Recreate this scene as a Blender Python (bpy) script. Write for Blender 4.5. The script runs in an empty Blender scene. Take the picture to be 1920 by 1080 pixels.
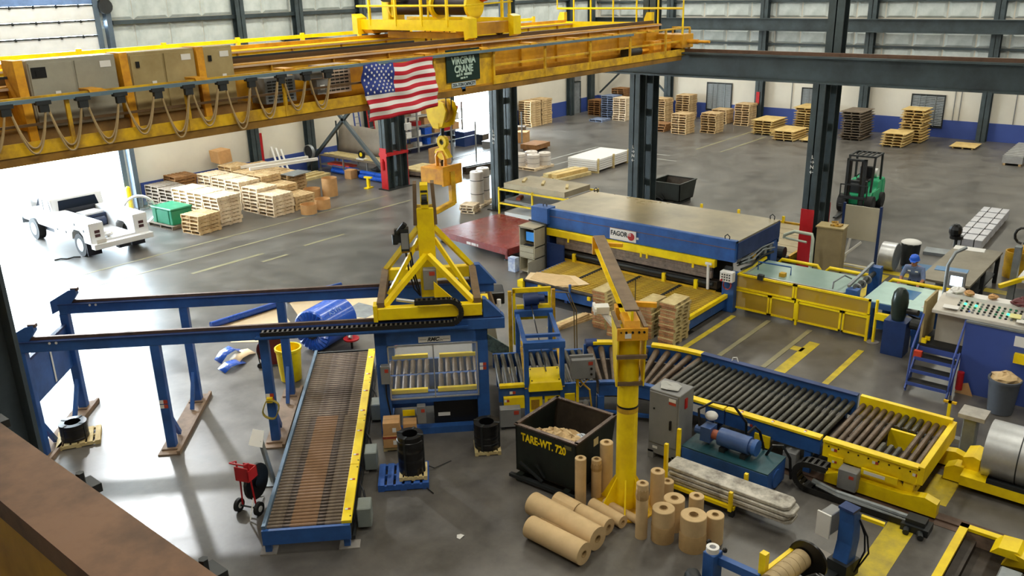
import bpy, bmesh, math, random
from mathutils import Vector, Matrix

random.seed(7)
S = bpy.context.scene
COL = S.collection
R2 = math.sqrt(2)
PI = math.pi

# ------------------------------------------------------------------ camera
H = 8.5
pitch, roll, yaw, FPX = 0.33865948, -0.02472659, 0.7008095, 1625.354
fwd = Vector((math.cos(yaw) * math.cos(pitch), math.sin(yaw) * math.cos(pitch), -math.sin(pitch)))
rgt = Vector((math.sin(yaw), -math.cos(yaw), 0))
upv = rgt.cross(fwd)
r2 = rgt * math.cos(roll) + upv * math.sin(roll)
u2 = -rgt * math.sin(roll) + upv * math.cos(roll)
cam_d = bpy.data.cameras.new('camera')
cam_d.sensor_width = 36
cam_d.lens = FPX / 1920 * 36
cam_d.clip_start = 0.05
cam_d.clip_end = 300
cam = bpy.data.objects.new('camera', cam_d)
cam.matrix_world = Matrix(((r2.x, u2.x, -fwd.x, 0), (r2.y, u2.y, -fwd.y, 0), (r2.z, u2.z, -fwd.z, H), (0, 0, 0, 1)))
COL.objects.link(cam)
S.camera = cam

# ------------------------------------------------------------------ world, lamps, exposure
W = bpy.data.worlds.new('daylight')
S.world = W
W.use_nodes = True
bg = W.node_tree.nodes['Background']
bg.inputs[0].default_value = (0.76, 0.90, 1.0, 1)
bg.inputs[1].default_value = 29.0
S.view_settings.view_transform = 'Standard'
S.view_settings.look = 'None'
S.view_settings.gamma = 1
S.view_settings.use_curve_mapping = False
S.view_settings.exposure = 0.22


def area(name, loc, sx, sy, power, color, rot=(0, 0, 0)):
    d = bpy.data.lights.new(name, 'AREA')
    d.shape = 'RECTANGLE'
    d.size, d.size_y, d.energy, d.color = sx, sy, power, color
    o = bpy.data.objects.new(name, d)
    o.location, o.rotation_euler = loc, rot
    COL.objects.link(o)
    return o


LAMP_XY = [(x, y) for x in (5, 14, 23, 32, 41, 48) for y in (1, 9.5, 18, 26.5, 32)]
for x, y in LAMP_XY:
    area('high_bay_lamp', (x, y, 11.3), 5.0, 0.9, 270, (1.0, 0.97, 0.84))
# the flood lamp over the truck bay that throws the gantry's shadows on the floor
sp = bpy.data.lights.new('flood_lamp', 'SPOT')
sp.energy, sp.color, sp.shadow_soft_size, sp.spot_size, sp.spot_blend = 6500, (0.95, 0.98, 1.0), 0.3, 0.95, 0.8
so = bpy.data.objects.new('flood_lamp', sp)
so.location = (13.2, 29.8, 11.0)
so.rotation_euler = (Vector((7.0, 14.0, 0)) - Vector((13.2, 29.8, 11.0))).to_track_quat('-Z', 'Y').to_euler()
COL.objects.link(so)


# ------------------------------------------------------------------ helpers
def lin(c):
    return tuple(((v / 255) / 12.92 if v / 255 <= 0.04045 else ((v / 255 + 0.055) / 1.055) ** 2.4) for v in c) + (1,)


MATS = {}


def mat(name, rgb, r=.5, m=0.0, var=.18, sc=3.0, bump=0.0, coat=0.0, emis=0.0, dark=None, alpha=1.0, det=5):
    if name in MATS:
        return MATS[name]
    M = bpy.data.materials.new(name)
    M.use_nodes = True
    nt = M.node_tree
    N, L = nt.nodes, nt.links
    p = N['Principled BSDF']
    c = lin(rgb)
    p.inputs['Base Color'].default_value = c
    p.inputs['Roughness'].default_value = r
    p.inputs['Metallic'].default_value = m
    if coat:
        p.inputs['Coat Weight'].default_value = coat
    if emis:
        p.inputs['Emission Color'].default_value = c
        p.inputs['Emission Strength'].default_value = emis
    if alpha < 1:
        p.inputs['Alpha'].default_value = alpha
    if var > 0 or bump > 0:
        tc = N.new('ShaderNodeTexCoord')
        nz = N.new('ShaderNodeTexNoise')
        nz.inputs['Scale'].default_value = sc
        nz.inputs['Detail'].default_value = det
        nz.inputs['Roughness'].default_value = .65
        L.new(tc.outputs['Object'], nz.inputs['Vector'])
        if var > 0:
            d = lin(dark) if dark else tuple(x * (1 - min(.9, var * 2.2)) for x in c[:3]) + (1,)
            mp = N.new('ShaderNodeMapRange')
            mp.inputs[1].default_value = .38
            mp.inputs[2].default_value = .75
            L.new(nz.outputs['Fac'], mp.inputs[0])
            mx = N.new('ShaderNodeMix')
            mx.data_type = 'RGBA'
            mx.inputs[6].default_value = c
            mx.inputs[7].default_value = d
            L.new(mp.outputs[0], mx.inputs[0])
            L.new(mx.outputs[2], p.inputs['Base Color'])
            if emis == 0:
                rr = N.new('ShaderNodeMapRange')
                rr.inputs[3].default_value = max(.05, r - .1)
                rr.inputs[4].default_value = min(1, r + .18)
                L.new(nz.outputs['Fac'], rr.inputs[0])
                L.new(rr.outputs[0], p.inputs['Roughness'])
        if bump > 0:
            b = N.new('ShaderNodeBump')
            b.inputs['Strength'].default_value = bump
            b.inputs['Distance'].default_value = .02
            L.new(nz.outputs['Fac'], b.inputs['Height'])
            L.new(b.outputs[0], p.inputs['Normal'])
    MATS[name] = M
    return M


class B:
    """collects shapes for one mesh"""

    def __init__(s):
        s.v, s.f, s.m, s.mi = [], [], [], 0

    def add(s, vs, fs):
        o = len(s.v)
        s.v += [tuple(v) for v in vs]
        s.f += [tuple(i + o for i in f) for f in fs]
        s.m += [s.mi] * len(fs)
        return s

    def hexa(s, q):
        return s.add(q, [(0, 3, 2, 1), (4, 5, 6, 7), (0, 1, 5, 4), (1, 2, 6, 5), (2, 3, 7, 6), (3, 0, 4, 7)])

    def box(s, x0, y0, z0, x1, y1, z1):
        return s.hexa([(x0, y0, z0), (x1, y0, z0), (x1, y1, z0), (x0, y1, z0), (x0, y0, z1), (x1, y0, z1), (x1, y1, z1), (x0, y1, z1)])

    def cbox(s, c, d):
        return s.box(c[0] - d[0] / 2, c[1] - d[1] / 2, c[2] - d[2] / 2, c[0] + d[0] / 2, c[1] + d[1] / 2, c[2] + d[2] / 2)

    def _fr(s, p, q, up):
        p, q = Vector(p), Vector(q)
        d = (q - p).normalized()
        u = Vector(up)
        if abs(d.dot(u)) > .98:
            u = Vector((0, 1, 0)) if abs(d.y) < .9 else Vector((1, 0, 0))
        a = d.cross(u).normalized()
        return p, q, a, a.cross(d).normalized()

    def beam(s, p, q, w, h, up=(0, 0, 1)):
        p, q, a, b = s._fr(p, q, up)
        a, b = a * w / 2, b * h / 2
        return s.hexa([p - a - b, p + a - b, p + a + b, p - a + b, q - a - b, q + a - b, q + a + b, q - a + b])

    def ib(s, p, q, w, h, t=.02, up=(0, 0, 1)):
        P, Q, a, b = s._fr(p, q, up)
        s.beam(P, Q, t, h, up)
        for k in (-1, 1):
            o = b * k * (h / 2 - t / 2)
            s.beam(P + o, Q + o, w, t, up)
        return s

    def cyl(s, p, q, r, n=12, r2=None, caps=True):
        p, q, a, b = s._fr(p, q, (0, 0, 1))
        r2 = r if r2 is None else r2
        vs = []
        for c, rr in ((p, r), (q, r2)):
            for i in range(n):
                t = 2 * PI * i / n
                vs.append(c + (a * math.cos(t) + b * math.sin(t)) * rr)
        fs = [(i, (i + 1) % n, n + (i + 1) % n, n + i) for i in range(n)]
        if caps:
            fs += [tuple(range(n - 1, -1, -1)), tuple(range(n, 2 * n))]
        return s.add(vs, fs)

    def pipe(s, p, q, ro, ri, n=20):
        """hollow cylinder"""
        p, q, a, b = s._fr(p, q, (0, 0, 1))
        vs = []
        for c, rr in ((p, ro), (q, ro), (q, ri), (p, ri)):
            for i in range(n):
                t = 2 * PI * i / n
                vs.append(c + (a * math.cos(t) + b * math.sin(t)) * rr)
        fs = []
        for k in range(4):
            for i in range(n):
                j = (i + 1) % n
                fs.append((k * n + i, k * n + j, (k + 1) % 4 * n + j, (k + 1) % 4 * n + i))
        return s.add(vs, fs)

    def tube(s, pts, r, n=6):
        P = [Vector(p) for p in pts]
        vs, fs, pa = [], [], None
        for i, p in enumerate(P):
            d = (P[min(i + 1, len(P) - 1)] - P[max(i - 1, 0)]).normalized()
            if pa is None:
                u = Vector((0, 0, 1)) if abs(d.z) < .9 else Vector((1, 0, 0))
                a = d.cross(u).normalized()
            else:
                a = (pa - d * pa.dot(d)).normalized()
            pa = a
            b = d.cross(a)
            for k in range(n):
                t = 2 * PI * k / n
                vs.append(p + (a * math.cos(t) + b * math.sin(t)) * r)
        for i in range(len(P) - 1):
            for k in range(n):
                j = (k + 1) % n
                fs.append((i * n + k, i * n + j, (i + 1) * n + j, (i + 1) * n + k))
        fs += [tuple(range(n - 1, -1, -1)), tuple(range((len(P) - 1) * n, len(P) * n))]
        return s.add(vs, fs)

    def prism(s, poly, axis, d0, d1):
        n = len(poly)

        def pt(u, v, d):
            return {'x': (d, u, v), 'y': (u, d, v), 'z': (u, v, d)}[axis]
        vs = [pt(u, v, d0) for u, v in poly] + [pt(u, v, d1) for u, v in poly]
        fs = [(i, (i + 1) % n, n + (i + 1) % n, n + i) for i in range(n)]
        fs += [tuple(range(n - 1, -1, -1)), tuple(range(n, 2 * n))]
        return s.add(vs, fs)

    def lathe(s, prof, n=20, c=(0, 0, 0)):
        vs, fs = [], []
        for r, z in prof:
            for i in range(n):
                t = 2 * PI * i / n
                vs.append((c[0] + r * math.cos(t), c[1] + r * math.sin(t), c[2] + z))
        for k in range(len(prof) - 1):
            for i in range(n):
                j = (i + 1) % n
                fs.append((k * n + i, k * n + j, (k + 1) * n + j, (k + 1) * n + i))
        return s.add(vs, fs)

    def sph(s, c, r, n=10, sz=(1, 1, 1)):
        m = max(5, n // 2 + 2)
        prof = [(max(1e-4, r * math.sin(PI * i / m)), -r * math.cos(PI * i / m)) for i in range(m + 1)]
        o = len(s.v)
        s.lathe(prof, n)
        for i in range(o, len(s.v)):
            x, y, z = s.v[i]
            s.v[i] = (c[0] + x * sz[0], c[1] + y * sz[1], c[2] + z * sz[2])
        return s

    def xf(s, mtx, o=0):
        for i in range(o, len(s.v)):
            s.v[i] = tuple(mtx @ Vector(s.v[i]))
        return s


def mk(name, b, m, parent=None, sm=False, bev=0, kind=None, label=None, loc=None, rz=0):
    me = bpy.data.meshes.new(name)
    me.from_pydata(b.v, [], b.f)
    ms = m if isinstance(m, (list, tuple)) else [m]
    for q in ms:
        me.materials.append(q)
    if len(ms) > 1:
        me.polygons.foreach_set('material_index', b.m)
    bm = bmesh.new()
    bm.from_mesh(me)
    bmesh.ops.recalc_face_normals(bm, faces=bm.faces)
    bm.to_mesh(me)
    bm.free()
    if sm:
        me.polygons.foreach_set('use_smooth', [True] * len(me.polygons))
        me.set_sharp_from_angle(angle=.7)
    o = bpy.data.objects.new(name, me)
    COL.objects.link(o)
    if parent is not None:
        o.parent = parent.o if isinstance(parent, T) else parent
    if loc:
        o.location = loc
    if rz:
        o.rotation_euler = (0, 0, rz)
    if bev:
        md = o.modifiers.new('bevel', 'BEVEL')
        md.width, md.segments, md.limit_method = bev, 1, 'ANGLE'
    if kind:
        o['kind'] = kind
    if label:
        o['label'] = label
    return o


def tag(o, label, cat, group=None):
    o['label'], o['category'] = label, cat
    if group:
        o['group'] = group
    return o


class T:
    """a thing: an Empty at its base that parents its parts"""

    def __init__(s, name, label, cat, loc=(0, 0, 0), rz=0, group=None):
        s.o = bpy.data.objects.new(name, None)
        s.o.empty_display_size = .2
        COL.objects.link(s.o)
        s.o.location, s.o.rotation_euler = loc, (0, 0, rz)
        tag(s.o, label, cat, group)

    def p(s, name, b, m, **k):
        return mk(name, b, m, parent=s, **k)


def one(name, label, cat, b, m, loc=(0, 0, 0), rz=0, group=None, **k):
    o = mk(name, b, m, loc=loc, rz=rz, **k)
    return tag(o, label, cat, group)


def link_copy(o, parent=None, loc=None, rz=None):
    c = o.copy()
    COL.objects.link(c)
    if parent is not None:
        c.parent = parent.o if isinstance(parent, T) else parent
    if loc is not None:
        c.location = loc
    if rz is not None:
        c.rotation_euler = (0, 0, rz)
    return c


def dup(t, label, loc, rz):
    src = t.o if isinstance(t, T) else t
    c = link_copy(src, None, loc, rz)
    c['label'] = label
    for ch in src.children:
        d = link_copy(ch, c)
        for g in ch.children:
            link_copy(g, d)
    return c


def text(s, size, m, parent, loc, rot=(PI / 2, 0, 0), ext=.004, sx=1.0, shear=0, name='lettering', bold=0.0):
    cu = bpy.data.curves.new('lettering', 'FONT')
    cu.body, cu.size, cu.extrude, cu.align_x, cu.align_y, cu.shear = s, size, ext, 'CENTER', 'CENTER', shear
    cu.resolution_u = 3
    cu.offset = bold
    t = bpy.data.objects.new('lettering_curve', cu)
    COL.objects.link(t)
    bpy.context.view_layer.update()
    dg = bpy.context.evaluated_depsgraph_get()
    me = bpy.data.meshes.new_from_object(t.evaluated_get(dg))
    bpy.data.objects.remove(t)
    me.materials.clear()
    me.materials.append(m)
    o = bpy.data.objects.new(name, me)
    COL.objects.link(o)
    o.parent = parent.o if isinstance(parent, T) else parent
    o.location, o.rotation_euler, o.scale = loc, rot, (sx, 1, 1)
    return o


def dg(a, r, z=0.0):
    """packaging line axes (turned 45 degrees to the building): a away, r to the right"""
    return ((a + r) / R2, (a - r) / R2, z)


D45 = -PI / 4

# ------------------------------------------------------------------ materials
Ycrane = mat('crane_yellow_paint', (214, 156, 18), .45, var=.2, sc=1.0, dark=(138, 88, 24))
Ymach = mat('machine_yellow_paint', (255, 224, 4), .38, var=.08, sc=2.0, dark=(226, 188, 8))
Ydirty = mat('worn_yellow_paint', (225, 178, 20), .5, var=.25, sc=3.0, dark=(140, 100, 40))
Orange = mat('orange_yellow_paint', (240, 176, 36), .45, var=.15, sc=3.0, dark=(190, 120, 30))
Blue = mat('machine_blue_paint', (46, 94, 166), .42, var=.12, sc=2.0, dark=(34, 70, 124))
BlueDk = mat('dark_blue_paint', (26, 54, 110), .5, var=.15, sc=2.0)
BlueW = mat('wall_blue_paint', (60, 82, 156), .5, var=.08, sc=.6)
Steel = mat('grey_green_steel', (62, 74, 78), .45, var=.22, sc=1.0, dark=(32, 40, 42))
SteelD = mat('dark_steel', (34, 38, 40), .5, var=.2, sc=2.0)
SteelB = mat('bright_steel', (204, 205, 206), .34, m=.7, var=.12, sc=3.0)
Galv = mat('galvanised_steel', (150, 156, 160), .42, m=.55, var=.15, sc=3.0)
GreyC = mat('cabinet_grey', (132, 132, 132), .45, var=.08, sc=2.0)
Beige = mat('cabinet_beige', (172, 164, 140), .5, var=.08, sc=1.5)
Tan = mat('cabinet_tan', (176, 158, 112), .45, var=.12, sc=1.0, dark=(140, 118, 70))
White = mat('white_paint', (226, 226, 226), .5, var=.05, sc=2.0)
WhiteG = mat('white_gloss', (232, 234, 238), .22, var=.0, coat=.3)
Black = mat('black_plastic', (16, 16, 18), .32, var=.0)
Rubber = mat('black_rubber', (22, 22, 23), .7, var=.0)
Red = mat('red_paint', (190, 24, 30), .45, var=.1, sc=2.0)
RedOx = mat('red_oxide_paint', (140, 52, 46), .24, var=.18, sc=1.5)
Roll = mat('worn_roller_steel', (112, 92, 74), .33, m=.35, var=.25, sc=5.0, dark=(62, 52, 42))
RollG = mat('dark_roller_steel', (86, 82, 72), .30, m=.45, var=.25, sc=5.0, dark=(40, 44, 40))
RollM = mat('bare_roller_steel', (126, 114, 106), .28, m=.75, var=.25, sc=6.0, dark=(58, 48, 42))
Kraft = mat('kraft_paper', (208, 178, 132), .75, var=.08, sc=4.0)
Kraft2 = mat('kraft_paper_ends', (178, 146, 98), .8, var=.1, sc=8.0)
Card = mat('cardboard', (198, 152, 100), .75, var=.1, sc=3.0)
CardP = mat('pale_sheet_board', (224, 200, 160), .6, var=.05, sc=2.0)
Wood = mat('pallet_wood', (212, 184, 138), .7, var=.18, sc=4.0, dark=(160, 124, 80))
WoodW = mat('pale_pallet_wood', (232, 214, 184), .7, var=.15, sc=4.0, dark=(186, 158, 124))
WoodB = mat('brown_pallet_wood', (150, 106, 62), .75, var=.22, sc=4.0)
WoodY = mat('fresh_yellow_wood', (218, 190, 124), .7, var=.12, sc=3.0, dark=(186, 152, 90))
WoodG = mat('weathered_grey_wood', (120, 106, 90), .8, var=.22, sc=4.0)
WoodL = mat('pale_lumber', (214, 196, 142), .7, var=.12, sc=4.0, dark=(176, 150, 100))
WoodE = mat('lumber_end_grain', (196, 140, 92), .75, var=.2, sc=7.0)
WoodBl = mat('blue_pallet_paint', (42, 92, 176), .6, var=.25, sc=6.0)
GreenP = mat('green_paint', (22, 128, 92), .4, var=.1, sc=2.0)
GreenF = mat('forklift_green', (40, 176, 120), .38, var=.1, sc=2.0)
DumpG = mat('dumpster_green_black', (26, 34, 28), .45, var=.25, sc=2.0, dark=(14, 16, 14))
DumpI = mat('worn_steel_inside', (66, 56, 46), .5, m=.2, var=.3, sc=3.0)
BlueP = mat('blue_plastic_wrap', (30, 92, 206), .25, var=.1, sc=3.0, coat=.3)
Concrete = mat('concrete_pad', (150, 144, 138), .7, var=.1, sc=3.0)
Stone = mat('painted_wall_white', (226, 220, 206), .6, var=.06, sc=.5)
Insul = mat('insulation_white', (206, 212, 210), .4, var=.12, sc=1.2, bump=.5, dark=(168, 178, 176))
Tarp = mat('grey_tarp', (158, 148, 136), .7, var=.15, sc=1.0)
SheetM = mat('pressed_sheet_metal', (150, 176, 168), .32, m=.25, var=.08, sc=.8, dark=(132, 158, 150))
Glass = mat('yellow_guard_mesh', (206, 168, 40), .3, var=0, alpha=.55)
Maroon = mat('maroon_steel', (96, 24, 30), .4, var=.1)
Screen = mat('lit_screen', (214, 236, 255), .4, var=0, emis=2.2)
LedG = mat('green_lamp', (40, 255, 150), .4, var=0, emis=3.0)
Skin = mat('skin', (176, 120, 92), .55, var=.05)
Hat = mat('hard_hat_blue', (34, 92, 206), .3, var=0)
Shirt = mat('work_shirt_blue', (120, 138, 182), .8, var=.12, sc=9.0)
Pants = mat('dark_trousers', (44, 52, 74), .85, var=.1, sc=9.0)
RedW = mat('flag_red', (190, 22, 44), .75, var=0)
WhW = mat('flag_white', (236, 234, 232), .75, var=0)
BlW = mat('flag_blue', (38, 58, 138), .75, var=0)
SignG = mat('sign_dark_green', (14, 44, 38), .4, var=0)
SignT = mat('sign_pale_print', (176, 198, 186), .5, var=0)
Yline = mat('yellow_floor_paint', (206, 182, 32), .45, var=.3, sc=3.0, dark=(150, 134, 60))
Yworn = mat('worn_yellow_floor_paint', (146, 140, 104), .4, var=.35, sc=1.4, dark=(118, 114, 98))
Wline = mat('pale_floor_paint', (176, 176, 172), .4, var=.2, sc=1.4)
LabW = mat('label_white', (228, 226, 222), .5, var=0)
LabR = mat('label_red', (176, 60, 40), .5, var=0)

# ------------------------------------------------------------------ the building
def floor_material():
    M = bpy.data.materials.new('sealed_concrete_floor')
    M.use_nodes = True
    nt = M.node_tree
    N, L = nt.nodes, nt.links
    p = N['Principled BSDF']
    tc = N.new('ShaderNodeTexCoord')
    facs = []
    for sc, de in ((.14, 5), (.9, 9), (14, 4)):
        nz = N.new('ShaderNodeTexNoise')
        nz.inputs['Scale'].default_value = sc
        nz.inputs['Detail'].default_value = de
        nz.inputs['Roughness'].default_value = .68
        nz.inputs['Distortion'].default_value = .15
        L.new(tc.outputs['Object'], nz.inputs['Vector'])
        facs.append(nz.outputs['Fac'])
    r1 = N.new('ShaderNodeValToRGB')
    r1.color_ramp.elements[0].position = .36
    r1.color_ramp.elements[0].color = lin((80, 77, 74))
    r1.color_ramp.elements[1].position = .66
    r1.color_ramp.elements[1].color = lin((112, 108, 103))
    L.new(facs[1], r1.inputs[0])
    r0 = N.new('ShaderNodeMapRange')
    r0.inputs[1].default_value, r0.inputs[2].default_value = .35, .65
    r0.inputs[3].default_value, r0.inputs[4].default_value = .78, 1.12
    L.new(facs[0], r0.inputs[0])
    mu = N.new('ShaderNodeVectorMath')
    mu.operation = 'SCALE'
    L.new(r1.outputs[0], mu.inputs[0])
    L.new(r0.outputs[0], mu.inputs['Scale'])
    L.new(mu.outputs[0], p.inputs['Base Color'])
    rr = N.new('ShaderNodeMapRange')
    rr.inputs[1].default_value, rr.inputs[2].default_value = .35, .65
    rr.inputs[3].default_value, rr.inputs[4].default_value = .28, .42
    L.new(facs[1], rr.inputs[0])
    L.new(rr.outputs[0], p.inputs['Roughness'])
    bp = N.new('ShaderNodeBump')
    bp.inputs['Strength'].default_value = .06
    bp.inputs['Distance'].default_value = .01
    L.new(facs[2], bp.inputs['Height'])
    L.new(bp.outputs[0], p.inputs['Normal'])
    return M


WX, WY, ZR = 51.2, 34.9, 12.0
XN, YN = -12.0, -14.0
floor = mk('floor', B().box(XN, YN, -.3, WX, WY, 0), floor_material(), kind='structure')
mk('ground_outside', B().box(-30, WY, -.34, 80, 90, -.04), mat('pale_outdoor_concrete', (206, 204, 198), .7, var=.1, sc=.4), kind='structure')
mk('ceiling', B().box(XN, YN, ZR, WX, WY + .3, ZR + .2), mat('pale_roof_deck', (196, 198, 196), .6, var=.05, sc=.5), kind='structure')

# left wall, with the truck door and the far door left open
D1 = (7.6, 16.9, 8.6)
D2 = (36.4, 40.6, 4.6)
b = B()
b.box(XN, WY, 0, D1[0], WY + .3, ZR)
b.box(D1[0], WY, D1[2], D1[1], WY + .3, ZR)
b.box(D1[1], WY, 0, D2[0], WY + .3, ZR)
b.box(D2[0], WY, D2[2], D2[1], WY + .3, ZR)
b.box(D2[1], WY, 0, WX + .3, WY + .3, ZR)
wl = mk('wall_left', b, Stone, kind='structure')
b = B()
b.box(D1[1] + .5, WY - .03, 0, D2[0], WY, .95)
b.box(D2[1], WY - .03, 0, WX, WY, .95)
mk('blue_wainscot', b, BlueW, parent=wl)
for z in (3.9, 7.38):
    b = B()
    b.beam((D1[1] + .4, WY - .12, z), (WX, WY - .12, z), .2, .16)
    mk('girt', b, Steel, parent=wl)
ipan = None
for k in range(22):
    x = 17.5 + k * 1.52
    for z0, z1 in ((4.0, 7.28), (7.48, 9.6)):
        if ipan is None or abs(ipan[1] - (z1 - z0)) > .01:
            hh = (z1 - z0) / 2
            bb = B()
            bb.add([(-.75, 0, -hh), (.75, 0, -hh), (.75, 0, hh), (-.75, 0, hh), (-.6, -.05, -hh + .1), (.6, -.05, -hh + .1), (.6, -.05, hh - .1), (-.6, -.05, hh - .1)],
                   [(0, 1, 5, 4), (1, 2, 6, 5), (2, 3, 7, 6), (3, 0, 4, 7), (4, 5, 6, 7)])
            q = mk('insulation_panel', bb, Insul, parent=wl, loc=(x, WY - .01, (z0 + z1) / 2))
            ipan = (q, z1 - z0)
        else:
            link_copy(ipan[0], wl, (x, WY - .01, (z0 + z1) / 2))
for x in (22.95, 26.1, 29.95, 36.0, 41.6, 47.6, 50.0):
    q = mk('wall_column', B().ib((0, 0, 0), (0, 0, ZR), .42, .34, .03, up=(0, 1, 0)), Steel, parent=wl, loc=(x, WY - .25, 0))
mk('red_post_guard', B().box(-.12, -.06, 0, .12, 0, 2.2), Red, parent=wl, loc=(23.35, WY - .1, 0))
# personnel door in the corner
dr = mk('door_2', B().box(48.05, WY - .06, 0, 48.95, WY - .01, 2.05), mat('door_grey', (140, 146, 150), .5), kind='structure')
mk('door_frame', B().box(47.97, WY - .09, 0, 48.05, WY, 2.13).box(48.95, WY - .09, 0, 49.03, WY, 2.13).box(47.97, WY - .09, 2.05, 49.03, WY, 2.13), Steel, parent=dr)
mk('door_handle', B().box(48.85, WY - .12, .98, 48.9, WY - .06, 1.1), SteelB, parent=dr)
mk('electric_box', B().box(48.1, WY - .25, 2.2, 48.8, WY - .02, 2.5), GreyC, parent=dr)

# raised sectional door above the truck opening
d1 = mk('door_1', B().box(D1[0], WY - .28, 6.35, D1[1] - .3, WY - .22, 6.4), GreyC, kind='structure', label='raised white sectional overhead door above the truck opening')
for k in range(4):
    z = 6.42 + k * .56
    m = White if k < 3 else mat('blue_tinted_panel', (120, 150, 200), .4)
    q = mk('door_panel', B().box(D1[0], WY - .30, z, D1[1] - .3, WY - .24, z + .52), m, parent=d1, bev=.01)
    mk('panel_rib', B().box(D1[0], WY - .33, z + .5, D1[1] - .3, WY - .25, z + .55), SteelD, parent=q)
    bb = B()
    for i in range(11):
        xx = D1[1] - .9 - i * .82
        bb.cbox((xx, WY - .33, z + .51), (.06, .06, .1))
    mk('hinges', bb, SteelD, parent=q)
for x in (D1[1] - .25, D1[1] + .2):
    mk('door_track', B().box(x - .1, WY - .35, 0, x + .1, WY, 8.6), mat('track_blue_grey', (96, 112, 128), .4, m=.3, var=.1), parent=d1)
mk('door_header', B().box(D1[0], WY - .4, 8.62, D1[1] + .3, WY, 8.9), mat('header_brown', (110, 84, 78), .6), parent=d1)
mk('door_pulley', B().cyl((D1[1] + .1, WY - .45, 8.0), (D1[1] + .1, WY - .25, 8.0), .28, 14), SteelD, parent=d1)

# right wall
wr = mk('wall_right', B().box(WX, YN, 0, WX + .3, WY + .3, ZR), Stone, kind='structure')
mk('blue_wainscot', B().box(WX - .03, YN, 0, WX, WY, .95), BlueW, parent=wr)
hh = None
for z0, z1 in ((3.9, 4.62), (4.76, 5.46), (6.22, 7.05), (7.2, 9.4)):
    bb = B()
    h2 = (z1 - z0) / 2
    bb.add([(0, -.75, -h2), (0, .75, -h2), (0, .75, h2), (0, -.75, h2), (-.07, -.6, -h2 + .1), (-.07, .6, -h2 + .1), (-.07, .6, h2 - .1), (-.07, -.6, h2 - .1)],
           [(0, 1, 5, 4), (1, 2, 6, 5), (2, 3, 7, 6), (3, 0, 4, 7), (4, 5, 6, 7)])
    q = None
    for k in range(24):
        l = (WX - .01, 34.0 - k * 1.565, (z0 + z1) / 2)
        q = mk('insulation_panel', bb, Insul, parent=wr, loc=l) if q is None else link_copy(q, wr, l)
for z, h in ((4.69, .12), (7.12, .12), (3.85, .08)):
    mk('girt', B().box(WX - .25, YN, z - h / 2, WX - .05, WY, z + h / 2), Steel, parent=wr)
mk('wall_beam', B().ib((WX - .75, YN, 5.83), (WX - .75, WY, 5.83), .4, .7, .04), Steel, parent=wr)
for y in (-2.2, 4.05, 10.31, 16.57, 22.8, 29.1):
    mk('wall_column', B().ib((0, 0, 0), (0, 0, ZR), .46, .4, .03, up=(1, 0, 0)), Steel, parent=wr, loc=(WX - .35, y, 0))
mk('fire_extinguisher_sign', B().box(WX - .62, 22.7, 1.2, WX - .57, 22.9, 1.9), Red, parent=wr)
for k in range(3):
    y0 = 12.42 + k * 6.2
    wv = mk('window_%d' % (k + 1), B().box(WX - .1, y0 - .06, .5, WX - .04, y0 + 1.68, .56).box(WX - .1, y0 - .06, 2.2, WX - .04, y0 + 1.68, 2.26).box(WX - .1, y0 - .06, .56, WX - .04, y0, 2.2).box(WX - .1, y0 + 1.62, .56, WX - .04, y0 + 1.68, 2.2), SteelD, kind='structure', label='grey louvred wall vent in a dark frame')
    mk('vent_backing', B().box(WX - .045, y0, .56, WX - .034, y0 + 1.62, 2.2), SteelD, parent=wv)
    sl = None
    for i in range(18):
        zz = .62 + i * .088
        if sl is None:
            sl = mk('slat', B().add([(0, 0, 0), (0, 1.62, 0), (.05, 1.62, .075), (.05, 0, .075)], [(0, 1, 2, 3)]).box(-.004, 0, -.006, .004, 1.62, .006), Galv, parent=wv, loc=(WX - .09, y0, zz))
        else:
            link_copy(sl, wv, (WX - .09, y0, zz))
    for yy in (y0 + .42, y0 + .95, y0 + 1.25):
        mk('mullion', B().box(WX - .11, yy - .02, .56, WX - .06, yy + .02, 2.2), Galv, parent=wv)
for y, z1 in ((11.6, 3.6), (11.9, 3.6), (9.0, 3.8), (20.9, 3.4)):
    mk('conduit', B().cyl((WX - .06, y, .95), (WX - .06, y, z1), .025, 6), GreyC, parent=wr)
# corner brace
mk('diagonal_brace', B().beam((WX - .5, 28.9, 1.2), (WX - .5, 34.4, 6.0), .1, .1).beam((WX - .5, 34.4, 1.2), (WX - .5, 28.9, 6.0), .1, .1), Steel, parent=wr)
# near walls behind the camera
mk('wall_back', B().box(XN - .3, YN - .3, 0, WX + .3, YN, ZR), Stone, kind='structure')
mk('wall_near', B().box(XN - .3, YN, 0, XN, WY + .3, ZR), Stone, kind='structure')

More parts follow.
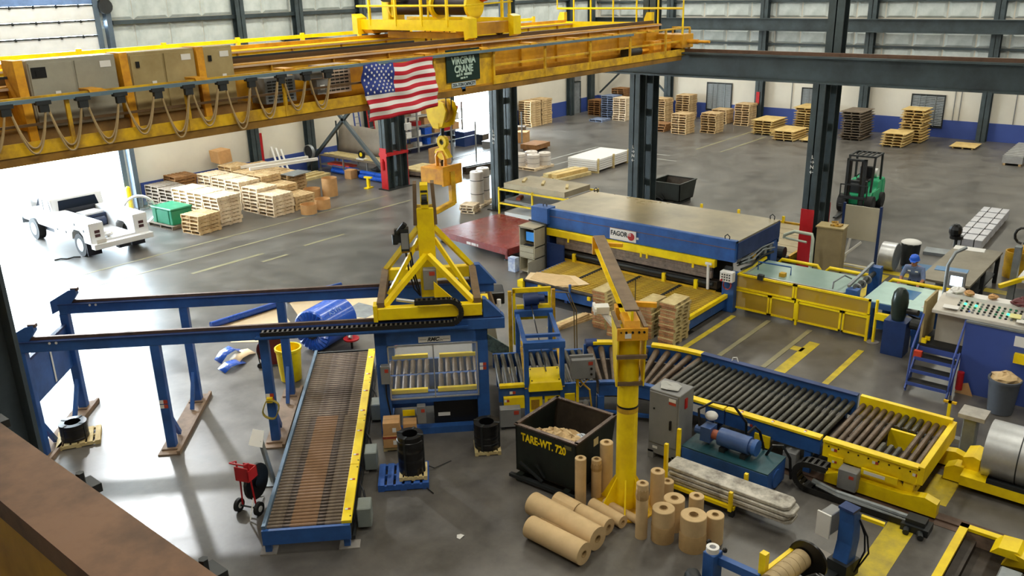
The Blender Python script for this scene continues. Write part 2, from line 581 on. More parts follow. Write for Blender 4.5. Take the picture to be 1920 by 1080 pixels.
# far crane runway with its columns
RX = 25.4
rw = mk('trim_1', B().ib((RX, YN, 5.92), (RX, WY, 5.92), .5, .76, .05), Steel, kind='structure', label='grey-green crane runway girder across the hall')
mk('crane_rail', B().box(RX - .05, YN, 6.3, RX + .05, WY, 6.4), mat('rusty_rail', (104, 78, 62), .5, m=.4, var=.2), parent=rw)
for k, y in enumerate((-2.9, 3.3, 9.5, 15.7, 22.0, 28.4)):
    cn = T('hall_column', ['dark steel hall column at the near end of the right runway', 'dark steel hall column beyond the control console', 'dark double steel column with a red painted foot beside the green forklift',
                           'dark double steel column standing behind the press in mid hall', 'dark double steel column by the shrink-wrapped white rolls', 'dark double steel column with red painted flanges and extinguisher'][k], 'column', (RX, y, 0))
    cn.p('crane_column', B().ib((0, 0, 0), (0, 0, 5.54), .38, .42, .035, up=(1, 0, 0)), Steel)
    cn.p('roof_column', B().ib((.78, 0, 0), (.78, 0, ZR), .46, .42, .035, up=(1, 0, 0)), Steel)
    bb = B()
    for z in (.6, 1.8, 3.0, 4.2, 5.3):
        bb.box(.2, -.02, z - .12, .58, .02, z + .12)
    cn.p('batten_plates', bb, Steel)
    cn.p('base_plate', B().box(-.32, -.34, 0, 1.1, .34, .04), SteelD)
    if k in (2, 5):
        cn.p('red_flange_guard', B().box(-.235, -.2, .04, -.205, .2, 1.84), Red)
        cn.p('red_flange_guard', B().box(.985, -.24, .04, 1.015, .24, 1.84), Red)
    if k == 5:
        cn.p('fire_extinguisher', B().cyl((-.28, .0, .9), (-.28, .0, 1.3), .075, 10).cyl((-.28, 0, 1.3), (-.28, 0, 1.38), .03, 8), Red, sm=True)
        cn.p('red_band', B().box(-.24, -.26, 1.5, 1.05, .26, 1.62), Red)
        cn.p('notice_box', B().box(.9, -.4, 2.5, 1.2, -.26, 2.8), White)
    if 2 <= k <= 4:
        text('L\n\u2192\nN\n\u2190', .15, LabW, cn, (-.215, 0, 3.2 if k == 2 else 2.9), (PI / 2, 0, -PI / 2))
# cross brace bay by the workbench
br = mk('trim_2', B().beam((RX + .4, 28.7, .3), (RX + .4, 34.6, 5.2), .14, .14), Steel, kind='structure', label='steel cross brace rising behind the workbench')
mk('brace_rod', B().beam((RX + .4, 34.6, .3), (RX + .4, 28.7, 5.2), .14, .14), Steel, parent=br)

# near runway: dark column at the left edge and the dirty yellow girder beside the camera
nc = T('hall_column', 'dark near column at the left edge of the view', 'column', (2.74, 9.33, 0))
nc.p('column_shaft', B().ib((0, 0, 0), (0, 0, ZR), .5, .5, .04, up=(1, 0, 0)), mat('blue_grey_steel', (84, 98, 108), .45, var=.2, sc=1.0))
nc.p('base_plate', B().box(-.35, -.35, 0, .35, .35, .04), SteelD)
gtop = mat('dirty_brown_girder_top', (138, 98, 66), .6, var=.4, sc=2.2, dark=(66, 54, 46), det=8)
ng = mk('trim_3', B().box(.96, -6, 6.5, 1.235, WY - 1, 6.6), gtop, kind='structure', label='dirty yellow girder running past the camera')
mk('girder_web', B().box(.97, -6, 5.4, 1.1, WY - 1, 6.5), Ycrane, parent=ng)
mk('lower_flange', B().box(.98, -6, 6.42, 1.27, WY - 1, 6.48), mat('olive_dirt_paint', (150, 132, 92), .6, var=.2), parent=ng)
for y in (2.55, 3.5, 4.45):
    mk('rail_clip', B().box(1.22, y - .05, 6.48, 1.33, y + .05, 6.52).cyl((1.27, y, 6.5), (1.27, y, 6.58), .018, 6), SteelD, parent=ng)

# painted floor lines
def line(p, q, w, m=Yline):
    b = B()
    d = (Vector((q[0], q[1], 0)) - Vector((p[0], p[1], 0))).normalized()
    n = Vector((-d.y, d.x, 0)) * w / 2
    P, Q = Vector((p[0], p[1], 0)), Vector((q[0], q[1], 0))
    z0, z1 = Vector((0, 0, .0005)), Vector((0, 0, .004))
    b.hexa([P - n + z0, P + n + z0, Q + n + z0, Q - n + z0, P - n + z1, P + n + z1, Q + n + z1, Q - n + z1])
    mk('floor_line', b, m, parent=floor)


for yy in (27.55, 26.1):
    line((10.5, yy), (24.5, yy), .09, Yworn)
line((13.5, 24.7), (16.2, 24.7), .16, Yworn)
line((17.6, 24.3), (19.4, 24.3), .12, Yworn)
line((15.6, 23.9), (16.6, 23.9), .12, Yworn)
line((33.5, 26.5), (38.8, 26.5), .1, Wline)
line((38.8, 26.5), (38.8, 22.0), .1, Wline)
line((33.5, 25.5), (37.7, 25.5), .1, Wline)
line((37.7, 25.5), (37.7, 21.0), .1, Wline)
line((41, 21.7), (48.5, 21.7), .12, Yworn)
line((41, 20.3), (46.5, 20.3), .12, Yworn)
line((20.2, 9.35), (17.0, 9.35), .14)
line((19.7, 6.95), (17.2, 6.95), .26)
line((19.1, 7.35), (19.1, 7.0), .26)
line((19.9, 5.9), (17.0, 5.9), .14)
line((17.0, 9.4), (17.0, 5.85), .1)
line((26.2, 10.6), (26.2, 4.0), .35, Yline)
line((25.9, 7.3), (23.6, 7.3), .35, Yline)
line((13.2, 2.95), (10.2, 2.95), .42)
line((14.2, 2.75), (15.2, 2.75), .42)

def pw(t, name, b, m, **k):
    """a part given in hall coordinates, of a thing that is not turned"""
    b.xf(Matrix.Translation(-Vector(t.o.location)))
    return t.p(name, b, m, **k)


# ------------------------------------------------------------------ bridge crane
BC = T('bridge_crane', 'long yellow double-girder overhead bridge crane spanning the hall', 'crane', (14, 16.5, 6.1))
X0, X1 = 3.2, 25.2
brown = mat('dark_brown_rail', (92, 66, 34), .5, var=.15)
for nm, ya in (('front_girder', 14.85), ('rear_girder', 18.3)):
    g = pw(BC, nm, B().box(X0, ya, 6.1, X1, ya + .5, 7.12), Ycrane if ya < 16 else Ymach)  # rear girder, flange and rail get brighter yellow to stand for lit metal
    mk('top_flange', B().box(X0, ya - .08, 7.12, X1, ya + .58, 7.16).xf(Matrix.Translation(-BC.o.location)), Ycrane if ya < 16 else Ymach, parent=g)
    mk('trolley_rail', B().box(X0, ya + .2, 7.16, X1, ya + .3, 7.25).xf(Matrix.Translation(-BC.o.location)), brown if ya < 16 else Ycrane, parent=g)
    rib = None
    for i in range(14):
        x = 4.2 + i * 1.55
        if rib is None:
            rib = mk('stiffener', B().box(-.012, -.07, -.5, .012, 0, .5), Ycrane, parent=g, loc=(x - 14, ya - 16.5, .5))
        else:
            link_copy(rib, g, (x - 14, ya - 16.5, .5))
    mk('pale_edge_strip', B().box(X0, ya - .1, 7.1, X1, ya - .08, 7.14).xf(Matrix.Translation(-BC.o.location)), mat('faded_pink_edge', (210, 180, 150), .5, var=.1), parent=g)
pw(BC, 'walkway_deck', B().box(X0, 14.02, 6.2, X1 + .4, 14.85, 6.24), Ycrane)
pw(BC, 'toe_plate', B().box(X0, 13.98, 6.2, 14.0, 14.0, 6.4), Ydirty)
pw(BC, 'toe_plate', B().box(16.1, 13.98, 6.2, X1 + .5, 14.0, 6.4), Ydirty)
pw(BC, 'walkway_fascia', B().box(X0, 14.0, 6.06, X1, 14.06, 6.2), mat('dark_ochre', (150, 108, 34), .55, var=.25, sc=1.5))  # darker, mottled ochre than the toe plate above
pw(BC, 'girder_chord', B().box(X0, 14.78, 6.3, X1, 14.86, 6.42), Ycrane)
for i in range(11):
    x = 4.02 + 2.015 * i
    pw(BC, 'handrail_post', B().box(x - .03, 13.97, 6.2, x + .03, 14.02, 7.02), Ydirty)
pw(BC, 'handrail_post', B().box(25.62, 13.97, 6.2, 25.68, 14.02, 7.02), Ydirty)
pw(BC, 'top_rail', B().beam((X0, 14.02, 7.03), (25.68, 14.02, 7.03), .06, .05), Ydirty)
pw(BC, 'middle_rail', B().beam((X0, 14.02, 6.64), (14.0, 14.02, 6.64), .03, .04), brown)
pw(BC, 'middle_rail', B().beam((16.1, 14.02, 6.64), (25.68, 14.02, 6.64), .04, .05), Ydirty)
pw(BC, 'end_rails', B().beam((25.65, 14.0, 7.03), (25.65, 14.6, 7.03), .05, .05).beam((25.65, 14.0, 6.64), (25.65, 14.6, 6.64), .05, .05).beam((25.65, 14.6, 6.2), (25.65, 14.6, 7.05), .05, .05), Ydirty)
festoon_grey = mat('festoon_track_grey', (112, 136, 150), .4, m=.3, var=.1)
fr = pw(BC, 'festoon_track', B().box(X0, 13.9, 6.97, 22.2, 13.95, 7.03), festoon_grey)
cablem = mat('tan_flat_cable', (178, 152, 108), .6, var=.1)
for i in range(13):
    x = 3.9 + i * .6 + random.uniform(-.06, .06)
    t = mk('cable_trolley', B().box(x - .11, 13.87, 6.93, x + .11, 13.97, 6.99).box(x - .07, 13.88, 6.82, x + .07, 13.95, 6.93).xf(Matrix.Translation(-BC.o.location)), SteelD, parent=fr)
    if i < 12:
        dp = .66 + random.uniform(-.1, .1)
        for kk, yo in ((0, 0), (1, .05)):
            pts = []
            for j in range(17):
                u = j / 16
                xx = x + .06 + u * .5 + math.sin(u * 2 * PI) * .02 + kk * .02
                pts.append((xx - 14, 13.9 + yo - 16.5, 6.86 - dp * (1 - kk * .12) * (1 - (abs(2 * u - 1)) ** 2.6) - 6.1))
            mk('festoon_cable', B().tube(pts, .016, 5), cablem, parent=BC)
# bracket arms over the rail
for i in range(10):
    x = 6.4 + i * 1.85
    pw(BC, 'rail_bracket', B().prism([(x, 7.03), (x + .28, 7.03), (x + .2, 7.08), (x - .02, 7.08)], 'y', 13.95, 14.3), Orange)
# electrical cabinets on the walkway
for (xa, xb, mm, lab) in ((5.72, 7.12, mat('pale_grey_cabinet', (162, 158, 142), .4, var=.1, sc=2), 'pale grey'), (7.34, 8.56, Tan, 'tan'), (8.7, 9.32, Tan, 'tan')):
    c = pw(BC, 'electrical_cabinet', B().box(xa, 14.42, 6.5, xb, 14.8, 7.55), mm, bev=.015)
    n = 2 if xb - xa > .8 else 1
    w = (xb - xa) / n
    for q in range(n):
        d = mk('cabinet_door', B().box(xa + q * w + .02, 14.395, 6.56, xa + (q + 1) * w - .02, 14.42, 7.5).xf(Matrix.Translation(-BC.o.location)), mm, parent=c, bev=.006)
    mk('door_label', B().box(xb - .28, 14.385, 7.36, xb - .1, 14.395, 7.46).xf(Matrix.Translation(-BC.o.location)), LabW, parent=c)
    mk('door_label', B().box(xa + .35, 14.385, 6.95, xa + .43, 14.395, 7.06).xf(Matrix.Translation(-BC.o.location)), LabW, parent=c)
    mk('door_latch', B().box(xa + .1, 14.37, 7.3, xa + .16, 14.395, 7.4).xf(Matrix.Translation(-BC.o.location)), Black, parent=c)
mk('viewing_window', B().box(5.76, 14.38, 7.28, 5.98, 14.394, 7.44).xf(Matrix.Translation(-BC.o.location)), Black, parent=BC)
for x in (5.55, 7.2, 8.6):
    pw(BC, 'cabinet_bracket', B().prism([(x, 6.3), (x + .13, 6.3), (x + .1, 7.56), (x - .04, 7.56)], 'y', 14.36, 14.8), Orange)
pw(BC, 'cabinet_support', B().box(3.6, 14.42, 6.25, 9.6, 14.8, 6.5), mat('brown_tan_panel', (150, 116, 64), .5, var=.25, sc=2))
for (xa, xb, za, zb, mm) in ((9.85, 10.55, 6.42, 6.9, Galv), (11.25, 11.95, 6.46, 7.02, mat('pinkish_vent_box', (208, 186, 168), .5, var=.1))):
    rbk = pw(BC, 'resistor_bank', B().box(xa, 14.3, za, xb, 14.75, zb), mm)
    for q in range(7):
        zz = za + .05 + q * (zb - za - .08) / 7
        bb = B()
        for w in range(5):
            xx = xa + .06 + w * (xb - xa - .1) / 5
            bb.box(xx, 14.285, zz, xx + .09, 14.3, zz + .028)
        mk('vent_slots', bb.xf(Matrix.Translation(-BC.o.location)), SteelD, parent=rbk)
pw(BC, 'junction_box', B().box(10.92, 14.1, 6.5, 11.2, 14.3, 6.78), GreyC)
pw(BC, 'relay_box', B().box(10.62, 14.2, 6.8, 11.15, 14.45, 6.98), GreyC)
pw(BC, 'junction_label', B().box(10.99, 14.09, 6.58, 11.1, 14.1, 6.68), LabW)
# plated stretch with the maker's sign
pw(BC, 'plated_panel', B().box(14.02, 14.04, 6.08, 16.1, 14.07, 7.02), Ydirty)
sg = pw(BC, 'sign_board', B().box(14.5, 14.0, 6.38, 15.62, 14.03, 7.1), SignG, label='dark green crane maker sign')
cx = 15.06 - 14
for s, z, sz, sx in (('VIRGINIA', 6.84, .225, .86), ('CRANE', 6.65, .225, .86)):
    text(s, sz, SignT, sg, (cx, 13.995 - 16.5, z - 6.1), bold=.008 if sz > .1 else 0, sx=sx)
for (xa, xb, za, zb) in ((14.8, 14.88, 6.49, 6.54), (14.9, 14.93, 6.5, 6.56), (14.96, 15.0, 6.51, 6.56), (14.94, 15.02, 6.43, 6.47), (15.04, 15.1, 6.435, 6.475), (15.13, 15.17, 6.44, 6.48)):
    mk('small_print', B().box(xa, 13.99, za, xb, 14.0, zb).xf(Matrix.Translation(-BC.o.location)), SignT, parent=sg)
mk('sign_bar', B().box(15.06, 13.99, 6.505, 15.32, 14.0, 6.56).xf(Matrix.Translation(-BC.o.location)), SignT, parent=sg)
cp = pw(BC, 'capacity_plate', B().box(14.66, 14.0, 6.25, 15.46, 14.03, 6.36), mat('pale_blue_plate', (186, 198, 200), .5, var=0))
text('25\u00bd-TON CAPACITY', .105, mat('print_dark', (30, 44, 52), .5, var=0), cp, (15.06 - 14, 13.995 - 16.5, .205), sx=.78)
pw(BC, 'blue_tag', B().box(14.98, 14.0, 6.14, 15.1, 14.03, 6.24), mat('tag_blue', (44, 92, 140), .5, var=0))
# rear side: walkway rail and conductor bars
pw(BC, 'rear_top_rail', B().beam((X0, 19.8, 7.27), (24.9, 19.8, 7.27), .07, .09), Ymach)
pw(BC, 'rear_low_rail', B().beam((X0, 19.6, 7.08), (24.9, 19.6, 7.08), .06, .07), Ymach)
for i in range(11):
    x = 5.0 + i * 2.0
    pw(BC, 'rear_rail_post', B().box(x - .05, 19.76, 6.2, x + .05, 19.84, 7.36), Ymach)
pw(BC, 'rear_walkway', B().box(X0, 18.8, 6.25, X1, 19.8, 6.3), Ycrane)
pw(BC, 'conductor_bar', B().beam((X0, 14.7, 7.3), (14.2, 14.7, 7.3), .03, .04), SteelD)
# end truck on the runway rail
pw(BC, 'end_truck', B().box(25.05, 13.9, 6.42, 25.75, 20.2, 6.85), Ycrane, bev=.02)
for y in (14.3, 19.7):
    pw(BC, 'truck_wheel', B().cyl((25.25, y, 6.6), (25.55, y, 6.6), .2, 16), SteelD)
pw(BC, 'bumper', B().cyl((25.4, 13.9, 6.62), (25.4, 13.55, 6.62), .07, 10).cyl((25.4, 13.55, 6.62), (25.4, 13.15, 6.62), .045, 10), Orange, sm=True)
for y, x in ((15.3, 25.3), (18.7, 25.2)):
    pw(BC, 'girder_end_plate', B().prism([(y - .14, 6.9), (y + .14, 6.9), (y + .14, 7.3), (y + .05, 7.5), (y - .14, 7.5)], 'x', x - .06, x + .1), Ymach)
er = pw(BC, 'end_handrail', B().tube([(25.2, 14.0, 6.85), (25.2, 14.0, 8.35), (25.2, 19.0, 8.35)], .035, 8).tube([(25.2, 14.0, 7.62), (25.2, 18.9, 7.62), (25.2, 18.9, 8.35)], .035, 8), Ymach, sm=True)
for y in (14.9, 15.7, 16.6, 17.5, 18.2):
    pw(BC, 'end_rail_post', B().cyl((25.2, y, 6.85), (25.2, y, 8.35), .03, 8), Ymach)
pw(BC, 'end_toe_board', B().box(25.15, 15.2, 6.95, 25.2, 18.9, 7.2), Ymach)
pw(BC, 'drive_motor', B().cyl((22.6, 14.45, 6.45), (23.2, 14.45, 6.45), .17, 14).cyl((23.2, 14.45, 6.45), (23.4, 14.45, 6.45), .12, 12), SteelD, sm=True)
pw(BC, 'drive_gearbox', B().box(23.9, 14.25, 6.25, 24.35, 14.65, 6.7).cyl((23.4, 14.45, 6.45), (23.9, 14.45, 6.45), .05, 8), Orange)
pw(BC, 'drive_bearing', B().box(24.75, 14.25, 6.25, 24.95, 14.65, 6.7), Orange)

# ------------------------------------------------------------------ trolley on the crane
TR = T('crane_trolley', 'yellow hoist trolley with dark rope drum on top of the bridge crane', 'hoist', (17.1, 16.9, 7.25))
for y in (15.1, 18.55):
    e = pw(TR, 'trolley_end_truck', B().prism([(16.3, 7.3), (17.9, 7.3), (18.0, 7.4), (17.9, 7.58), (16.3, 7.58), (16.2, 7.4)], 'y', y - .18, y + .18), Ycrane)
    for x in (16.55, 17.65):
        mk('trolley_wheel', B().cyl((x, y - .06, 7.38), (x, y + .06, 7.38), .13, 14).xf(Matrix.Translation(-TR.o.location)), SteelD, parent=e)
for x in (16.25, 17.95):
    pw(TR, 'side_beam', B().box(x - .06, 14.9, 7.4, x + .06, 18.75, 7.66), Ymach)
    pw(TR, 'beam_end_plate', B().prism([(14.75, 7.25), (14.9, 7.2), (14.95, 7.75), (14.75, 7.7)], 'x', x - .15, x + .15), Ymach)
pw(TR, 'beam_end_plate', B().prism([(18.75, 7.28), (18.95, 7.28), (18.95, 7.8), (18.75, 7.7)], 'x', 16.05, 16.4), Ymach)
pw(TR, 'trolley_deck', B().box(16.25, 15.1, 7.5, 17.95, 18.6, 7.54), Ycrane)
pw(TR, 'trolley_apron', B().box(16.35, 14.8, 7.2, 16.4, 17.9, 7.36), Ycrane)
dm = pw(TR, 'rope_drum', B().cyl((17.15, 15.6, 7.98), (17.15, 18.3, 7.98), .24, 20), mat('dark_wire_drum', (34, 24, 30), .4, m=.3), sm=True)
for y in (15.5, 16.75, 18.35):
    mk('drum_flange', B().cyl((17.15, y - .04, 7.98), (17.15, y + .04, 7.98), .34, 20).xf(Matrix.Translation(-TR.o.location)), Ymach, parent=dm, sm=True)
pw(TR, 'hoist_gearcase', B().box(16.9, 18.4, 7.54, 17.5, 18.7, 8.3), Ymach, bev=.03)
pw(TR, 'hoist_motor', B().cyl((16.75, 17.7, 8.25), (16.75, 18.4, 8.25), .17, 14), SteelD, sm=True)
pw(TR, 'orange_cover', B().sph((17.45, 15.45, 8.35), .3, 10, (.8, .9, 1)), mat('orange_tarp', (226, 92, 30), .7, var=.2, sc=6, bump=.5))
rl = pw(TR, 'trolley_handrail', B().tube([(16.2, 14.9, 8.0), (16.2, 18.9, 8.0)], .028, 8).tube([(16.2, 14.9, 8.75), (16.2, 18.9, 8.75)], .028, 8).tube([(16.2, 14.9, 8.0), (17.95, 14.9, 8.05)], .02, 6), Ymach)
for y in (15.55, 16.45, 17.4, 18.4):
    pw(TR, 'handrail_post', B().box(16.17, y - .03, 7.5, 16.23, y + .03, 8.78), Ymach)
for y in (15.0, 15.25):
    pw(TR, 'handrail_post', B().box(17.92, y - .03, 7.5, 17.98, y + .03, 8.9), Ymach)
pw(TR, 'low_guard', B().tube([(16.3, 16.3, 7.72), (16.3, 16.3, 8.2), (16.3, 17.6, 8.2), (16.3, 17.6, 7.72)], .03, 6), Ymach)

# ------------------------------------------------------------------ hook block and coil lifter hanging below
HB = T('hook_block', 'yellow hook block hanging on wire ropes under the crane trolley', 'hook', (16.55, 16.25, 4.2))
for s in (-1, 1):
    o = [( -.38, 1.2), (-.22, .78), (.12, .72), (.3, .95), (.34, 1.2), (.2, 1.42), (-.1, 1.46), (-.3, 1.38)]
    HB.p('side_plate', B().prism(o, 'x', s * .2 - .025, s * .2 + .025), Ymach)
    HB.p('sheave', B().cyl((s * .09 - .05, 0, 1.12), (s * .09 + .05, 0, 1.12), .29, 20), Ydirty, sm=True)
HB.p('crosshead', B().box(-.24, -.1, .72, .24, .1, .86), Ymach)
for x, y in ((-.1, .27), (.1, .27), (-.1, -.27), (.1, -.27)):
    HB.p('wire_rope', B().cyl((x, y, 1.12), (x, y * 1.3, 3.4), .014, 6), SteelD)
HB.p('hook_shank', B().cyl((0, 0, .5), (0, 0, .74), .05, 10), SteelD)
HB.p('hook', B().tube([(0, 0, .56), (0, .1, .48), (0, .12, .36), (0, 0, .28), (0, -.1, .36)], .045, 8), SteelD, sm=True)
HB.p('load_scale', B().pipe((-.06, 0, .34), (.06, 0, .34), .17, .08, 14).prism([(-.26, -.06), (.0, -.14), (.1, -.1), (.26, .04), (.2, .14), (-.1, .16)], 'x', -.08, .08).box(-.07, -.08, .1, .07, .08, .24), Ymach)
HB.p('lower_hook', B().tube([(0, 0, -.1), (0, .08, -.22), (0, .06, -.34), (0, -.05, -.36), (0, -.08, -.28)], .035, 8), SteelD, sm=True)

CL = T('coil_lifter', 'orange C-shaped coil lifting hook hanging from the hook block', 'lifting hook', (16.5, 16.3, 2.7))
CL.p('lifting_eye', B().tube([(0, .14, 1.15), (0, .16, 1.45), (0, .08, 1.58), (0, -.08, 1.58), (0, -.16, 1.45), (0, -.14, 1.15)], .05, 8), Orange, sm=True)
CL.p('counterweight_box', B().box(-.35, -.36, .76, .3, .46, 1.18), Orange, bev=.015)
CL.p('cheek_plate', B().box(-.38, -.42, .74, .34, -.36, 1.26), Orange)
CL.p('hanger_arm', B().beam((-.05, -.4, 1.1), (-.05, -.42, .22), .12, .16, up=(1, 0, 0)), Ydirty)
CL.p('lifting_foot', B().beam((-.02, -.42, .26), (-.95, -.42, .1), .14, .14), Ydirty, bev=.02)

# ------------------------------------------------------------------ flag on the handrail
FL = T('flag', 'large American flag hung over the crane handrail', 'flag', (12.96, 13.86, 5.84))
nx, nz = 40, 13
fx = lambda u, v: (-1.0 + 2.02 * u + .05 * math.sin(v * 5 + 1) * (1 - u))
def fpt(u, v):
    y = .035 * math.sin(u * 17 + v * 3) + .03 * math.sin(u * 7 - v * 6) + .02 * math.sin(v * 19 + u * 4)
    z = 1.15 * v + .1 * (1 - v) * u * u + .03 * math.sin(u * 9) * v
    return (fx(u, v), y, z)
b = B()
vs = [fpt(i / nx, j / (nz * 2)) for j in range(nz * 2 + 1) for i in range(nx + 1)]
fs, ms = [], []
for j in range(nz * 2):
    for i in range(nx):
        a = j * (nx + 1) + i
        fs.append((a, a + 1, a + nx + 2, a + nx + 1))
        st = 12 - j // 2
        ms.append(2 if (st < 7 and i < 16) else (0 if st % 2 == 0 else 1))
b.add(vs, fs)
b.m = ms
fl = FL.p('flag_cloth', b, [RedW, WhW, BlW], sm=True)
md = fl.modifiers.new('thick', 'SOLIDIFY')
md.thickness = .004
b = B()
for r in range(9):
    for c in range(6 if r % 2 == 0 else 5):
        u = (c * 2 + 1 + (r % 2)) / 12 * .4
        v = 1 - (r + .8) / 9.6 * (7 / 13)
        p = fpt(u, v)
        pts = []
        for k in range(10):
            rr = .036 if k % 2 == 0 else .015
            t = PI / 2 + k * PI / 5
            pts.append((p[0] + rr * math.cos(t), p[1] - .012, p[2] + rr * math.sin(t)))
        b.add(pts + [(p[0], p[1] - .014, p[2])], [(k, (k + 1) % 10, 10) for k in range(10)])
mk('stars', b, WhW, parent=fl)

# ------------------------------------------------------------------ blue gantry rail stand
def warn(parent, x, y, z, s=.07, rot='y', n=1):
    """small white and red warning decals"""
    for i in range(n):
        zz = z - i * s * 1.3
        if rot == 'y':
            a, c = B().box(x - s, y - .006, zz - s / 2, x, y, zz + s / 2), B().box(x, y - .006, zz - s / 2, x + s, y, zz + s / 2)
        elif rot == 'x':
            a, c = B().box(x - .006, y, zz - s / 2, x, y + s, zz + s / 2), B().box(x - .006, y - s, zz - s / 2, x, y, zz + s / 2)
        else:
            a, c = B().box(x - s, y - s / 2, zz, x, y + s / 2, zz + .004), B().box(x, y - s / 2, zz, x + s, y + s / 2, zz + .004)
        mk('warning_decal', a, LabW, parent=parent)
        mk('warning_decal', c, LabR, parent=parent)


RS = T('gantry_rail_stand', 'blue steel rail stand on legs running left from the strapping frame', 'steel stand', dg(16.7, -4, 0), D45)
rust = mat('rusty_brown_rail', (104, 82, 70), .5, m=.3, var=.25, sc=4)
for k, y in enumerate((-1.04, 1.0)):
    rl = RS.p('rail_beam', B().box(-3.95, y - .09, 2.22, 5.1, y + .09, 2.42), Blue, bev=.008)
    mk('rail_flange', B().box(-3.95, y - .12, 2.42, 5.1, y + .12, 2.44), BlueDk, parent=rl)
    mk('running_rail', B().box(-3.8, y - .03, 2.44, 5.1, y + .03, 2.5), rust, parent=rl)
    mk('end_stop', B().prism([(-4.1, 2.22), (-3.7, 2.42), (-3.55, 2.62), (-3.56, 2.74), (-3.7, 2.72), (-4.1, 2.5)], 'y', y - .07, y + .07), Blue, parent=rl)
    mk('stop_pad', B().box(-3.66, y - .05, 2.7, -3.52, y + .05, 2.76), rust, parent=rl)
    for xx in (-3.3, -3.18):
        mk('bolt', B().cyl((xx, y - .125, 2.4), (xx, y - .12, 2.4), .025, 8), LabW, parent=rl)
pad = mat('brown_skid_plate', (142, 118, 96), .7, var=.2, sc=3)
for x in (-3.88, -1.46, .55):
    RS.p('base_skid', B().box(x - .2, -1.35, 0, x + .2, 1.3, .03).box(x + .16, -1.35, 0, x + .22, 1.3, .09), pad)
    for s, y in ((1, -1.04), (-1, 1.0)):
        lg = RS.p('leg', B().box(x - .085, y - .085, .03, x + .085, y + .085, 2.22), Blue, bev=.01)
        mk('foot_plate', B().box(x - .17, y - .15, .03, x + .17, y + .15, .06), pad, parent=lg)
        mk('knee_brace', B().beam((x, y + s * .06, .72), (x, y + s * .52, .06), .07, .09), Blue, parent=lg)
    if x > -3:
        warn(RS.o, x, -1.13, 1.05, .075, 'y', 2)
RS.p('end_panel', B().box(-3.93, -.95, 1.05, -3.89, .92, 1.95), Blue)
RS.p('panel_stripe', B().box(-3.88, .0, 1.1, -3.872, .06, 1.9), LabW)
RS.p('panel_edge', B().box(-3.95, -.95, 1.95, -3.86, .92, 2.0), BlueDk)
RS.p('chain_tray', B().box(.45, -1.32, 2.29, 4.45, -1.13, 2.31).box(.45, -1.32, 2.29, 4.45, -1.3, 2.35), Blue)
pts = [(.55 + .15 * math.cos(t) + .02 * math.sin(3 * t), -1.16 - .012 * (t / 3), .78 + .2 * math.sin(t)) for t in [i * .3 for i in range(64)]]
one('air_hose_coil', 'coiled yellow air hose hung on a blue gantry leg', 'hose', B().tube(pts, .012, 5), mat('yellow_hose', (168, 150, 60), .5, var=.1), dg(16.7, -4, 0), D45)
RS.p('hose_hook', B().box(.49, -1.2, .92, .6, -1.12, 1.02), Ymach)

# ------------------------------------------------------------------ energy chain along the front rail
EC = T('cable_chain', 'black cable drag chain looping along the front gantry rail', 'cable chain', dg(15.46, 0, 2.31), D45)
path = [(-3.45 + i * .092, .075) for i in range(39)]
cx_, cz_, rr_ = .1, .31, .235
path += [(cx_ + rr_ * math.sin(t), cz_ - rr_ * math.cos(t)) for t in [i * PI / 8 for i in range(0, 9)]]
path += [(cx_ - .092 * i, cz_ + rr_) for i in range(1, 8)]
lk = None
for i in range(len(path) - 1):
    (xa, za), (xb, zb) = path[i], path[i + 1]
    an = math.atan2(zb - za, xb - xa)
    if lk is None:
        lk = EC.p('chain_link', B().box(-.046, -.075, -.045, .046, -.06, .045).box(-.046, .06, -.045, .046, .075, .045).box(-.02, -.06, .035, .02, .06, .045).box(-.02, -.06, -.045, .02, .06, -.035), mat('chain_black', (24, 23, 22), .5, var=0))
        bar = mk('link_bar', B().box(-.018, -.062, .044, .018, .062, .05), mat('chain_bar_grey', (88, 84, 76), .5, var=0), parent=lk)
        o = lk
    else:
        o = link_copy(lk, EC)
        link_copy(bar, o)
    o.location = ((xa + xb) / 2, 0, (za + zb) / 2)
    o.rotation_euler = (0, -an, 0)

# ------------------------------------------------------------------ yellow carriage tower on the rails
YT = T('carriage_tower', 'yellow braced mast carriage riding on the blue gantry rails', 'machine', dg(16.7, -.27, 2.5), D45)
brn = mat('brown_dusty_steel', (118, 96, 70), .6, var=.2, sc=3)
YT.p('front_sill', B().box(-.98, -1.2, .0, 1.0, -1.02, .24), Ymach, bev=.01)
YT.p('rear_sill', B().box(-.96, .92, .08, 1.02, 1.1, .32), Ymach, bev=.01)
for x in (-.92, .92):
    YT.p('cross_beam', B().box(x - .07, -1.15, .16, x + .07, 1.05, .34), brn)
    for y in (-1.04, 1.0):
        YT.p('rail_wheel', B().cyl((x - .0, y - .05, .06), (x, y + .05, .06), .08, 14), SteelD)
YT.p('end_bracket', B().box(-1.06, -1.22, -.02, -.98, -.95, .3), Ymach)
YT.p('end_bracket', B().box(1.0, -1.0, .05, 1.14, -.7, .26), Ymach)
ms_ = YT.p('mast', B().box(-.16, -.18, .06, .17, .16, 1.9), Ymach, bev=.01)
mk('mast_web', B().box(-.07, -.2, 1.9, .08, .1, 2.36), Ymach, parent=ms_)
for s in (-1, 1):
    mk('mast_channel', B().hexa([(s * .2 - .035, -.14, 1.55), (s * .2 + .035, -.14, 1.55), (s * .2 + .035, .14, 1.55), (s * .2 - .035, .14, 1.55), (s * .17 - .035, -.14, 2.38), (s * .17 + .035, -.14, 2.38), (s * .17 + .035, .14, 2.38), (s * .17 - .035, .14, 2.38)]), brn, parent=ms_)
mk('sheave', B().cyl((-.05, -.2, 2.1), (.06, -.2, 2.1), .08, 12), SteelD, parent=ms_)
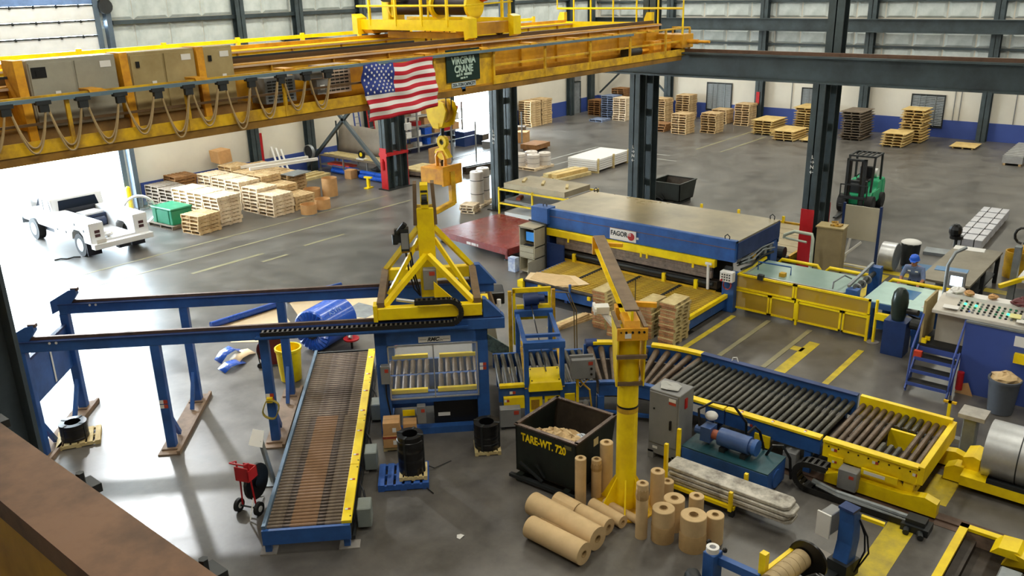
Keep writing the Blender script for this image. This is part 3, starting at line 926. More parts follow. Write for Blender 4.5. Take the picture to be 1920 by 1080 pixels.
mk('mast_slots', B().box(-.06, -.215, 1.98, .07, -.2, 2.04).box(-.06, -.215, 2.22, .07, -.2, 2.26), SteelD, parent=ms_)
apex = (0, -.24, .98)
for s in (-1, 1):
    YT.p('front_brace', B().beam((s * .86, -1.08, .24), (s * .02, -.24, .96), .1, .1), Ymach)
    YT.p('rear_brace', B().beam((s * .9, 1.0, .32), (s * .14, .1, 1.45), .09, .1), Ymach)
    YT.p('inner_brace', B().beam((s * .8, -.3, .2), (s * .15, -.05, 1.25), .07, .08), Ymach)
YT.p('gusset', B().prism([(.1, .05), (.55, .05), (.1, .5)], 'y', -.55, -.5), Ymach)
YT.p('junction_box', B().box(-.1, -.44, .3, .16, -.24, .72), GreyC, bev=.01)
YT.p('box_label', B().box(.02, -.447, .6, .13, -.44, .68), LabR)
hy = YT.p('valve_unit', B().box(-.5, -.2, 1.05, -.34, .0, 1.5).box(-.62, -.1, 1.2, -.5, .05, 1.46).cyl((-.56, -.1, 1.4), (-.4, -.15, 1.6), .05, 8).cyl((-.62, 0, 1.15), (-.62, 0, 1.35), .06, 8), SteelD)
mk('valve_cover', B().box(-.49, -.22, 1.1, -.35, -.2, 1.42), GreyC, parent=hy)
YT.p('valve_arm', B().beam((-.5, -.08, 1.02), (-.12, -.05, 1.06), .12, .06), Ydirty)
for dx, dy in ((0, 0), (.06, .05), (.1, -.05)):
    YT.p('hydraulic_hose', B().tube([(-.42 + dx, -.1 + dy, 1.02), (-.38 + dx, -.12, .6), (-.3 + dx, -.15, .25), (-.18, -.18, .1)], .018, 6), Black)
YT.p('cylinder', B().cyl((-.62, -1.05, .36), (.22, -1.12, .22), .035, 10), SteelB, sm=True)

# ------------------------------------------------------------------ blue strapping frame with the clear guard
SF = T('strapping_press', 'blue press frame with clear sliding guard under the yellow mast', 'machine', dg(15.66, -.2, 0), D45)
for x in (-1.16, .78):
    SF.p('front_post', B().box(x, -.1, 0, x + .24, .16, 2.22), Blue, bev=.01)
    SF.p('rear_post', B().box(x, 1.9, 0, x + .24, 2.14, 2.22), Blue, bev=.01)
    SF.p('side_beam', B().box(x + .02, .1, 1.95, x + .22, 1.95, 2.2), Blue)
    SF.p('side_sill', B().box(x + .02, .1, 0, x + .22, 1.95, .16), Blue)
SF.p('header_panel', B().box(-1.16, -.1, 1.95, 1.02, .1, 2.24), Blue, bev=.01)
SF.p('header_step', B().box(.3, -.14, 2.2, 1.36, .1, 2.42), Blue, bev=.01)
SF.p('corner_gusset', B().prism([(.95, 2.42), (1.36, 2.42), (1.0, 2.8), (.95, 2.8)], 'y', -.1, .1), Blue)
SF.p('rear_gusset', B().prism([(.9, 2.42), (1.36, 2.42), (1.0, 2.86), (.9, 2.86)], 'y', 1.9, 2.1), Blue)
SF.p('rear_header', B().box(-1.16, 1.95, 1.95, 1.02, 2.14, 2.24), Blue)
SF.p('bottom_sill', B().box(-1.16, -.12, 0, 1.02, .05, .14), Blue)
SF.p('mid_sill', B().box(-.92, -.02, .66, .8, .08, .8), Blue)
SF.p('dark_skirt', B().box(-.1, .06, .14, .8, .1, .62), Black)
SF.p('rear_skirt', B().box(-.92, 1.0, .14, .8, 1.04, .5), SteelD)
np_ = SF.p('name_plate', B().box(-.32, -.118, 1.985, .3, -.1, 2.1), LabW)
pk = mat('print_black', (26, 26, 28), .5, var=0)
text('RMC', .105, pk, np_, (-.04, -.12, 2.043), shear=.35, bold=.004)
text('ON', .05, pk, np_, (.11, -.12, 2.023), shear=.35)
mk('plate_line', B().box(-.3, -.12, 2.038, -.17, -.118, 2.045).box(.16, -.12, 2.038, .28, -.118, 2.045), pk, parent=np_)
gd = SF.p('guard_frame', B().box(-.93, -.14, .8, -.905, -.11, 1.95).box(.79, -.14, .8, .815, -.11, 1.95).box(-.93, -.14, 1.925, .815, -.11, 1.95).box(-.93, -.14, .8, .815, -.11, .825).box(-.06, -.14, .8, -.035, -.11, 1.95), SteelB)
M = bpy.data.materials.new('clear_polycarbonate')
M.use_nodes = True
nt = M.node_tree
p_ = nt.nodes['Principled BSDF']
p_.inputs['Base Color'].default_value = (.85, .92, .95, 1)
p_.inputs['Roughness'].default_value = .05
p_.inputs['Alpha'].default_value = .08
for xa, xb in ((-.905, -.06), (-.035, .79)):
    mk('clear_pane', B().box(xa, -.13, .825, xb, -.12, 1.925), M, parent=gd)
warn(SF.o, .91, -.1, 1.45, .065, 'y', 2)
for x, z in ((-1.0, 1.2), (-.35, .3)):
    cb = SF.p('control_box', B().box(x - .08, -.24, z, x + .09, -.1, z + .38), GreyC, bev=.01)
    mk('box_label', B().box(x + .0, -.246, z + .25, x + .07, -.24, z + .32), LabR, parent=cb)
SF.p('yellow_tag', B().box(-.72, -.1, .42, -.48, -.06, .54), Ymach)
SF.p('white_tag', B().box(-.02, .045, .3, .22, .06, .37), LabW)
SF.p('conduit', B().tube([(-1.0, -.18, 1.2), (-1.0, -.17, .9), (-.95, -.16, .5), (-.9, -.14, .2)], .015, 6), Black)
# rollers inside the frame
RB = T('roller_bed', 'short double row of steel rollers inside the blue strapping frame', 'conveyor', dg(16.7, -.2, 0), D45)
for y in (-.78, .02, .82):
    RB.p('side_channel', B().box(-1.1, y - .04, .45, .92, y + .04, .78), Blue)
for y, xa, xb in ((-.82, -1.05, -.2), (-.82, 0, .85), (.9, -.98, -.2), (.86, 0.05, .85)):
    RB.p('yellow_guard', B().box(xa, y - .05, .78, xb, y + .03, .86), Ymach)
rr = None
for i in range(13):
    if i in (6,):
        continue
    for y0 in (-.74, .06):
        l = (-.98 + i * .15, y0, .74)
        if rr is None:
            rr = RB.p('roller', B().cyl((0, 0, 0), (0, .72, 0), .055, 12), Roll, sm=True, loc=l)
        else:
            link_copy(rr, RB, l)
for x in (-1.0, .8):
    for y in (-.78, .82):
        RB.p('leg', B().box(x - .05, y - .05, 0, x + .05, y + .05, .45), Blue)

# ------------------------------------------------------------------ low roller conveyor at lower left
LC = T('roller_conveyor', 'long low conveyor of thin brown rollers with yellow side cover', 'conveyor', dg(12.0, -2.32, 0), D45)
LC.p('left_rail', B().box(-.72, -.05, .22, -.66, 6.95, .52), mat('grey_blue_rail', (92, 118, 142), .4, m=.2, var=.2))
LC.p('right_rail', B().box(.52, -.05, .22, .58, 6.95, .44), Blue)
LC.p('end_plate', B().box(-.72, -.1, .2, .66, -.04, .46), Blue)
LC.p('far_plate', B().box(-.72, 6.93, .2, .6, 6.98, .46), SteelD)
for k in range(4):
    c = LC.p('yellow_cover', B().box(.52, -.02 + k * 1.735, .44, .68, 1.7 + k * 1.735, .5), Ymach, bev=.006)
    warn(c, .6, .3 + k * 1.735, .502, .045, 'z')
    warn(c, .6, 1.2 + k * 1.735, .502, .045, 'z')
    mk('cover_screws', B().cyl((.655, .1 + k * 1.735, .5), (.655, .1 + k * 1.735, .506), .014, 6).cyl((.655, 1.6 + k * 1.735, .5), (.655, 1.6 + k * 1.735, .506), .014, 6), Black, parent=c)
def banded(segs, r, n=10):
    b = B()
    xs = [segs[0][0]] + [q[1] for q in segs]
    for x in xs:
        for k in range(n):
            b.v.append((x, r * math.cos(2 * PI * k / n), r * math.sin(2 * PI * k / n)))
    for i, q in enumerate(segs):
        for k in range(n):
            j = (k + 1) % n
            b.f.append((i * n + k, i * n + j, (i + 1) * n + j, (i + 1) * n + k))
            b.m.append(q[2])
    return b
rm = [RollM, mat('tan_roller_band', (126, 110, 94), .55, m=.2, var=.2, sc=8), mat('brown_roller_band', (148, 114, 84), .6, var=.12, sc=8)]
ro, rq = None, None
for i in range(70):
    l = (0, .06 + i * .0985, .42)
    if i < 38:
        if ro is None:
            ro = LC.p('roller', banded([(-.66, -.42, 1), (-.42, -.3, 0), (-.3, .12, 2), (.12, .25, 0), (.25, .52, 1)], .035), rm, sm=True, loc=l)
        else:
            link_copy(ro, LC, l)
    elif rq is None:
        rq = LC.p('roller', banded([(-.66, -.3, 1), (-.3, .3, 0), (.3, .52, 1)], .035), rm, sm=True, loc=l)
    else:
        link_copy(rq, LC, l)
for x in (-.66, .58):
    for y in (.02, 2.3, 4.6, 6.9):
        lg = LC.p('leg', B().box(x - .05, y - .04, .02, x + .05, y + .05, .25), Blue)
        mk('foot_pad', B().box(x - .13, y - .1, 0, x + .2 if x > 0 else x + .13, y + .12, .02), Concrete, parent=lg)
for y in (.55, 2.35, 4.3):
    mo = LC.p('gearmotor_box', B().box(.72, y - .16, .06, .95, y + .2, .42), mat('motor_grey_green', (132, 140, 136), .45, var=.1), bev=.015)
    mk('motor_cable', B().tube([(.84, y + .2, .35), (.8, y + .4, .42), (.72, y + .7, .36), (.7, y + 1.2, .3)], .018, 6), Black, parent=mo)
LC.p('side_ducts', B().box(.6, .1, .12, .64, 6.8, .18).box(.66, .1, .06, .7, 6.8, .12), SteelD)

# ------------------------------------------------------------------ strapping head station
ST = T('strapping_machine', 'blue and yellow strapping station between press frame and curved conveyor', 'machine', dg(16.7, 1.95, 0), D45)
for x in (-.36, .36):
    ST.p('front_post', B().box(x - .045, -.95, 0, x + .045, -.83, 1.72), Blue)
    ST.p('rear_post', B().box(x - .045, .82, 0, x + .045, .94, 1.72), Blue)
    ST.p('top_side_bar', B().box(x - .04, -.9, 1.62, x + .04, .9, 1.7), Blue)
ST.p('front_header', B().box(-.42, -.97, 1.62, .42, -.83, 1.76), Blue)
ST.p('front_lip', B().box(-.36, -.8, 1.8, .34, -.72, 1.86), Blue)
ST.p('rear_header', B().box(-.42, .82, 1.62, .42, .94, 1.76), Blue)
hd = ST.p('strap_head_cover', B().hexa([(-.34, -1.05, .72), (.36, -1.05, .72), (.36, -.65, .8), (-.34, -.65, .8), (-.3, -1.02, .92), (.33, -1.02, .92), (.33, -.62, 1.08), (-.3, -.62, 1.08)]), Ymach, bev=.015)
mk('cover_screws', B().sph((-.26, -.98, .945), .016, 6).sph((.29, -.98, .945), .016, 6).sph((-.26, -.68, 1.06), .016, 6).sph((.29, -.68, 1.06), .016, 6), Black, parent=hd)
for x in (-.38, .38):
    ST.p('chute_rail', B().beam((x, -.95, .75), (x, -.1, 1.3), .05, .05).beam((x * .9, -.1, 1.3), (x * .9, .2, 1.3), .05, .05), Ydirty)
ST.p('chute_cross', B().beam((-.38, -.1, 1.3), (.38, -.1, 1.3), .05, .05), Ydirty)
for k, (xa, xb) in enumerate(((-.34, -.05), (.0, .34))):
    pn = ST.p('vent_panel', B().box(xa, -.94, .22, xb, -.9, .55), Ymach)
    mk('vent_mesh', B().box(xa + .06, -.946, .28, xb - .06, -.94, .5), mat('mesh_ochre', (170, 126, 20), .6, var=.2, sc=60), parent=pn)
ST.p('lower_panel', B().box(.4, -.94, .3, .62, -.9, .58), Ymach)
yf = ST.p('yellow_frame', B().box(-.44, 1.0, .9, -.38, 1.06, 2.2).box(.34, 1.0, .9, .4, 1.06, 2.2).box(-.44, 1.0, 2.12, .4, 1.06, 2.22).box(-.36, .98, 1.75, .36, 1.06, 1.83).box(-.36, .98, 1.5, .36, 1.06, 1.6), Ymach)
for x in (-.5, .46):
    mk('side_rail', B().box(x - .04, 1.02, .2, x + .04, 1.1, 2.15), Ydirty, parent=yf)
ST.p('strap_motor', B().cyl((-.2, 1.0, 1.95), (.12, 1.0, 1.98), .14, 14).cyl((.12, 1.0, 1.98), (.26, .98, 1.98), .09, 10).box(-.2, .88, 1.72, .1, 1.08, 1.84), BlueDk, sm=True)
ST.p('strap_tape', B().tube([(-.05, .9, 1.9), (-.04, .4, 1.72), (.02, -.3, 1.3), (.05, -.8, 1.05)], .012, 4), Black)
bx = ST.p('control_box', B().box(.52, -1.12, .98, 1.0, -.92, 1.4), GreyC, bev=.012)
mk('box_lid_rail', B().box(.5, -1.0, 1.41, .98, -.95, 1.45), GreyC, parent=bx)
mk('box_label', B().box(.86, -1.127, 1.28, .95, -1.12, 1.35), LabR, parent=bx)
mk('box_knob', B().cyl((.92, -1.14, 1.2), (.92, -1.12, 1.2), .025, 8).cyl((.92, -1.14, 1.08), (.92, -1.12, 1.08), .025, 8), Black, parent=bx)
mk('box_stand', B().cyl((.66, -1.0, 0), (.66, -1.0, .98), .03, 8), Ymach, parent=bx)
b2 = ST.p('floor_box', B().box(-.94, -1.22, .06, -.52, -1.02, .46), GreyC, bev=.012)
mk('box_label', B().box(-.66, -1.227, .34, -.56, -1.22, .42), LabR, parent=b2)
mk('box_feet', B().box(-.92, -1.2, 0, -.85, -1.04, .06).box(-.6, -1.2, 0, -.53, -1.04, .06), SteelD, parent=b2)
ST.p('yellow_box', B().box(-.84, -1.0, .36, -.42, -.9, .6), Ymach)
warn(ST.o, -.78, -1.0, .54, .05)
ST.p('hose_bundle', B().tube([(.7, -1.0, .9), (.9, -1.05, .7), (.95, -1.0, .3), (1.02, -.95, .05)], .02, 6).tube([(.6, -1.02, .98), (.7, -1.1, .8), (.86, -1.08, .95)], .012, 5), Ydirty)
ST.p('pressure_gauge', B().cyl((.82, -1.0, .42), (.82, -1.06, .42), .05, 10).beam((.66, -.98, .42), (.95, -.98, .42), .03, .03), SteelB)
pts = [(.5, 1.0, 2.1), (.8, 1.05, 2.05), (.98, 1.1, 1.6), (1.0, 1.1, .6), (1.05, 1.05, .05)]
ST.p('loose_cable', B().tube(pts, .014, 5).tube([(p[0] - .05, p[1] + .03, p[2]) for p in pts], .014, 5), mat('ochre_cable', (120, 100, 56), .6, var=.1))

# ------------------------------------------------------------------ link conveyor and curve
LK = T('link_conveyor', 'straight run of rollers passing through the strapping head', 'conveyor', dg(16.7, 2.0, 0), D45)
for s in (-1, 1):
    LK.p('side_channel', B().box(-.98, s * .84 - .04, .46, 1.02, s * .84 + .04, .78), Blue)
LK.p('yellow_cap', B().box(-.96, -.92, .78, -.44, -.8, .84), Ymach)
LK.p('rear_cap', B().box(-.3, .8, .78, .3, .9, .82), Blue)
warn(LK.o, -.7, -.885, .66, .06)
rr = None
for i in range(13):
    l = (-.92 + i * .155, 0, .74)
    if rr is None:
        rr = LK.p('roller', B().cyl((0, -.8, 0), (0, .8, 0), .055, 12), RollG, sm=True, loc=l)
    else:
        link_copy(rr, LK, l)
for x in (-.85, .95):
    for y in (-.84, .84):
        LK.p('leg', B().box(x - .06, y - .05, 0, x + .06, y + .05, .46), Blue)

CV = T('curved_conveyor', 'curved roller conveyor turning toward the main line behind the yellow jib', 'conveyor', dg(14.2, 3.07, 0), D45)
R_in, R_out = 1.62, 3.4
def arc(r0, r1, z0, z1, a0, a1, n=10):
    b = B()
    vs, fs = [], []
    for i in range(n + 1):
        t = a0 + (a1 - a0) * i / n
        for r in (r0, r1):
            for z in (z0, z1):
                vs.append((r * math.sin(t), r * math.cos(t), z))
    for i in range(n):
        o = i * 4
        for (p, q) in ((0, 1), (1, 3), (3, 2), (2, 0)):
            fs.append((o + p, o + q, o + 4 + q, o + 4 + p))
    fs += [(0, 2, 3, 1), (n * 4, n * 4 + 1, n * 4 + 3, n * 4 + 2)]
    return b.add(vs, fs)
CV.p('inner_rail', arc(R_in - .07, R_in, .5, .78, 0, PI / 4), Blue)
CV.p('inner_cap', arc(R_in - .1, R_in + .02, .78, .82, 0, PI / 4), Blue)
CV.p('outer_rail', arc(R_out, R_out + .07, .5, .84, 0, PI / 4), Blue)
for k in range(2):
    CV.p('outer_yellow_cap', arc(R_out - .02, R_out + .14, .84, .9, .06 + k * .38, .4 + k * .38), Ymach)
CV.p('support_pan', arc(R_in, R_out, .44, .48, 0, PI / 4), DumpI)
rr = None
for i in range(11):
    t = .04 + i * (PI / 4 - .06) / 10
    if rr is None:
        rr = CV.p('roller', B().cyl((0, R_in + .02, .74), (0, R_out, .74), .035, 12, r2=.075), Roll, sm=True)
        o = rr
    else:
        o = link_copy(rr, CV)
    o.rotation_euler = (0, 0, -t)
for t in (.02, .72):
    for r in (R_in - .04, R_out + .04):
        CV.p('leg', B().cbox((r * math.sin(t), r * math.cos(t), .25), (.13, .13, .5)), Blue)
CV.p('leg_tie', B().beam((R_in * math.sin(.02), R_in * math.cos(.02) - .04, .14), (R_in * math.sin(.72), R_in * math.cos(.72) - .04, .14), .06, .07), Blue)
warn(CV.o, .45, R_in - .12, .66, .06)
CV.p('blue_motor', B().cyl((.05, R_out + .1, .82), (.3, R_out + .1, .82), .12, 12), BlueDk, sm=True)

# ------------------------------------------------------------------ main roller conveyor
MC = T('main_conveyor', 'long blue roller conveyor with yellow edge running to the lower right', 'conveyor', (14.7, 6.2, 0))
y0, y1 = -1.62, 1.68
for k, (a, c) in enumerate(((y0, .2), (.23, y1))):
    MC.p('near_channel', B().box(-.94, a, .48, -.86, c, .78), Blue)
    cp = MC.p('yellow_edge', B().box(-.98, a, .78, -.82, c, .83), Ymach, bev=.005)
    for q in range(3):
        warn(cp, -.9, a + .3 + q * (c - a) / 3, .832, .04, 'z')
MC.p('far_channel', B().box(.86, y0, .48, .94, y1, .9), Blue)
MC.p('far_lip', B().box(.84, y0, .9, .98, y1, .93), BlueDk)
rr = None
for i in range(25):
    l = (0, y0 + .07 + i * .135, .75)
    if rr is None:
        rr = MC.p('roller', B().cyl((-.86, 0, 0), (.86, 0, 0), .05, 12), RollG, sm=True, loc=l)
    else:
        link_copy(rr, MC, l)
MC.p('bottom_pan', B().box(-.8, y0, .4, .8, y1, .42), DumpI)
for y in (1.4, .55, -.35, -1.4):
    for x in (-.86, .86):
        lg = MC.p('leg', B().box(x - .05, y - .06, 0, x + .05, y + .06, .48), Blue)
    MC.p('leg_tie', B().box(-.86, y - .03, .12, .86, y + .03, .18), Blue)
warn(MC.o, -.946, -.3, .64, .05, 'x')
MC.p('white_sign', B().box(-.948, .62, .56, -.94, .95, .72), LabW)
MC.p('yellow_hanger', B().box(-1.0, -.72, .3, -.96, -.42, .54), Ymach)
warn(MC.o, -1.002, -.58, .4, .04, 'x')
MC.p('grey_motor_box', B().box(-1.05, -1.25, .06, -.85, -1.0, .4), GreyC, bev=.01)
MC.p('wire_loop', B().tube([(.9, 1.0, .9), (.92, .98, 1.0), (.93, .9, 1.02), (.92, .86, .93)], .012, 5), LabW)

# rails set in the floor and the yellow transfer car
for x in (13.75, 15.62):
    mk('floor_rail', B().box(x - .04, -6, 0, x + .04, 5.4, .03).box(x - .2, -6, 0, x + .2, 5.4, .006), rust, parent=floor)
TC = T('transfer_car', 'yellow transfer car with rollers on floor rails at the conveyor end', 'transfer car', (14.68, 3.72, 0))
TC.p('near_channel', B().box(-.95, -.82, .5, -.87, .8, .8), Ymach)
TC.p('near_cap', B().box(-1.0, -.82, .8, -.84, .8, .85), Ymach, bev=.005)
TC.p('far_channel', B().box(.85, -.82, .55, .95, .8, .95), Ymach)
TC.p('end_channel', B().box(-1.0, -.88, .55, .98, -.78, .88), Ymach, bev=.005)
rr = None
for i in range(12):
    y = .72 - i * .13
    if i in (6, 7, 8):
        for xa, xb in ((-.86, -.42), (.3, .86)):
            TC.p('short_roller', B().cyl((xa, y, .77), (xb, y, .77), .05, 12), RollG, sm=True)
        continue
    if rr is None:
        rr = TC.p('roller', B().cyl((-.86, 0, 0), (.86, 0, 0), .05, 12), Roll, sm=True, loc=(0, y, .77))
    else:
        link_copy(rr, TC, (0, y, .77))
TC.p('lift_cradle', B().box(-.2, -.45, .3, .3, .05, .34).box(.2, -.45, .3, .26, .05, .78), Ymach)
TC.p('deck', B().box(-.8, -.7, .4, .8, .7, .43), DumpI)
for x in (-.93, .93):
    c = TC.p('carriage_side', B().prism([(-1.15, .05), (-1.15, .3), (-.95, .36), (-.6, .3), (.5, .3), (.7, .2), (.7, .05)], 'x', x - .09, x + .09), Ymach)
    for y in (-1.0, .5):
        mk('car_wheel', B().cyl((x - .06, y, .11), (x + .06, y, .11), .1, 14), SteelD, parent=c)
TC.p('car_frame', B().box(-.85, .3, .1, .85, .45, .25).box(-.85, -.7, .1, .85, -.55, .25), Ymach)
for x in (-.85, .85):
    for y in (-.65, .6):
        TC.p('column', B().box(x - .06, y - .08, .2, x + .06, y + .08, .55), Ymach)
TC.p('side_cover', B().prism([(-.7, .22), (.35, .22), (.25, .5), (.1, .48), (-.05, .55), (-.5, .45)], 'x', -.9, -.86), Ymach)
TC.p('plate', B().box(-1.02, -.5, .42, -.98, .1, .54), Ymach)
TC.p('plate_label', B().box(-1.026, -.3, .45, -1.02, .05, .51), LabW)
TC.p('yellow_tag', B().box(-1.0, .42, .36, -.96, .68, .58), Ymach)
warn(TC.o, -1.002, .56, .48, .04, 'x')
warn(TC.o, -.956, .6, .68, .05, 'x')
warn(TC.o, -.956, -.1, .68, .05, 'x')
warn(TC.o, -.956, -.75, .68, .05, 'x')
bb = B()
for q in range(9):
    bb.cyl((-.96, .7 - q * .17, .72), (-.95, .7 - q * .17, .72), .016, 6)
TC.p('bolt_heads', bb, Black)
TC.p('grey_gear_box', B().box(-1.2, .1, .12, -.98, .42, .5), GreyC, bev=.012)
TC.p('gear_box_label', B().box(-1.206, .15, .36, -1.2, .23, .42), LabR)

E2 = T('cable_chain', 'black cable drag chain lying beside the yellow transfer car', 'cable chain', (13.3, 3.9, 0))
path = [(-.95 + i * .1, .07) for i in range(17)]
path += [(.65 + .24 * math.sin(t), .31 - .24 * math.cos(t)) for t in [i * PI / 8 for i in range(9)]]
path += [(.65 - .1 * i, .55) for i in range(1, 4)]
first = None
for i in range(len(path) - 1):
    (ya, za), (yb, zb) = path[i], path[i + 1]
    an = math.atan2(zb - za, yb - ya)
    if first is None:
        first = E2.p('chain_link', B().box(-.12, -.05, -.05, -.1, .05, .05).box(.1, -.05, -.05, .12, .05, .05).box(-.1, -.025, .035, .1, .025, .05).box(-.1, -.025, -.05, .1, .025, -.035), MATS['chain_black'])
        o = first
    else:
        o = link_copy(first, E2)
    o.location = (0, (ya + yb) / 2, (za + zb) / 2)
    o.rotation_euler = (an, 0, 0)
E2.p('hose_bundle', B().tube([(.02, .6, .2), (.0, .2, .14), (0, -.6, .14), (.05, -1.2, .1)], .05, 8).tube([(-.07, .5, .2), (-.08, .1, .13), (-.08, -1.0, .1)], .03, 6), Galv)
one('manifold_block', 'black hydraulic hose manifold at the end of the floor drag chain', 'manifold', B().box(-.16, -.22, 0, .16, .2, .12).box(-.1, -.15, .12, .12, .15, .2).cyl((-.16, -.1, .05), (-.3, -.15, .05), .05, 8).cyl((-.16, .1, .05), (-.28, .08, .05), .05, 8), SteelD, (13.25, 2.75, 0))

# ------------------------------------------------------------------ yellow jib crane
JA = math.atan2(.66, .75)
JB = T('jib_crane', 'tall yellow jib crane post with a brown-topped boom', 'jib crane', (10.95, 6.82, 0), JA - PI / 2)
JB.p('base_plate', B().cyl((0, 0, 0), (0, 0, .03), .52, 20), Ydirty)
JB.p('post', B().cyl((0, 0, .03), (0, 0, 3.3), .172, 28), Ymach, sm=True)
JB.p('post_collar', B().cyl((0, 0, 1.92), (0, 0, 1.95), .18, 28), Black, sm=True)
JB.p('post_band', B().cyl((0, 0, 1.83), (0, 0, 1.92), .175, 28), Ydirty, sm=True)
for k in range(6):
    t = k * PI / 3 + .35
    bb = B().prism([(.14, .03), (.46, .03), (.46, .07), (.16, .62), (.14, .62)], 'y', -.012, .012)
    JB.p('base_gusset', bb.xf(Matrix.Rotation(t, 4, 'Z')), Ymach)
for s in (-1, 1):
    JB.p('head_cheek', B().prism([(-.3, 3.4), (.42, 3.4), (.42, 3.28), (.12, 2.55), (-.12, 2.35), (-.2, 2.35), (-.3, 3.2)], 'x', s * .215 - .012, s * .215 + .012), Ymach)
fp = JB.p('head_front_plate', B().box(-.24, -.33, 3.2, .24, -.3, 3.4), Orange)
mk('plate_bolts', B().cyl((-.18, -.34, 3.34), (-.18, -.33, 3.34), .014, 6), Black, parent=fp)
for q in (-.1, 0.0, .1, .18):
    mk('plate_bolts', B().cyl((q, -.345, 3.34), (q, -.33, 3.34), .02, 8), Black, parent=fp)
mk('plate_label', B().box(-.12, -.336, 3.24, -.02, -.33, 3.32), LabW, parent=fp)
JB.p('head_cross_bar', B().box(-.24, -.32, 2.88, .24, -.27, 2.94), brn)
JB.p('head_lower_bar', B().box(-.22, -.2, 2.36, .22, -.16, 2.42), brn)
JB.p('head_top_frame', B().box(-.24, -.3, 3.38, -.18, .42, 3.42).box(.18, -.3, 3.38, .24, .42, 3.42), brn)
JB.p('boom_seat', B().prism([(-.3, 3.38), (.3, 3.38), (.15, 3.5), (-.25, 3.5)], 'x', -.12, .12), Orange)
bm_ = JB.p('boom', B().box(-.02, -.25, 3.42, .02, 3.95, 3.66).box(-.09, -.25, 3.4, .09, 3.95, 3.42), Ymach)
mk('boom_top', B().box(-.11, -.25, 3.66, .11, 3.95, 3.685), brn, parent=bm_)
mk('boom_end_plate', B().box(-.13, 3.9, 3.3, .0, 3.98, 3.66), Orange, parent=bm_)
mk('boom_end_bar', B().beam((.0, 3.7, 3.58), (.42, 3.55, 3.58), .06, .07), Orange, parent=bm_)
mk('boom_cross_bar', B().beam((.08, .75, 3.42), (.55, .62, 3.42), .07, .08), Orange, parent=bm_)
mk('boom_stop', B().box(-.14, .55, 3.2, .0, .75, 3.42), Orange, parent=bm_)
PH = T('pendant_hoist', 'small white trolley with hanging control pendant under the jib boom', 'hoist', (10.95 + .75 * .95, 6.82 + .66 * .95, 2.6), JA - PI / 2)
PH.p('trolley', B().box(-.42, -.1, .6, -.2, .1, .72).cyl((-.42, -.08, .66), (-.46, -.08, .66), .08, 10).cyl((-.42, .1, .66), (-.46, .1, .66), .08, 10).beam((-.3, 0, .6), (-.12, -.25, .42), .09, .05), LabW)
PH.p('chain', B().cyl((.4, .9, .9), (.4, .9, .42), .008, 5), SteelD)
PH.p('pendant_cap', B().cyl((.4, .9, .42), (.4, .9, .34), .02, 10, r2=.075), Ymach, sm=True)
PH.p('pendant_body', B().box(.33, .84, .2, .47, .96, .34), GreyC)
for k in range(7):
    a = k * .9
    PH.p('hanging_hose', B().tube([(.4, .9, .18), (.4 + .16 * math.cos(a), .9 + .1 * math.sin(a), .08), (.4 + .24 * math.cos(a), .9 + .16 * math.sin(a), -.14 - .03 * k), (.4 + .2 * math.cos(a + .3), .9 + .1 * math.sin(a + .3), -.3 - .03 * k)], .012, 5), Black)

# ------------------------------------------------------------------ dumpster with crumpled paper
def hopper(name, label, loc, rz, lx, ly, h, txt=None):
    t = T(name, label, 'dumpster', loc, rz)
    w = .03
    def wall(q):
        return B().hexa(q)
    # x: depth from the front face, y: across
    x0, x1, xt = 0, lx * .82, lx
    t.p('front_wall', B().box(x0, 0, .14, x0 + w, ly, h), DumpG)
    for y in (0, ly - w):
        t.p('side_wall', B().prism([(x0, .14), (x1, .14), (xt, h), (x0, h)], 'y', y, y + w), DumpG)
    t.p('sloped_wall', wall([(x1 - w, w, .14), (x1, w, .14), (x1, ly - w, .14), (x1 - w, ly - w, .14), (xt - w, w, h), (xt, w, h), (xt, ly - w, h), (xt - w, ly - w, h)]), DumpI)
    t.p('bottom', B().box(x0, 0, .14, x1, ly, .17), DumpI)
    rim = mat('worn_shiny_rim', (120, 104, 96), .25, m=.6, var=.3, sc=5)
    t.p('rim', B().box(x0 - .02, -.02, h, x0 + .05, ly + .02, h + .03).box(x0, -.02, h, xt + .02, .05, h + .03).box(x0, ly - .05, h, xt + .02, ly + .02, h + .03).box(xt - .05, 0, h, xt + .02, ly, h + .03), rim if txt else DumpG)
    for y in (.1, ly - .2):
        t.p('fork_skid', B().box(x0 - .12, y, 0, x1, y + .12, .14), DumpG)
    t.p('front_bar', B().box(x0 - .16, -.05, .06, x0 - .08, ly + .05, .12), SteelD)
    t.p('latch_lever', B().beam((x0 - .03, ly * .5, .2), (x0 - .05, ly * .62, .42), .03, .03).beam((x0 - .06, ly * .9, .36), (x0 - .1, ly * .5, .16), .04, .04), SteelD)
    if txt:
        text(txt, .21, Ymach, t, (x0 - .006, ly * .53, h - .2), (PI / 2, 0, -PI / 2), sx=.72, bold=.006)
        t.p('small_plate', B().box(x0 - .006, .1, h - .14, x0, .24, h - .07), mat('olive_plate', (96, 92, 60), .5, var=0))
        t.p('side_plate', B().box(.55, -.006, h - .28, .7, 0, h - .14), mat('tan_plate', (206, 184, 130), .5, var=0))
    return t


hopper('dumpster', 'black steel scrap dumpster stencilled with its tare weight', (10.6, 7.6, 0), .04, 1.3, 1.3, 1.05, 'TARE-WT. 720')


def crumple(name, label, cat, loc, r, m, group=None, sz=(1, 1, 1), seed=0):
    rnd = random.Random(seed)
    b = B().sph((0, 0, 0), r, 12, sz)
    b.v = [tuple(c * (1 + rnd.uniform(-.28, .22)) for c in v) for v in b.v]
    return one(name, label, cat, b, m, loc, rnd.uniform(0, 3), group)


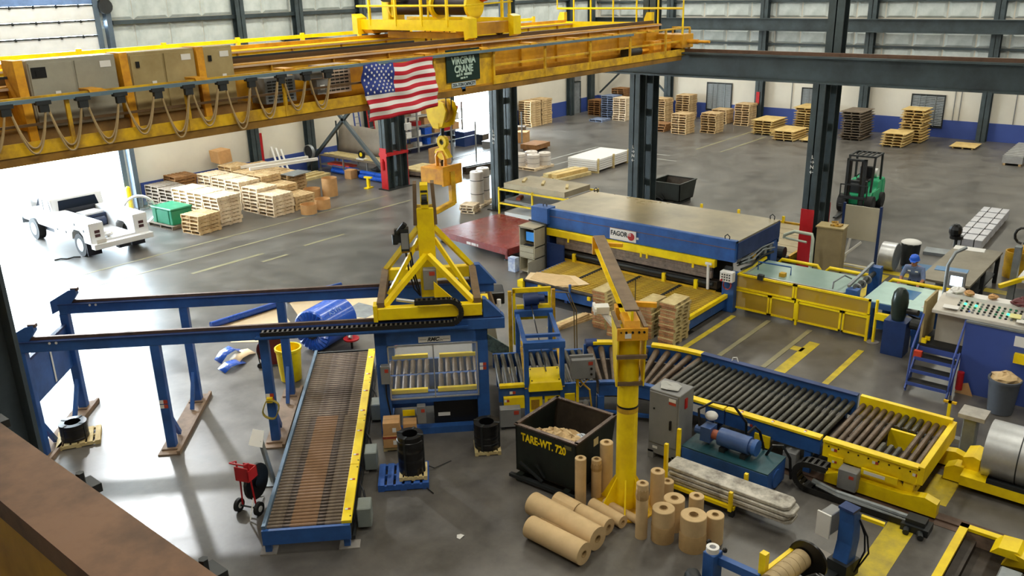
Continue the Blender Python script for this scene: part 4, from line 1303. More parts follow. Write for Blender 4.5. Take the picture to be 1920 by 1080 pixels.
for k, (x, y, z, r) in enumerate(((10.85, 8.1, .9, .2), (10.82, 7.85, .92, .18), (10.95, 8.35, .84, .17), (11.05, 7.82, .88, .14), (11.1, 8.1, .78, .22), (10.9, 8.6, .74, .2))):
    crumple('crumpled_paper', ['large crumpled kraft paper on the scrap heap at the dumpster front wall', 'crumpled kraft paper nearest the dumpster corner', 'crumpled kraft paper left on the dumpster scrap heap', 'pale plastic scrap between the paper in the dumpster', 'crumpled kraft paper deep in the middle of the dumpster', 'crumpled kraft paper in the back left of the dumpster'][k], 'paper', (x, y, z), r, Kraft if k != 3 else mat('plastic_scrap', (190, 196, 206), .4, var=.1), 'scrap paper in the dumpster', (1.1, 1, .8), k)

# ------------------------------------------------------------------ kraft paper rolls
def paper_roll(label, x, y, r, h, wrap=0):
    t = T('paper_roll', label, 'paper roll', (x, y, 0), random.uniform(0, 6), 'kraft paper rolls')
    ri = max(.035, r * .33)
    t.p('roll_body', B().lathe([(r * 1.0, 0), (r, .01), (r, h - .008), (r - .008, h), (ri + .012, h), (ri + .01, h - .04), (ri + .01, .02)], 28), Kraft, sm=True)
    t.p('roll_core', B().pipe((0, 0, 0), (0, 0, h + .006), ri + .01, ri, 18), Kraft2, sm=True)
    if wrap == 1:      # a loose outer turn
        t.p('loose_turn', B().lathe([(r * 1.03, 0), (r * 1.05, h * .5), (r * 1.02, h * .52)], 28), Kraft2, sm=True)
    if wrap == 2:      # a flared sheet
        vs, fs = [], []
        for i in range(9):
            a = -1.5 + i * .16
            for z, k in ((h * .93, 1.0), (0, 1.0 + .22 * i)):
                vs.append((r * k * math.cos(a), r * k * math.sin(a), z + .005))
        for i in range(8):
            fs.append((2 * i, 2 * i + 1, 2 * i + 3, 2 * i + 2))
        o = t.p('flared_sheet', B().add(vs, fs), Kraft)
        o.rotation_euler = (0, 0, -t.o.rotation_euler.z + 1.2)
        o.modifiers.new('thick', 'SOLIDIFY').thickness = .004
    if wrap == 3:      # torn edge flap
        o = t.p('torn_flap', B().lathe([(r * 1.04, h * .72), (r * 1.14, h * .8), (r * 1.0, h * .92)], 11), Kraft2)
    return t


for (lab, x, y, r, h, w) in (
        ('slim standing kraft roll nearest the dumpster corner', 10.53, 7.46, .097, .9, 0),
        ('short slim kraft roll with a peeling edge behind the yellow post', 10.86, 7.36, .088, .76, 3),
        ('standing kraft roll with a flared loose sheet beside the yellow post', 11.12, 7.33, .115, .98, 2),
        ('tall thin kraft roll with a torn top right of the yellow post', 10.36, 6.14, .098, 1.0, 3),
        ('standing kraft roll on a wider one behind the tall thin roll', 11.28, 6.4, .12, .68, 0),
        ('short kraft roll next to the white board stack', 11.56, 6.36, .108, .36, 0),
        ('wide knee-high kraft roll in front of the tall thin roll', 10.52, 5.84, .18, .58, 1),
        ('wide kraft roll behind the front pair of standing rolls', 10.9, 5.86, .172, .56, 0),
        ('small kraft roll standing beside the yellow board rack', 11.4, 5.72, .125, .4, 0),
        ('widest kraft roll with a loose outer turn', 10.62, 5.36, .205, .6, 1),
        ('rightmost kraft roll of the standing group', 10.96, 5.16, .142, .5, 0)):
    paper_roll(lab, x, y, r, h, w)


def lying_roll(label, p, q, r, flap=0):
    p, q = Vector((p[0], p[1], r)), Vector((q[0], q[1], r))
    L = (q - p).length
    t = T('paper_roll', label, 'paper roll', (p.x, p.y, 0), math.atan2(q.y - p.y, q.x - p.x), 'kraft paper rolls')
    ri = max(.03, r * .28)
    t.p('roll_body', B().pipe((0, 0, r), (L, 0, r), r, ri + .01, 28), Kraft, sm=True)
    t.p('roll_core', B().pipe((-.004, 0, r), (L + .004, 0, r), ri + .012, ri, 18), Kraft2, sm=True)
    if flap:
        vs, fs = [], []
        for i in range(7):
            a = 2.2 - i * .35 if flap == 1 else -2.2 - i * .2
            k = 1.02 + .05 * i
            for x in (0.02, L * .45):
                vs.append((x, -r * k * math.cos(a) * (1 if flap == 1 else 1), r + r * k * math.sin(a) if flap == 1 else max(.004, r + r * k * math.sin(a))))
        for i in range(6):
            fs.append((2 * i, 2 * i + 1, 2 * i + 3, 2 * i + 2))
        o = t.p('loose_flap', B().add(vs, fs), Kraft)
        o.modifiers.new('thick', 'SOLIDIFY').thickness = .004


lying_roll('fat kraft roll lying frontmost of the lying rolls', (9.27, 7.56), (9.22, 6.46), .185, 2)
lying_roll('longest fat kraft roll lying second from the front', (9.8, 7.92), (9.65, 6.5), .2)
lying_roll('kraft roll lying third from the front with a torn sheet', (10.2, 7.72), (10.08, 6.58), .145, 1)
lying_roll('small kraft roll lying fourth from the front', (10.5, 7.2), (10.38, 6.5), .11)
lying_roll('thin long kraft tube lying against the yellow post foot', (10.74, 7.1), (10.6, 6.26), .07)

# ------------------------------------------------------------------ grey cabinet, pump unit, board rack
GC = T('control_cabinet', 'tall grey electrical control cabinet beside the main conveyor', 'cabinet', (12.6, 6.76, 0))
GC.p('plinth', B().box(0, 0, 0, .12, .12, .16).box(.42, 0, 0, .54, .12, .16).box(0, .5, 0, .12, .62, .16).box(.42, .5, 0, .54, .62, .16).box(.0, .0, .12, .54, .62, .17), GreyC)
GC.p('body', B().box(0, 0, .16, .54, .62, 1.42), GreyC, bev=.01)
d = GC.p('door', B().box(-.02, .03, .34, 0, .6, 1.38), GreyC, bev=.006)
mk('door_handle', B().box(-.06, .13, .72, -.02, .16, .9), Black, parent=d)
mk('door_label', B().box(-.026, .06, 1.28, -.02, .2, 1.34), LabW, parent=d)
mk('red_label', B().box(-.026, .06, 1.22, -.02, .2, 1.27), LabR, parent=d)
mk('door_lamp', B().cyl((-.03, .5, 1.05), (-.02, .5, 1.05), .02, 8), Black, parent=d)
mk('vendor_plate', B().box(-.006, .42, .22, 0, .52, .27), LabW, parent=GC)
GC.p('side_switch', B().box(.2, -.02, 1.1, .28, 0, 1.3), Red)
crumple('paper_sheets', 'loose white paper sheets on top of the grey control cabinet', 'paper', (12.85, 7.1, 1.45), .15, mat('grey_white_paper', (176, 176, 172), .7, var=.1), None, (1.2, 1.5, .12), 40)

HP = T('hydraulic_pump', 'blue hydraulic power unit with electric motor on its tank', 'pump unit', (12.55, 5.0, 0))
HP.p('tank', B().box(0, 0, .05, .76, 1.65, .48), Blue, bev=.012)
HP.p('tank_top', B().box(.0, .0, .48, .76, 1.65, .5), mat('dark_teal_top', (24, 74, 84), .45, var=.2))
HP.p('tank_skids', B().box(.03, .03, 0, .1, 1.62, .06), BlueDk)
HP.p('manhole', B().cyl((.38, -.02, .25), (.38, 0, .25), .17, 20), Blue, sm=True)
mo = HP.p('motor', B().cyl((.36, .5, .72), (.36, 1.08, .72), .165, 22).cyl((.36, .42, .72), (.36, .5, .72), .13, 20), mat('motor_steel_blue', (62, 92, 148), .4, var=.15), sm=True)
mk('motor_end', B().cyl((.36, .36, .72), (.36, .44, .72), .15, 20), Blue, parent=mo, sm=True)
mk('motor_feet', B().box(.2, .52, .5, .52, .62, .58).box(.2, .92, .5, .52, 1.02, .58), SteelD, parent=mo)
mk('coupling', B().cyl((.36, 1.08, .72), (.36, 1.22, .72), .09, 14), mat('coupling_orange', (176, 96, 70), .5), parent=mo, sm=True)
HP.p('pump', B().box(.24, 1.22, .58, .5, 1.42, .86).cyl((.36, 1.42, .72), (.36, 1.56, .72), .08, 10), mat('motor_steel_blue', (62, 92, 148)))
HP.p('filter', B().sph((.52, 1.35, .98), .12, 12, (1, 1, .7)), LabW, sm=True)
for pts in ([(.36, 1.5, .8), (.4, 1.55, 1.1), (.55, 1.35, 1.25), (.7, 1.0, 1.2), (.8, .8, .9), (.85, .8, .5)], [(.6, .3, .5), (.62, .2, .72), (.7, .05, .72), (.74, -.08, .5), (.75, -.12, .1)], [(.45, .6, .9), (.6, .55, .98), (.72, .5, .85), (.72, .4, .52)]):
    HP.p('hose', B().tube(pts, .025, 8), Black, sm=True)

BR = T('board_rack', 'low yellow rack with uprights under the white boards', 'rack', (11.75, 4.5, 0))
for y in (.75, 2.05):
    BR.p('cross_bar', B().box(-.05, y - .03, .14, .5, y + .03, .2), Ymach)
    BR.p('foot', B().box(-.02, y - .04, 0, .06, y + .04, .14), SteelD)
    BR.p('foot', B().box(.4, y - .04, 0, .48, y + .04, .14), SteelD)
for x in (0, .44):
    BR.p('side_bar', B().box(x - .03, .7, .14, x + .03, 2.1, .2), Ymach)
for x, y, z in ((-.06, .75, .5), (.5, .75, .58), (-.06, 1.98, .98), (.5, 2.05, 1.0)):
    BR.p('upright', B().box(x - .03, y - .03, .14, x + .03, y + .03, z), Ymach)
dirty = mat('dirty_white_board', (206, 200, 188), .6, var=.45, sc=4, dark=(74, 66, 58), det=8)
for k in range(4):
    jx, jy = random.uniform(-.04, .04), random.uniform(-.1, .1)
    one('white_board', ['lowest dirty white foam board on the yellow rack', 'second dirty white foam board from the bottom of the rack', 'third dirty white foam board from the bottom of the rack', 'uppermost smeared white foam board on the yellow rack'][k], 'board',
        B().prism([(-.2, -1.05), (-.12, -1.12), (.12, -1.12), (.2, -1.05), (.2, 1.1), (-.2, 1.1)], 'z', 0, .062), dirty, (11.97 + jx, 5.4 + jy, .2 + k * .078), 0, 'white boards on the yellow rack', bev=.01)

# ------------------------------------------------------------------ pallets: three kinds of build
def pallet_mesh(L=1.1, Wd=1.0, h=.125, nt=6, m=Wood, name='pallet'):
    b = B()
    for k in range(3):
        y = -Wd / 2 + k * (Wd - .05) / 2
        b.box(-L / 2, y, .018, L / 2, y + .05, h - .02)
    w = L / (nt * 1.35)
    for k in range(nt):
        x = -L / 2 + k * (L - w) / (nt - 1)
        b.box(x, -Wd / 2, h - .02, x + w, Wd / 2, h)
    for k in range(3):
        x = -L / 2 + k * (L - w) / 2
        b.box(x, -Wd / 2, 0, x + w, Wd / 2, .018)
    return b


PM = {}


def pallet(label, group, x, y, z, rz, key, size=(1.1, 1.0, .125), m=None):
    if key not in PM:
        o = one('pallet', label, 'pallet', pallet_mesh(*size, m=m), m, (x, y, z), rz, group)
        PM[key] = o
        return o
    o = link_copy(PM[key], None, (x, y, z), rz)
    return tag(o, label, 'pallet', group)


ORD = ['bottom', 'second', 'third', 'fourth', 'fifth', 'sixth', 'seventh', 'eighth', 'ninth', 'tenth', 'eleventh', 'twelfth', 'thirteenth']


def layer(k, n):
    return 'topmost' if k == n - 1 else (ORD[k] if k == 0 else ORD[k] + ' lowest')


def stack(label, group, x, y, n, key, size, m, rz=0.0, j=.022, z0=0.0):
    for k in range(n):
        pallet(layer(k, n) + ' ' + label, group, x + random.uniform(-j, j), y + random.uniform(-j, j), z0 + k * (size[2] + .002), rz + random.uniform(-.03, .03), key, size, m)


# strap coils, boxes near the press
px, py, _ = dg(13.9, -.88)
pallet('blue-painted wooden pallet under the near black strap coil', None, px, py, 0, D45, 'blue', (.9, .75, .13), WoodBl)
px, py, _ = dg(13.86, -.7)
pallet('small bare wooden skid on the blue pallet', None, px, py, .132, D45, 'skid', (.5, .5, .08), WoodL)
px, py, _ = dg(14.78, .7)
pallet('small bare wooden skid under the far black strap coil', None, px, py, 0, D45, 'skid', (.5, .5, .08), WoodL)
px, py, _ = dg(15.2, -1.0)
pallet('small wooden skid under the brown cartons', None, px, py, 0, D45, 'skid2', (.6, .5, .1), WoodL)


def strap_coil(label, loc, r, h):
    t = T('strap_coil', label, 'strap coil', loc, 0, 'black strap coils')
    ri = r * .58
    prof, z = [], 0
    n = 8
    for k in range(n):
        z0, z1 = h * k / n, h * (k + 1) / n
        rr = r * (1 + random.uniform(-.02, .02))
        prof += [(rr * .99, z0 + .003), (rr, (z0 + z1) / 2), (rr * .99, z1 - .003)]
    t.p('strap_windings', B().lathe([(ri, 0)] + prof + [(ri, h)] + [(ri, 0)], 28), Black, sm=True)
    for a in (.4, 1.9, 3.6, 5.2):
        bb = B().box(-.02, r * .97, 0, .02, r * 1.03, h).box(-.02, ri, h, .02, r * 1.03, h + .006)
        t.p('tie_band', bb.xf(Matrix.Rotation(a, 4, 'Z')), SteelD)
    return t


a_ = strap_coil('black plastic strap coil on the blue pallet', dg(13.86, -.72, .215), .24, .74)
a_.p('loose_strap_end', B().tube([(.0, -.24, .1), (-.02, -.3, -.1), (-.06, -.42, -.195), (-.1, -.62, -.205)], .01, 4).tube([(.2, .1, .05), (.5, -.05, -.19), (.9, -.1, -.205)], .01, 4), Black)
strap_coil('black plastic strap coil on the skid in front of the strapping press', dg(14.78, .7, .085), .25, .52)
strap_coil('black strap coil beside the leftmost gantry legs', dg(16.2, -7.5, .1), .26, .34)
px, py, _ = dg(16.25, -7.45)
pallet('small skid under the strap coil by the leftmost gantry legs', None, px, py, 0, D45 + .3, 'skid3', (.8, .7, .09), WoodL)


def carton(label, loc, d, rz, m=Card, tape=None):
    t = T('carton', label, 'carton', loc, rz)
    t.p('box_body', B().box(-d[0] / 2, -d[1] / 2, 0, d[0] / 2, d[1] / 2, d[2]), m, bev=.006)
    t.p('flap_seam', B().box(-d[0] / 2, -.006, d[2], d[0] / 2, .006, d[2] + .003), Kraft2)
    if tape:
        t.p('red_band', B().box(-d[0] / 2 - .003, -d[1] / 2 - .003, d[2] * .75, d[0] / 2 + .003, d[1] / 2 + .003, d[2] * .92), tape)
    t.p('box_label', B().box(.02, -d[1] / 2 - .004, d[2] * .25, .09, -d[1] / 2, d[2] * .6), LabW)


rb_ = mat('carton_red_band', (150, 62, 40), .6, var=.1)
carton('lower brown carton with red band on the small skid', dg(15.08, -1.12, .1), (.34, .36, .26), D45, Card, rb_)
carton('upper brown carton of the pair on the small skid', dg(15.08, -1.12, .363), (.32, .34, .26), D45, Card)
carton('brown carton at the back right of the small skid', dg(15.32, -.78, .1), (.26, .26, .34), D45, Card)

# hose reel cart, pedestal, bin, blue coil and sheets on the left floor
HC = T('strap_cart', 'red strapping cart with black wheels left of the low conveyor', 'cart', dg(13.3, -3.45, 0), D45 + 1.15)
HC.p('frame', B().tube([(-.12, -.14, .1), (-.12, -.1, .55), (-.16, -.12, 1.0), (-.3, -.14, 1.04)], .016, 6).tube([(-.12, .14, .1), (-.12, .12, .55), (-.16, .12, 1.0), (-.3, .14, 1.04)], .016, 6).tube([(-.3, -.14, 1.04), (-.3, .14, 1.04)], .016, 6), Red, sm=True)
HC.p('tray', B().box(-.22, -.13, .66, .04, .13, .7).box(-.22, -.13, .7, -.2, .13, .92).box(.02, -.13, .7, .04, .13, .86).box(-.22, -.13, .7, .04, -.11, .86), Red)
for y in (-.2, .2):
    HC.p('wheel', B().cyl((-.14, y - .03, .12), (-.14, y + .03, .12), .12, 18), Rubber, sm=True)
    HC.p('wheel_hub', B().cyl((-.14, y - .035, .12), (-.14, y + .035, .12), .055, 12), LabW)
HC.p('axle', B().cyl((-.14, -.2, .12), (-.14, .2, .12), .015, 8), SteelD)
HC.p('strap_reel', B().cyl((.14, -.03, .46), (.14, .03, .46), .32, 24).cyl((.14, -.06, .46), (.14, .06, .46), .1, 14), Black, sm=True)
HC.p('kick_stand', B().tube([(-.12, -.1, .3), (-.35, -.16, .02)], .012, 6).tube([(.0, 0, .2), (.35, .05, .02)], .014, 6), LabW)
SG = T('pedestal_sign', 'small white notice on a grey pedestal beside the red cart', 'sign', dg(14.1, -3.25, 0), D45)
SG.p('pedestal_post', B().beam((0, 0, 0), (-.16, .1, .82), .07, .07), Galv)
SG.p('pedestal_foot', B().box(-.15, -.15, 0, .2, .15, .02), Galv)
SG.p('sign_plate', B().hexa([(-.36, .0, .8), (-.12, -.02, .74), (-.1, .2, .96), (-.3, .22, 1.0), (-.36, .02, .79), (-.12, 0, .73), (-.1, .22, .95), (-.3, .24, .99)]), LabW)
SG.p('foot_pedal', B().cyl((.14, -.02, .02), (.14, -.02, .07), .1, 12), SteelD)

TB = T('trash_can', 'tall yellow plastic trash can beside the blue gantry leg', 'trash can', (10.6, 15.66, 0))
TB.p('can_body', B().lathe([(.0, .01), (.235, .01), (.285, .76), (.27, .76), (.225, .04), (0, .04)], 28), Ymach, sm=True)
TB.p('can_rim', B().pipe((0, 0, .74), (0, 0, .8), .305, .27, 28), Ymach, sm=True)
for a in (2.2, 5.34):
    TB.p('can_handle', B().box(-.09, .27, .55, .09, .31, .72).xf(Matrix.Rotation(a, 4, 'Z')), Ymach, bev=.01)

RE = T('drum_fan', 'dark maroon drum fan on a wheeled stand behind the gantry leg', 'drum', dg(19.45, -4.1, 0), D45)
RE.p('drum_shell', B().pipe((0, -.14, .42), (0, .14, .42), .36, .33, 28), Maroon, sm=True)
RE.p('drum_face', B().cyl((0, -.1, .42), (0, -.06, .42), .33, 24), Maroon, sm=True)
RE.p('stand', B().tube([(-.34, -.12, .42), (-.3, -.16, .05), (.3, -.16, .05), (.34, -.12, .42)], .02, 6), SteelD)
RE.p('wheel', B().cyl((-.3, -.2, .07), (-.3, -.14, .07), .07, 12), Rubber)
RE.p('wheel', B().cyl((.3, -.2, .07), (.3, -.14, .07), .07, 12), Rubber)

BL = T('wrapped_coil', 'big roll wrapped in glossy blue plastic behind the gantry', 'wrapped roll', (11.95, 16.55, 0), .26)
L_ = 1.15
BL.p('wrap_body', B().cyl((0, 0, .53), (L_, 0, .53), .53, 40), BlueP, sm=True)
vs, fs = [], []
n = 48
for i in range(n):
    a = 2 * PI * i / n
    w = .035 * (1 if i % 2 else -1)
    for r, x in ((.53, .0), (.5, -.03 + w * .4), (.33, -.05 + w), (.2, -.02)):
        vs.append((x, r * math.cos(a), .53 + r * math.sin(a)))
for i in range(n):
    j = (i + 1) % n
    for k in range(3):
        fs.append((i * 4 + k, i * 4 + k + 1, j * 4 + k + 1, j * 4 + k))
BL.p('pleated_end', B().add(vs, fs), BlueP, sm=True)
BL.p('core_ring', B().pipe((-.06, 0, .53), (.05, 0, .53), .2, .15, 24), Black, sm=True)
t_ = text('ASVN', .2, mat('faint_print', (120, 150, 210), .5, var=0), BL, (.5, -.36, .93), (PI / 2 - .75, 0, 0))
BL.p('print_swoosh', B().add([(.2 + .1 * math.cos(a), -.36 - .12 * math.sin(a) * .7, .93 + .1 * math.sin(a) * .8 + .004) for a in [1.5 + i * .35 for i in range(9)]] + [(.2 + .06 * math.cos(a), -.36 - .07 * math.sin(a) * .7, .93 + .07 * math.sin(a) * .8 + .004) for a in [1.5 + (8 - i) * .35 for i in range(9)]], [tuple(range(18))]), MATS['faint_print'])


def sheet(label, pts, z, m, th=.004, cat='sheet', name='board_sheet'):
    return one(name, label, cat, B().prism(pts, 'z', z, z + th), m)


def sheet_loc(label, pts, z, m, **k):
    cx, cy = sum(p[0] for p in pts) / len(pts), sum(p[1] for p in pts) / len(pts)
    o = one(k.pop('name', 'board_sheet'), label, k.pop('cat', 'sheet'), B().prism([(p[0] - cx, p[1] - cy) for p in pts], 'z', 0, k.pop('th', .004)), m, (cx, cy, z), 0)
    return o


sheet_loc('pale wrapping sheet spread on the floor left of the blue roll', [(11.4, 19.95), (13.3, 19.8), (12.5, 18.0), (11.9, 17.6), (11.0, 18.7)], .004, CardP)
sheet_loc('large pale wrapping sheet spread behind the blue roll', [(13.7, 19.9), (15.6, 19.4), (15.9, 18.3), (14.2, 16.6), (13.1, 16.7), (13.05, 18.5)], .004, CardP)
sheet_loc('grey patch lying on the large pale sheet', [(13.9, 18.0), (14.9, 18.3), (15.0, 17.3), (14.2, 17.2)], .009, Galv)
one('sheet_roll', 'long rolled blue edge of the left wrapping sheet', 'plastic roll', B().cyl((-1.05, .05, .09), (1.05, -.05, .09), .09, 14), BlueP, (12.3, 19.95, 0), 0, sm=True)
one('sheet_roll', 'rolled blue edge of the large wrapping sheet behind the blue roll', 'plastic roll', B().cyl((-.9, .05, .08), (.9, -.1, .08), .08, 14), BlueP, (14.6, 19.95, 0), -.1, sm=True)
SC = T('plastic_scrap', 'crumpled blue and tan plastic scrap on the floor by the drum', 'plastic scrap', dg(19.85, -4.9, 0), 0)
def curl(w, pts):
    vs = []
    for (x, y, z) in pts:
        vs += [(x, y - w / 2, z), (x, y + w / 2, z + .03)]
    return B().add(vs, [(2 * i, 2 * i + 1, 2 * i + 3, 2 * i + 2) for i in range(len(pts) - 1)])
for nm, b, m in (('blue_fold', curl(.3, [(-.5, .35, .02), (-.35, .3, .2), (-.1, .3, .26), (.1, .35, .1), (.25, .4, .03)]), BlueP), ('tan_fold', curl(.35, [(-.3, -.0, .03), (-.1, .05, .12), (.15, .15, .1), (.4, .25, .02)]), CardP), ('blue_fold', curl(.3, [(-.75, -.2, .02), (-.55, -.2, .12), (-.3, -.15, .08), (-.1, -.1, .02)]), BlueP)):
    o = SC.p(nm, b, m, sm=True)
    o.modifiers.new('thick', 'SOLIDIFY').thickness = .006
RF = T('red_funnel', 'red dished stand with chrome fitting beyond the low conveyor', 'stand', (12.62, 15.9, 0))
RF.p('dish', B().lathe([(.02, .2), (.19, .24), (.2, .28), (.16, .28), (.02, .26)], 20), Red, sm=True)
RF.p('stem', B().cyl((0, 0, 0), (0, 0, .24), .03, 8), Black)
RF.p('fitting', B().cyl((-.06, 0, .3), (.05, .02, .42), .055, 10).cyl((0, 0, .26), (0, 0, .34), .04, 8).cyl((.05, .02, .4), (.07, .04, .52), .012, 6), SteelB, sm=True)
one('drum_cover', 'pinkish round lid lying on the floor by the strapping press', 'lid', B().cyl((0, 0, 0), (0, 0, .03), .22, 20), mat('pink_brown_lid', (178, 118, 100), .6, var=.1), (13.25, 15.25, 0))
one('paper_scrap', 'small white paper scrap on the open floor', 'paper', B().add([(-.05, -.04, .004), (.05, -.05, .03), (.06, .04, .01), (-.02, .05, .035), (-.06, .02, .01)], [(0, 1, 2, 3, 4)]), LabW, (8.55, 8.45, 0))

# ------------------------------------------------------------------ blue press
PR = T('blanking_press', 'wide blue press with a flat olive top and yellow beam', 'press', (20.42, 12.7, 0))
olive = mat('dusty_olive_top', (158, 143, 108), .28, var=.1, sc=.5, dark=(118, 112, 92))
yl, yr = 3.3, -3.18
PR.p('top_deck', B().box(.02, yr, 1.9, 2.78, yl, 1.95), olive)
fb = PR.p('front_beam', B().box(0, yr, 1.38, .16, yl, 1.97), Blue, bev=.012)
mk('beam_groove', B().box(-.012, yr, 1.74, 0, yl, 1.755), mat('rust_line', (120, 84, 72), .6, var=.1), parent=fb)
PR.p('rear_beam', B().box(2.66, yr, 1.3, 2.8, yl, 1.92), Blue)
PR.p('left_bracket', B().box(-.12, yl - .35, 1.5, .3, yl + .28, 2.0), Blue, bev=.01)
PR.p('right_end_beam', B().box(.1, yr - .03, 1.45, 2.75, yr + .1, 1.9), BlueDk)
yb = PR.p('yellow_beam', B().box(-.06, yr + .55, 1.15, .1, yl - .1, 1.37), Ymach, bev=.01)
for y in (-2.0, -.55, -.35, 1.0, 2.2):
    mk('beam_bracket', B().box(-.08, y - .03, 1.05, -.06, y + .03, 1.2), Ymach, parent=yb)
for k in range(3):
    PR.p('die_plank', B().box(.0, yr + .65, .82 + k * .112, .1, yl - .6, .925 + k * .112), mat('worn_die_steel', (136, 120, 108), .55, var=.3, sc=6))
PR.p('interior_shade_sheet', B().box(.5, yr + .3, .1, .55, yl - .3, 1.4), SteelD)  # dark sheet standing in for the shade inside the press
PR.p('lower_beam', B().box(.06, yr + .5, .52, .3, yl - .7, .74), DumpI)
PR.p('front_roll', B().cyl((.02, yr + .6, .66), (.02, yl - .8, .66), .06, 12), SteelD, sm=True)
lr = PR.p('lower_yellow_rail', B().box(-.06, yr + .5, .4, .02, yl - .75, .5), Ydirty)
for y in (-2.1, -1.1, .9, 2.0):
    mk('roll_stand', B().box(-.08, y - .05, .46, 0, y + .05, .72), Ymach, parent=lr)
PR.p('left_post', B().box(.05, yl - .3, 0, .4, yl, 1.5), BlueDk)
PR.p('right_post', B().box(-.06, yr - .05, 0, .2, yr + .3, 1.1), Blue, bev=.01)
PR.p('rear_post', B().box(2.3, yr, 0, 2.75, yr + .4, 1.4), Blue)
PR.p('rear_post', B().box(2.3, yl - .4, 0, 2.75, yl, 1.4), Blue)
sgn = PR.p('maker_sign', B().box(-.02, -.14, 1.42, 0, .74, 1.74), LabW, label='white maker sign with a red disc')
text('FAGOR', .2, mat('print_dark', (30, 30, 34)), sgn, (-.024, .43, 1.6), (PI / 2, 0, -PI / 2), bold=.004, sx=.86)
dk = mat('logo_red', (170, 34, 40), .5, var=0)
n = 24
bb = B().add([(-.026, .02 + .115 * math.cos(2 * PI * i / n), 1.575 + .115 * math.sin(2 * PI * i / n)) for i in range(n)], [tuple(range(n))])
mk('logo_disc', bb, dk, parent=sgn)
bb = B()
for k in range(3):
    z = 1.575 + .015 + k * .033
    bb.box(-.03, .02, z, -.027, .14, z + .013)
mk('logo_stripes', bb, LabW, parent=sgn)
PR.p('small_notice', B().box(-.01, -.22, 1.52, 0, -.15, 1.58), LabW)
pn = PR.p('control_panel', B().box(-.3, yr - .1, .92, -.12, yr + .26, 1.2), LabW, bev=.01)
bb = B()
for i in range(4):
    for j in range(3):
        bb.cbox((-.305, yr - .02 + i * .07, .98 + j * .07), (.012, .035, .035))
mk('panel_buttons', bb, SteelD, parent=pn)
mk('red_button', B().cyl((-.33, yr + .2, .96), (-.3, yr + .2, .96), .03, 10), Red, parent=pn)
mk('panel_arm', B().box(-.14, yr + .0, 1.2, -.06, yr + .2, 1.3), SteelD, parent=pn)
PR.p('white_lever', B().beam((-.12, yr + .7, 1.25), (-.12, yr + .68, .55), .05, .06).beam((-.12, yr + .78, 1.27), (-.12, yr + .6, 1.27), .05, .06), LabW)
hs = [(-.14 + .02 * (i % 3), yr + .12 + .11 * math.cos(i * .4), .78 + .12 * math.sin(i * .4)) for i in range(48)]
PR.p('red_hose_coil', B().tube(hs, .014, 5), mat('red_hose', (176, 58, 50), .5, var=.1))
for (x, y) in ((.1, yl - .1), (.1, yr + .3), (2.7, yr + .2), (2.7, yl - .2)):
    PR.p('lifting_eye', B().tube([(x, y - .06, 1.95), (x, y - .07, 2.04), (x, y, 2.1), (x, y + .07, 2.04), (x, y + .06, 1.95)], .016, 6), SteelD)
pipes = B()
for i in range(9):
    y = yr + .02 + random.uniform(-.1, .05)
    z = 1.05 + random.uniform(0, .35)
    PR.p('hydraulic_line', B().tube([(.3, y, z), (.9, y - .04, z + random.uniform(-.05, .05)), (1.6, y, z + .05), (2.3, y - .03, z + random.uniform(-.1, .1))], .022, 6), random.choice((SteelD, Galv, DumpG)))
for i in range(5):
    PR.p('valve_block', B().cbox((.7 + i * .35, yr - .02, 1.3), (.16, .12, .16)), random.choice((SteelD, Ydirty, Galv)))
PR.p('end_stay', B().beam((.2, yr - .05, 1.02), (1.9, yr - .05, 1.06), .05, .07), Ymach)

# ------------------------------------------------------------------ stacking bed in front of the press
SB = T('stacking_bed', 'low blue bed with yellow slatted top in front of the press', 'conveyor', (18.3, 12.35, 0))
SB.p('near_side', B().box(0, -2.65, .1, .08, 2.65, .46), Blue)
SB.p('left_side', B().box(0, 2.57, .1, 2.1, 2.65, .46), Blue)
SB.p('right_side', B().box(0, -2.65, .1, 2.1, -2.57, .46), Blue)
SB.p('under_tray', B().box(.05, -2.6, .3, 2.1, 2.6, .33), mat('dark_tray', (22, 19, 15), .8, var=.2))  # near-black colour stands in for the shade between the slats
SB.p('dark_mat', B().box(-.35, -2.7, 0, .3, 2.85, .012), Rubber)
sl = None
for i in range(18):
    l = (.06 + i * .12, 0, .46)
    if sl is None:
        sl = SB.p('slat', B().box(-.024, -2.6, -.05, .024, 2.6, .02), mat('dull_yellow_slat', (200, 164, 50), .5, var=.2, sc=3, dark=(130, 100, 40)), loc=l)
    else:
        link_copy(sl, SB, l)
for y in (-1.3, .0, 1.3):
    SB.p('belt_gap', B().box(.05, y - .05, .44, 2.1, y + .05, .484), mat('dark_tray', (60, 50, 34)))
SB.p('right_edge', B().box(0, -2.72, .4, 2.1, -2.62, .5), Ymach)
SB.p('near_edge_roll', B().cyl((-.03, -2.6, .44), (-.03, 2.6, .44), .05, 12), DumpI, sm=True)
for y in (2.0, .3, -1.1):
    SB.p('yellow_clamp', B().box(-.1, y - .05, .3, -.02, y + .05, .4), Ymach)
SB.p('corner_clamp', B().box(-.1, 2.6, .2, .1, 2.8, .4), Ymach)
SB.p('guide_post', B().cyl((-.06, .95, .1), (-.06, .95, .62), .04, 10), Blue)
for i in range(10):
    SB.p('support_leg', B().box(.02 if i % 2 else 1.95, -2.5 + (i // 2) * 1.2, 0, .1 if i % 2 else 2.05, -2.4 + (i // 2) * 1.2, .12), BlueDk)
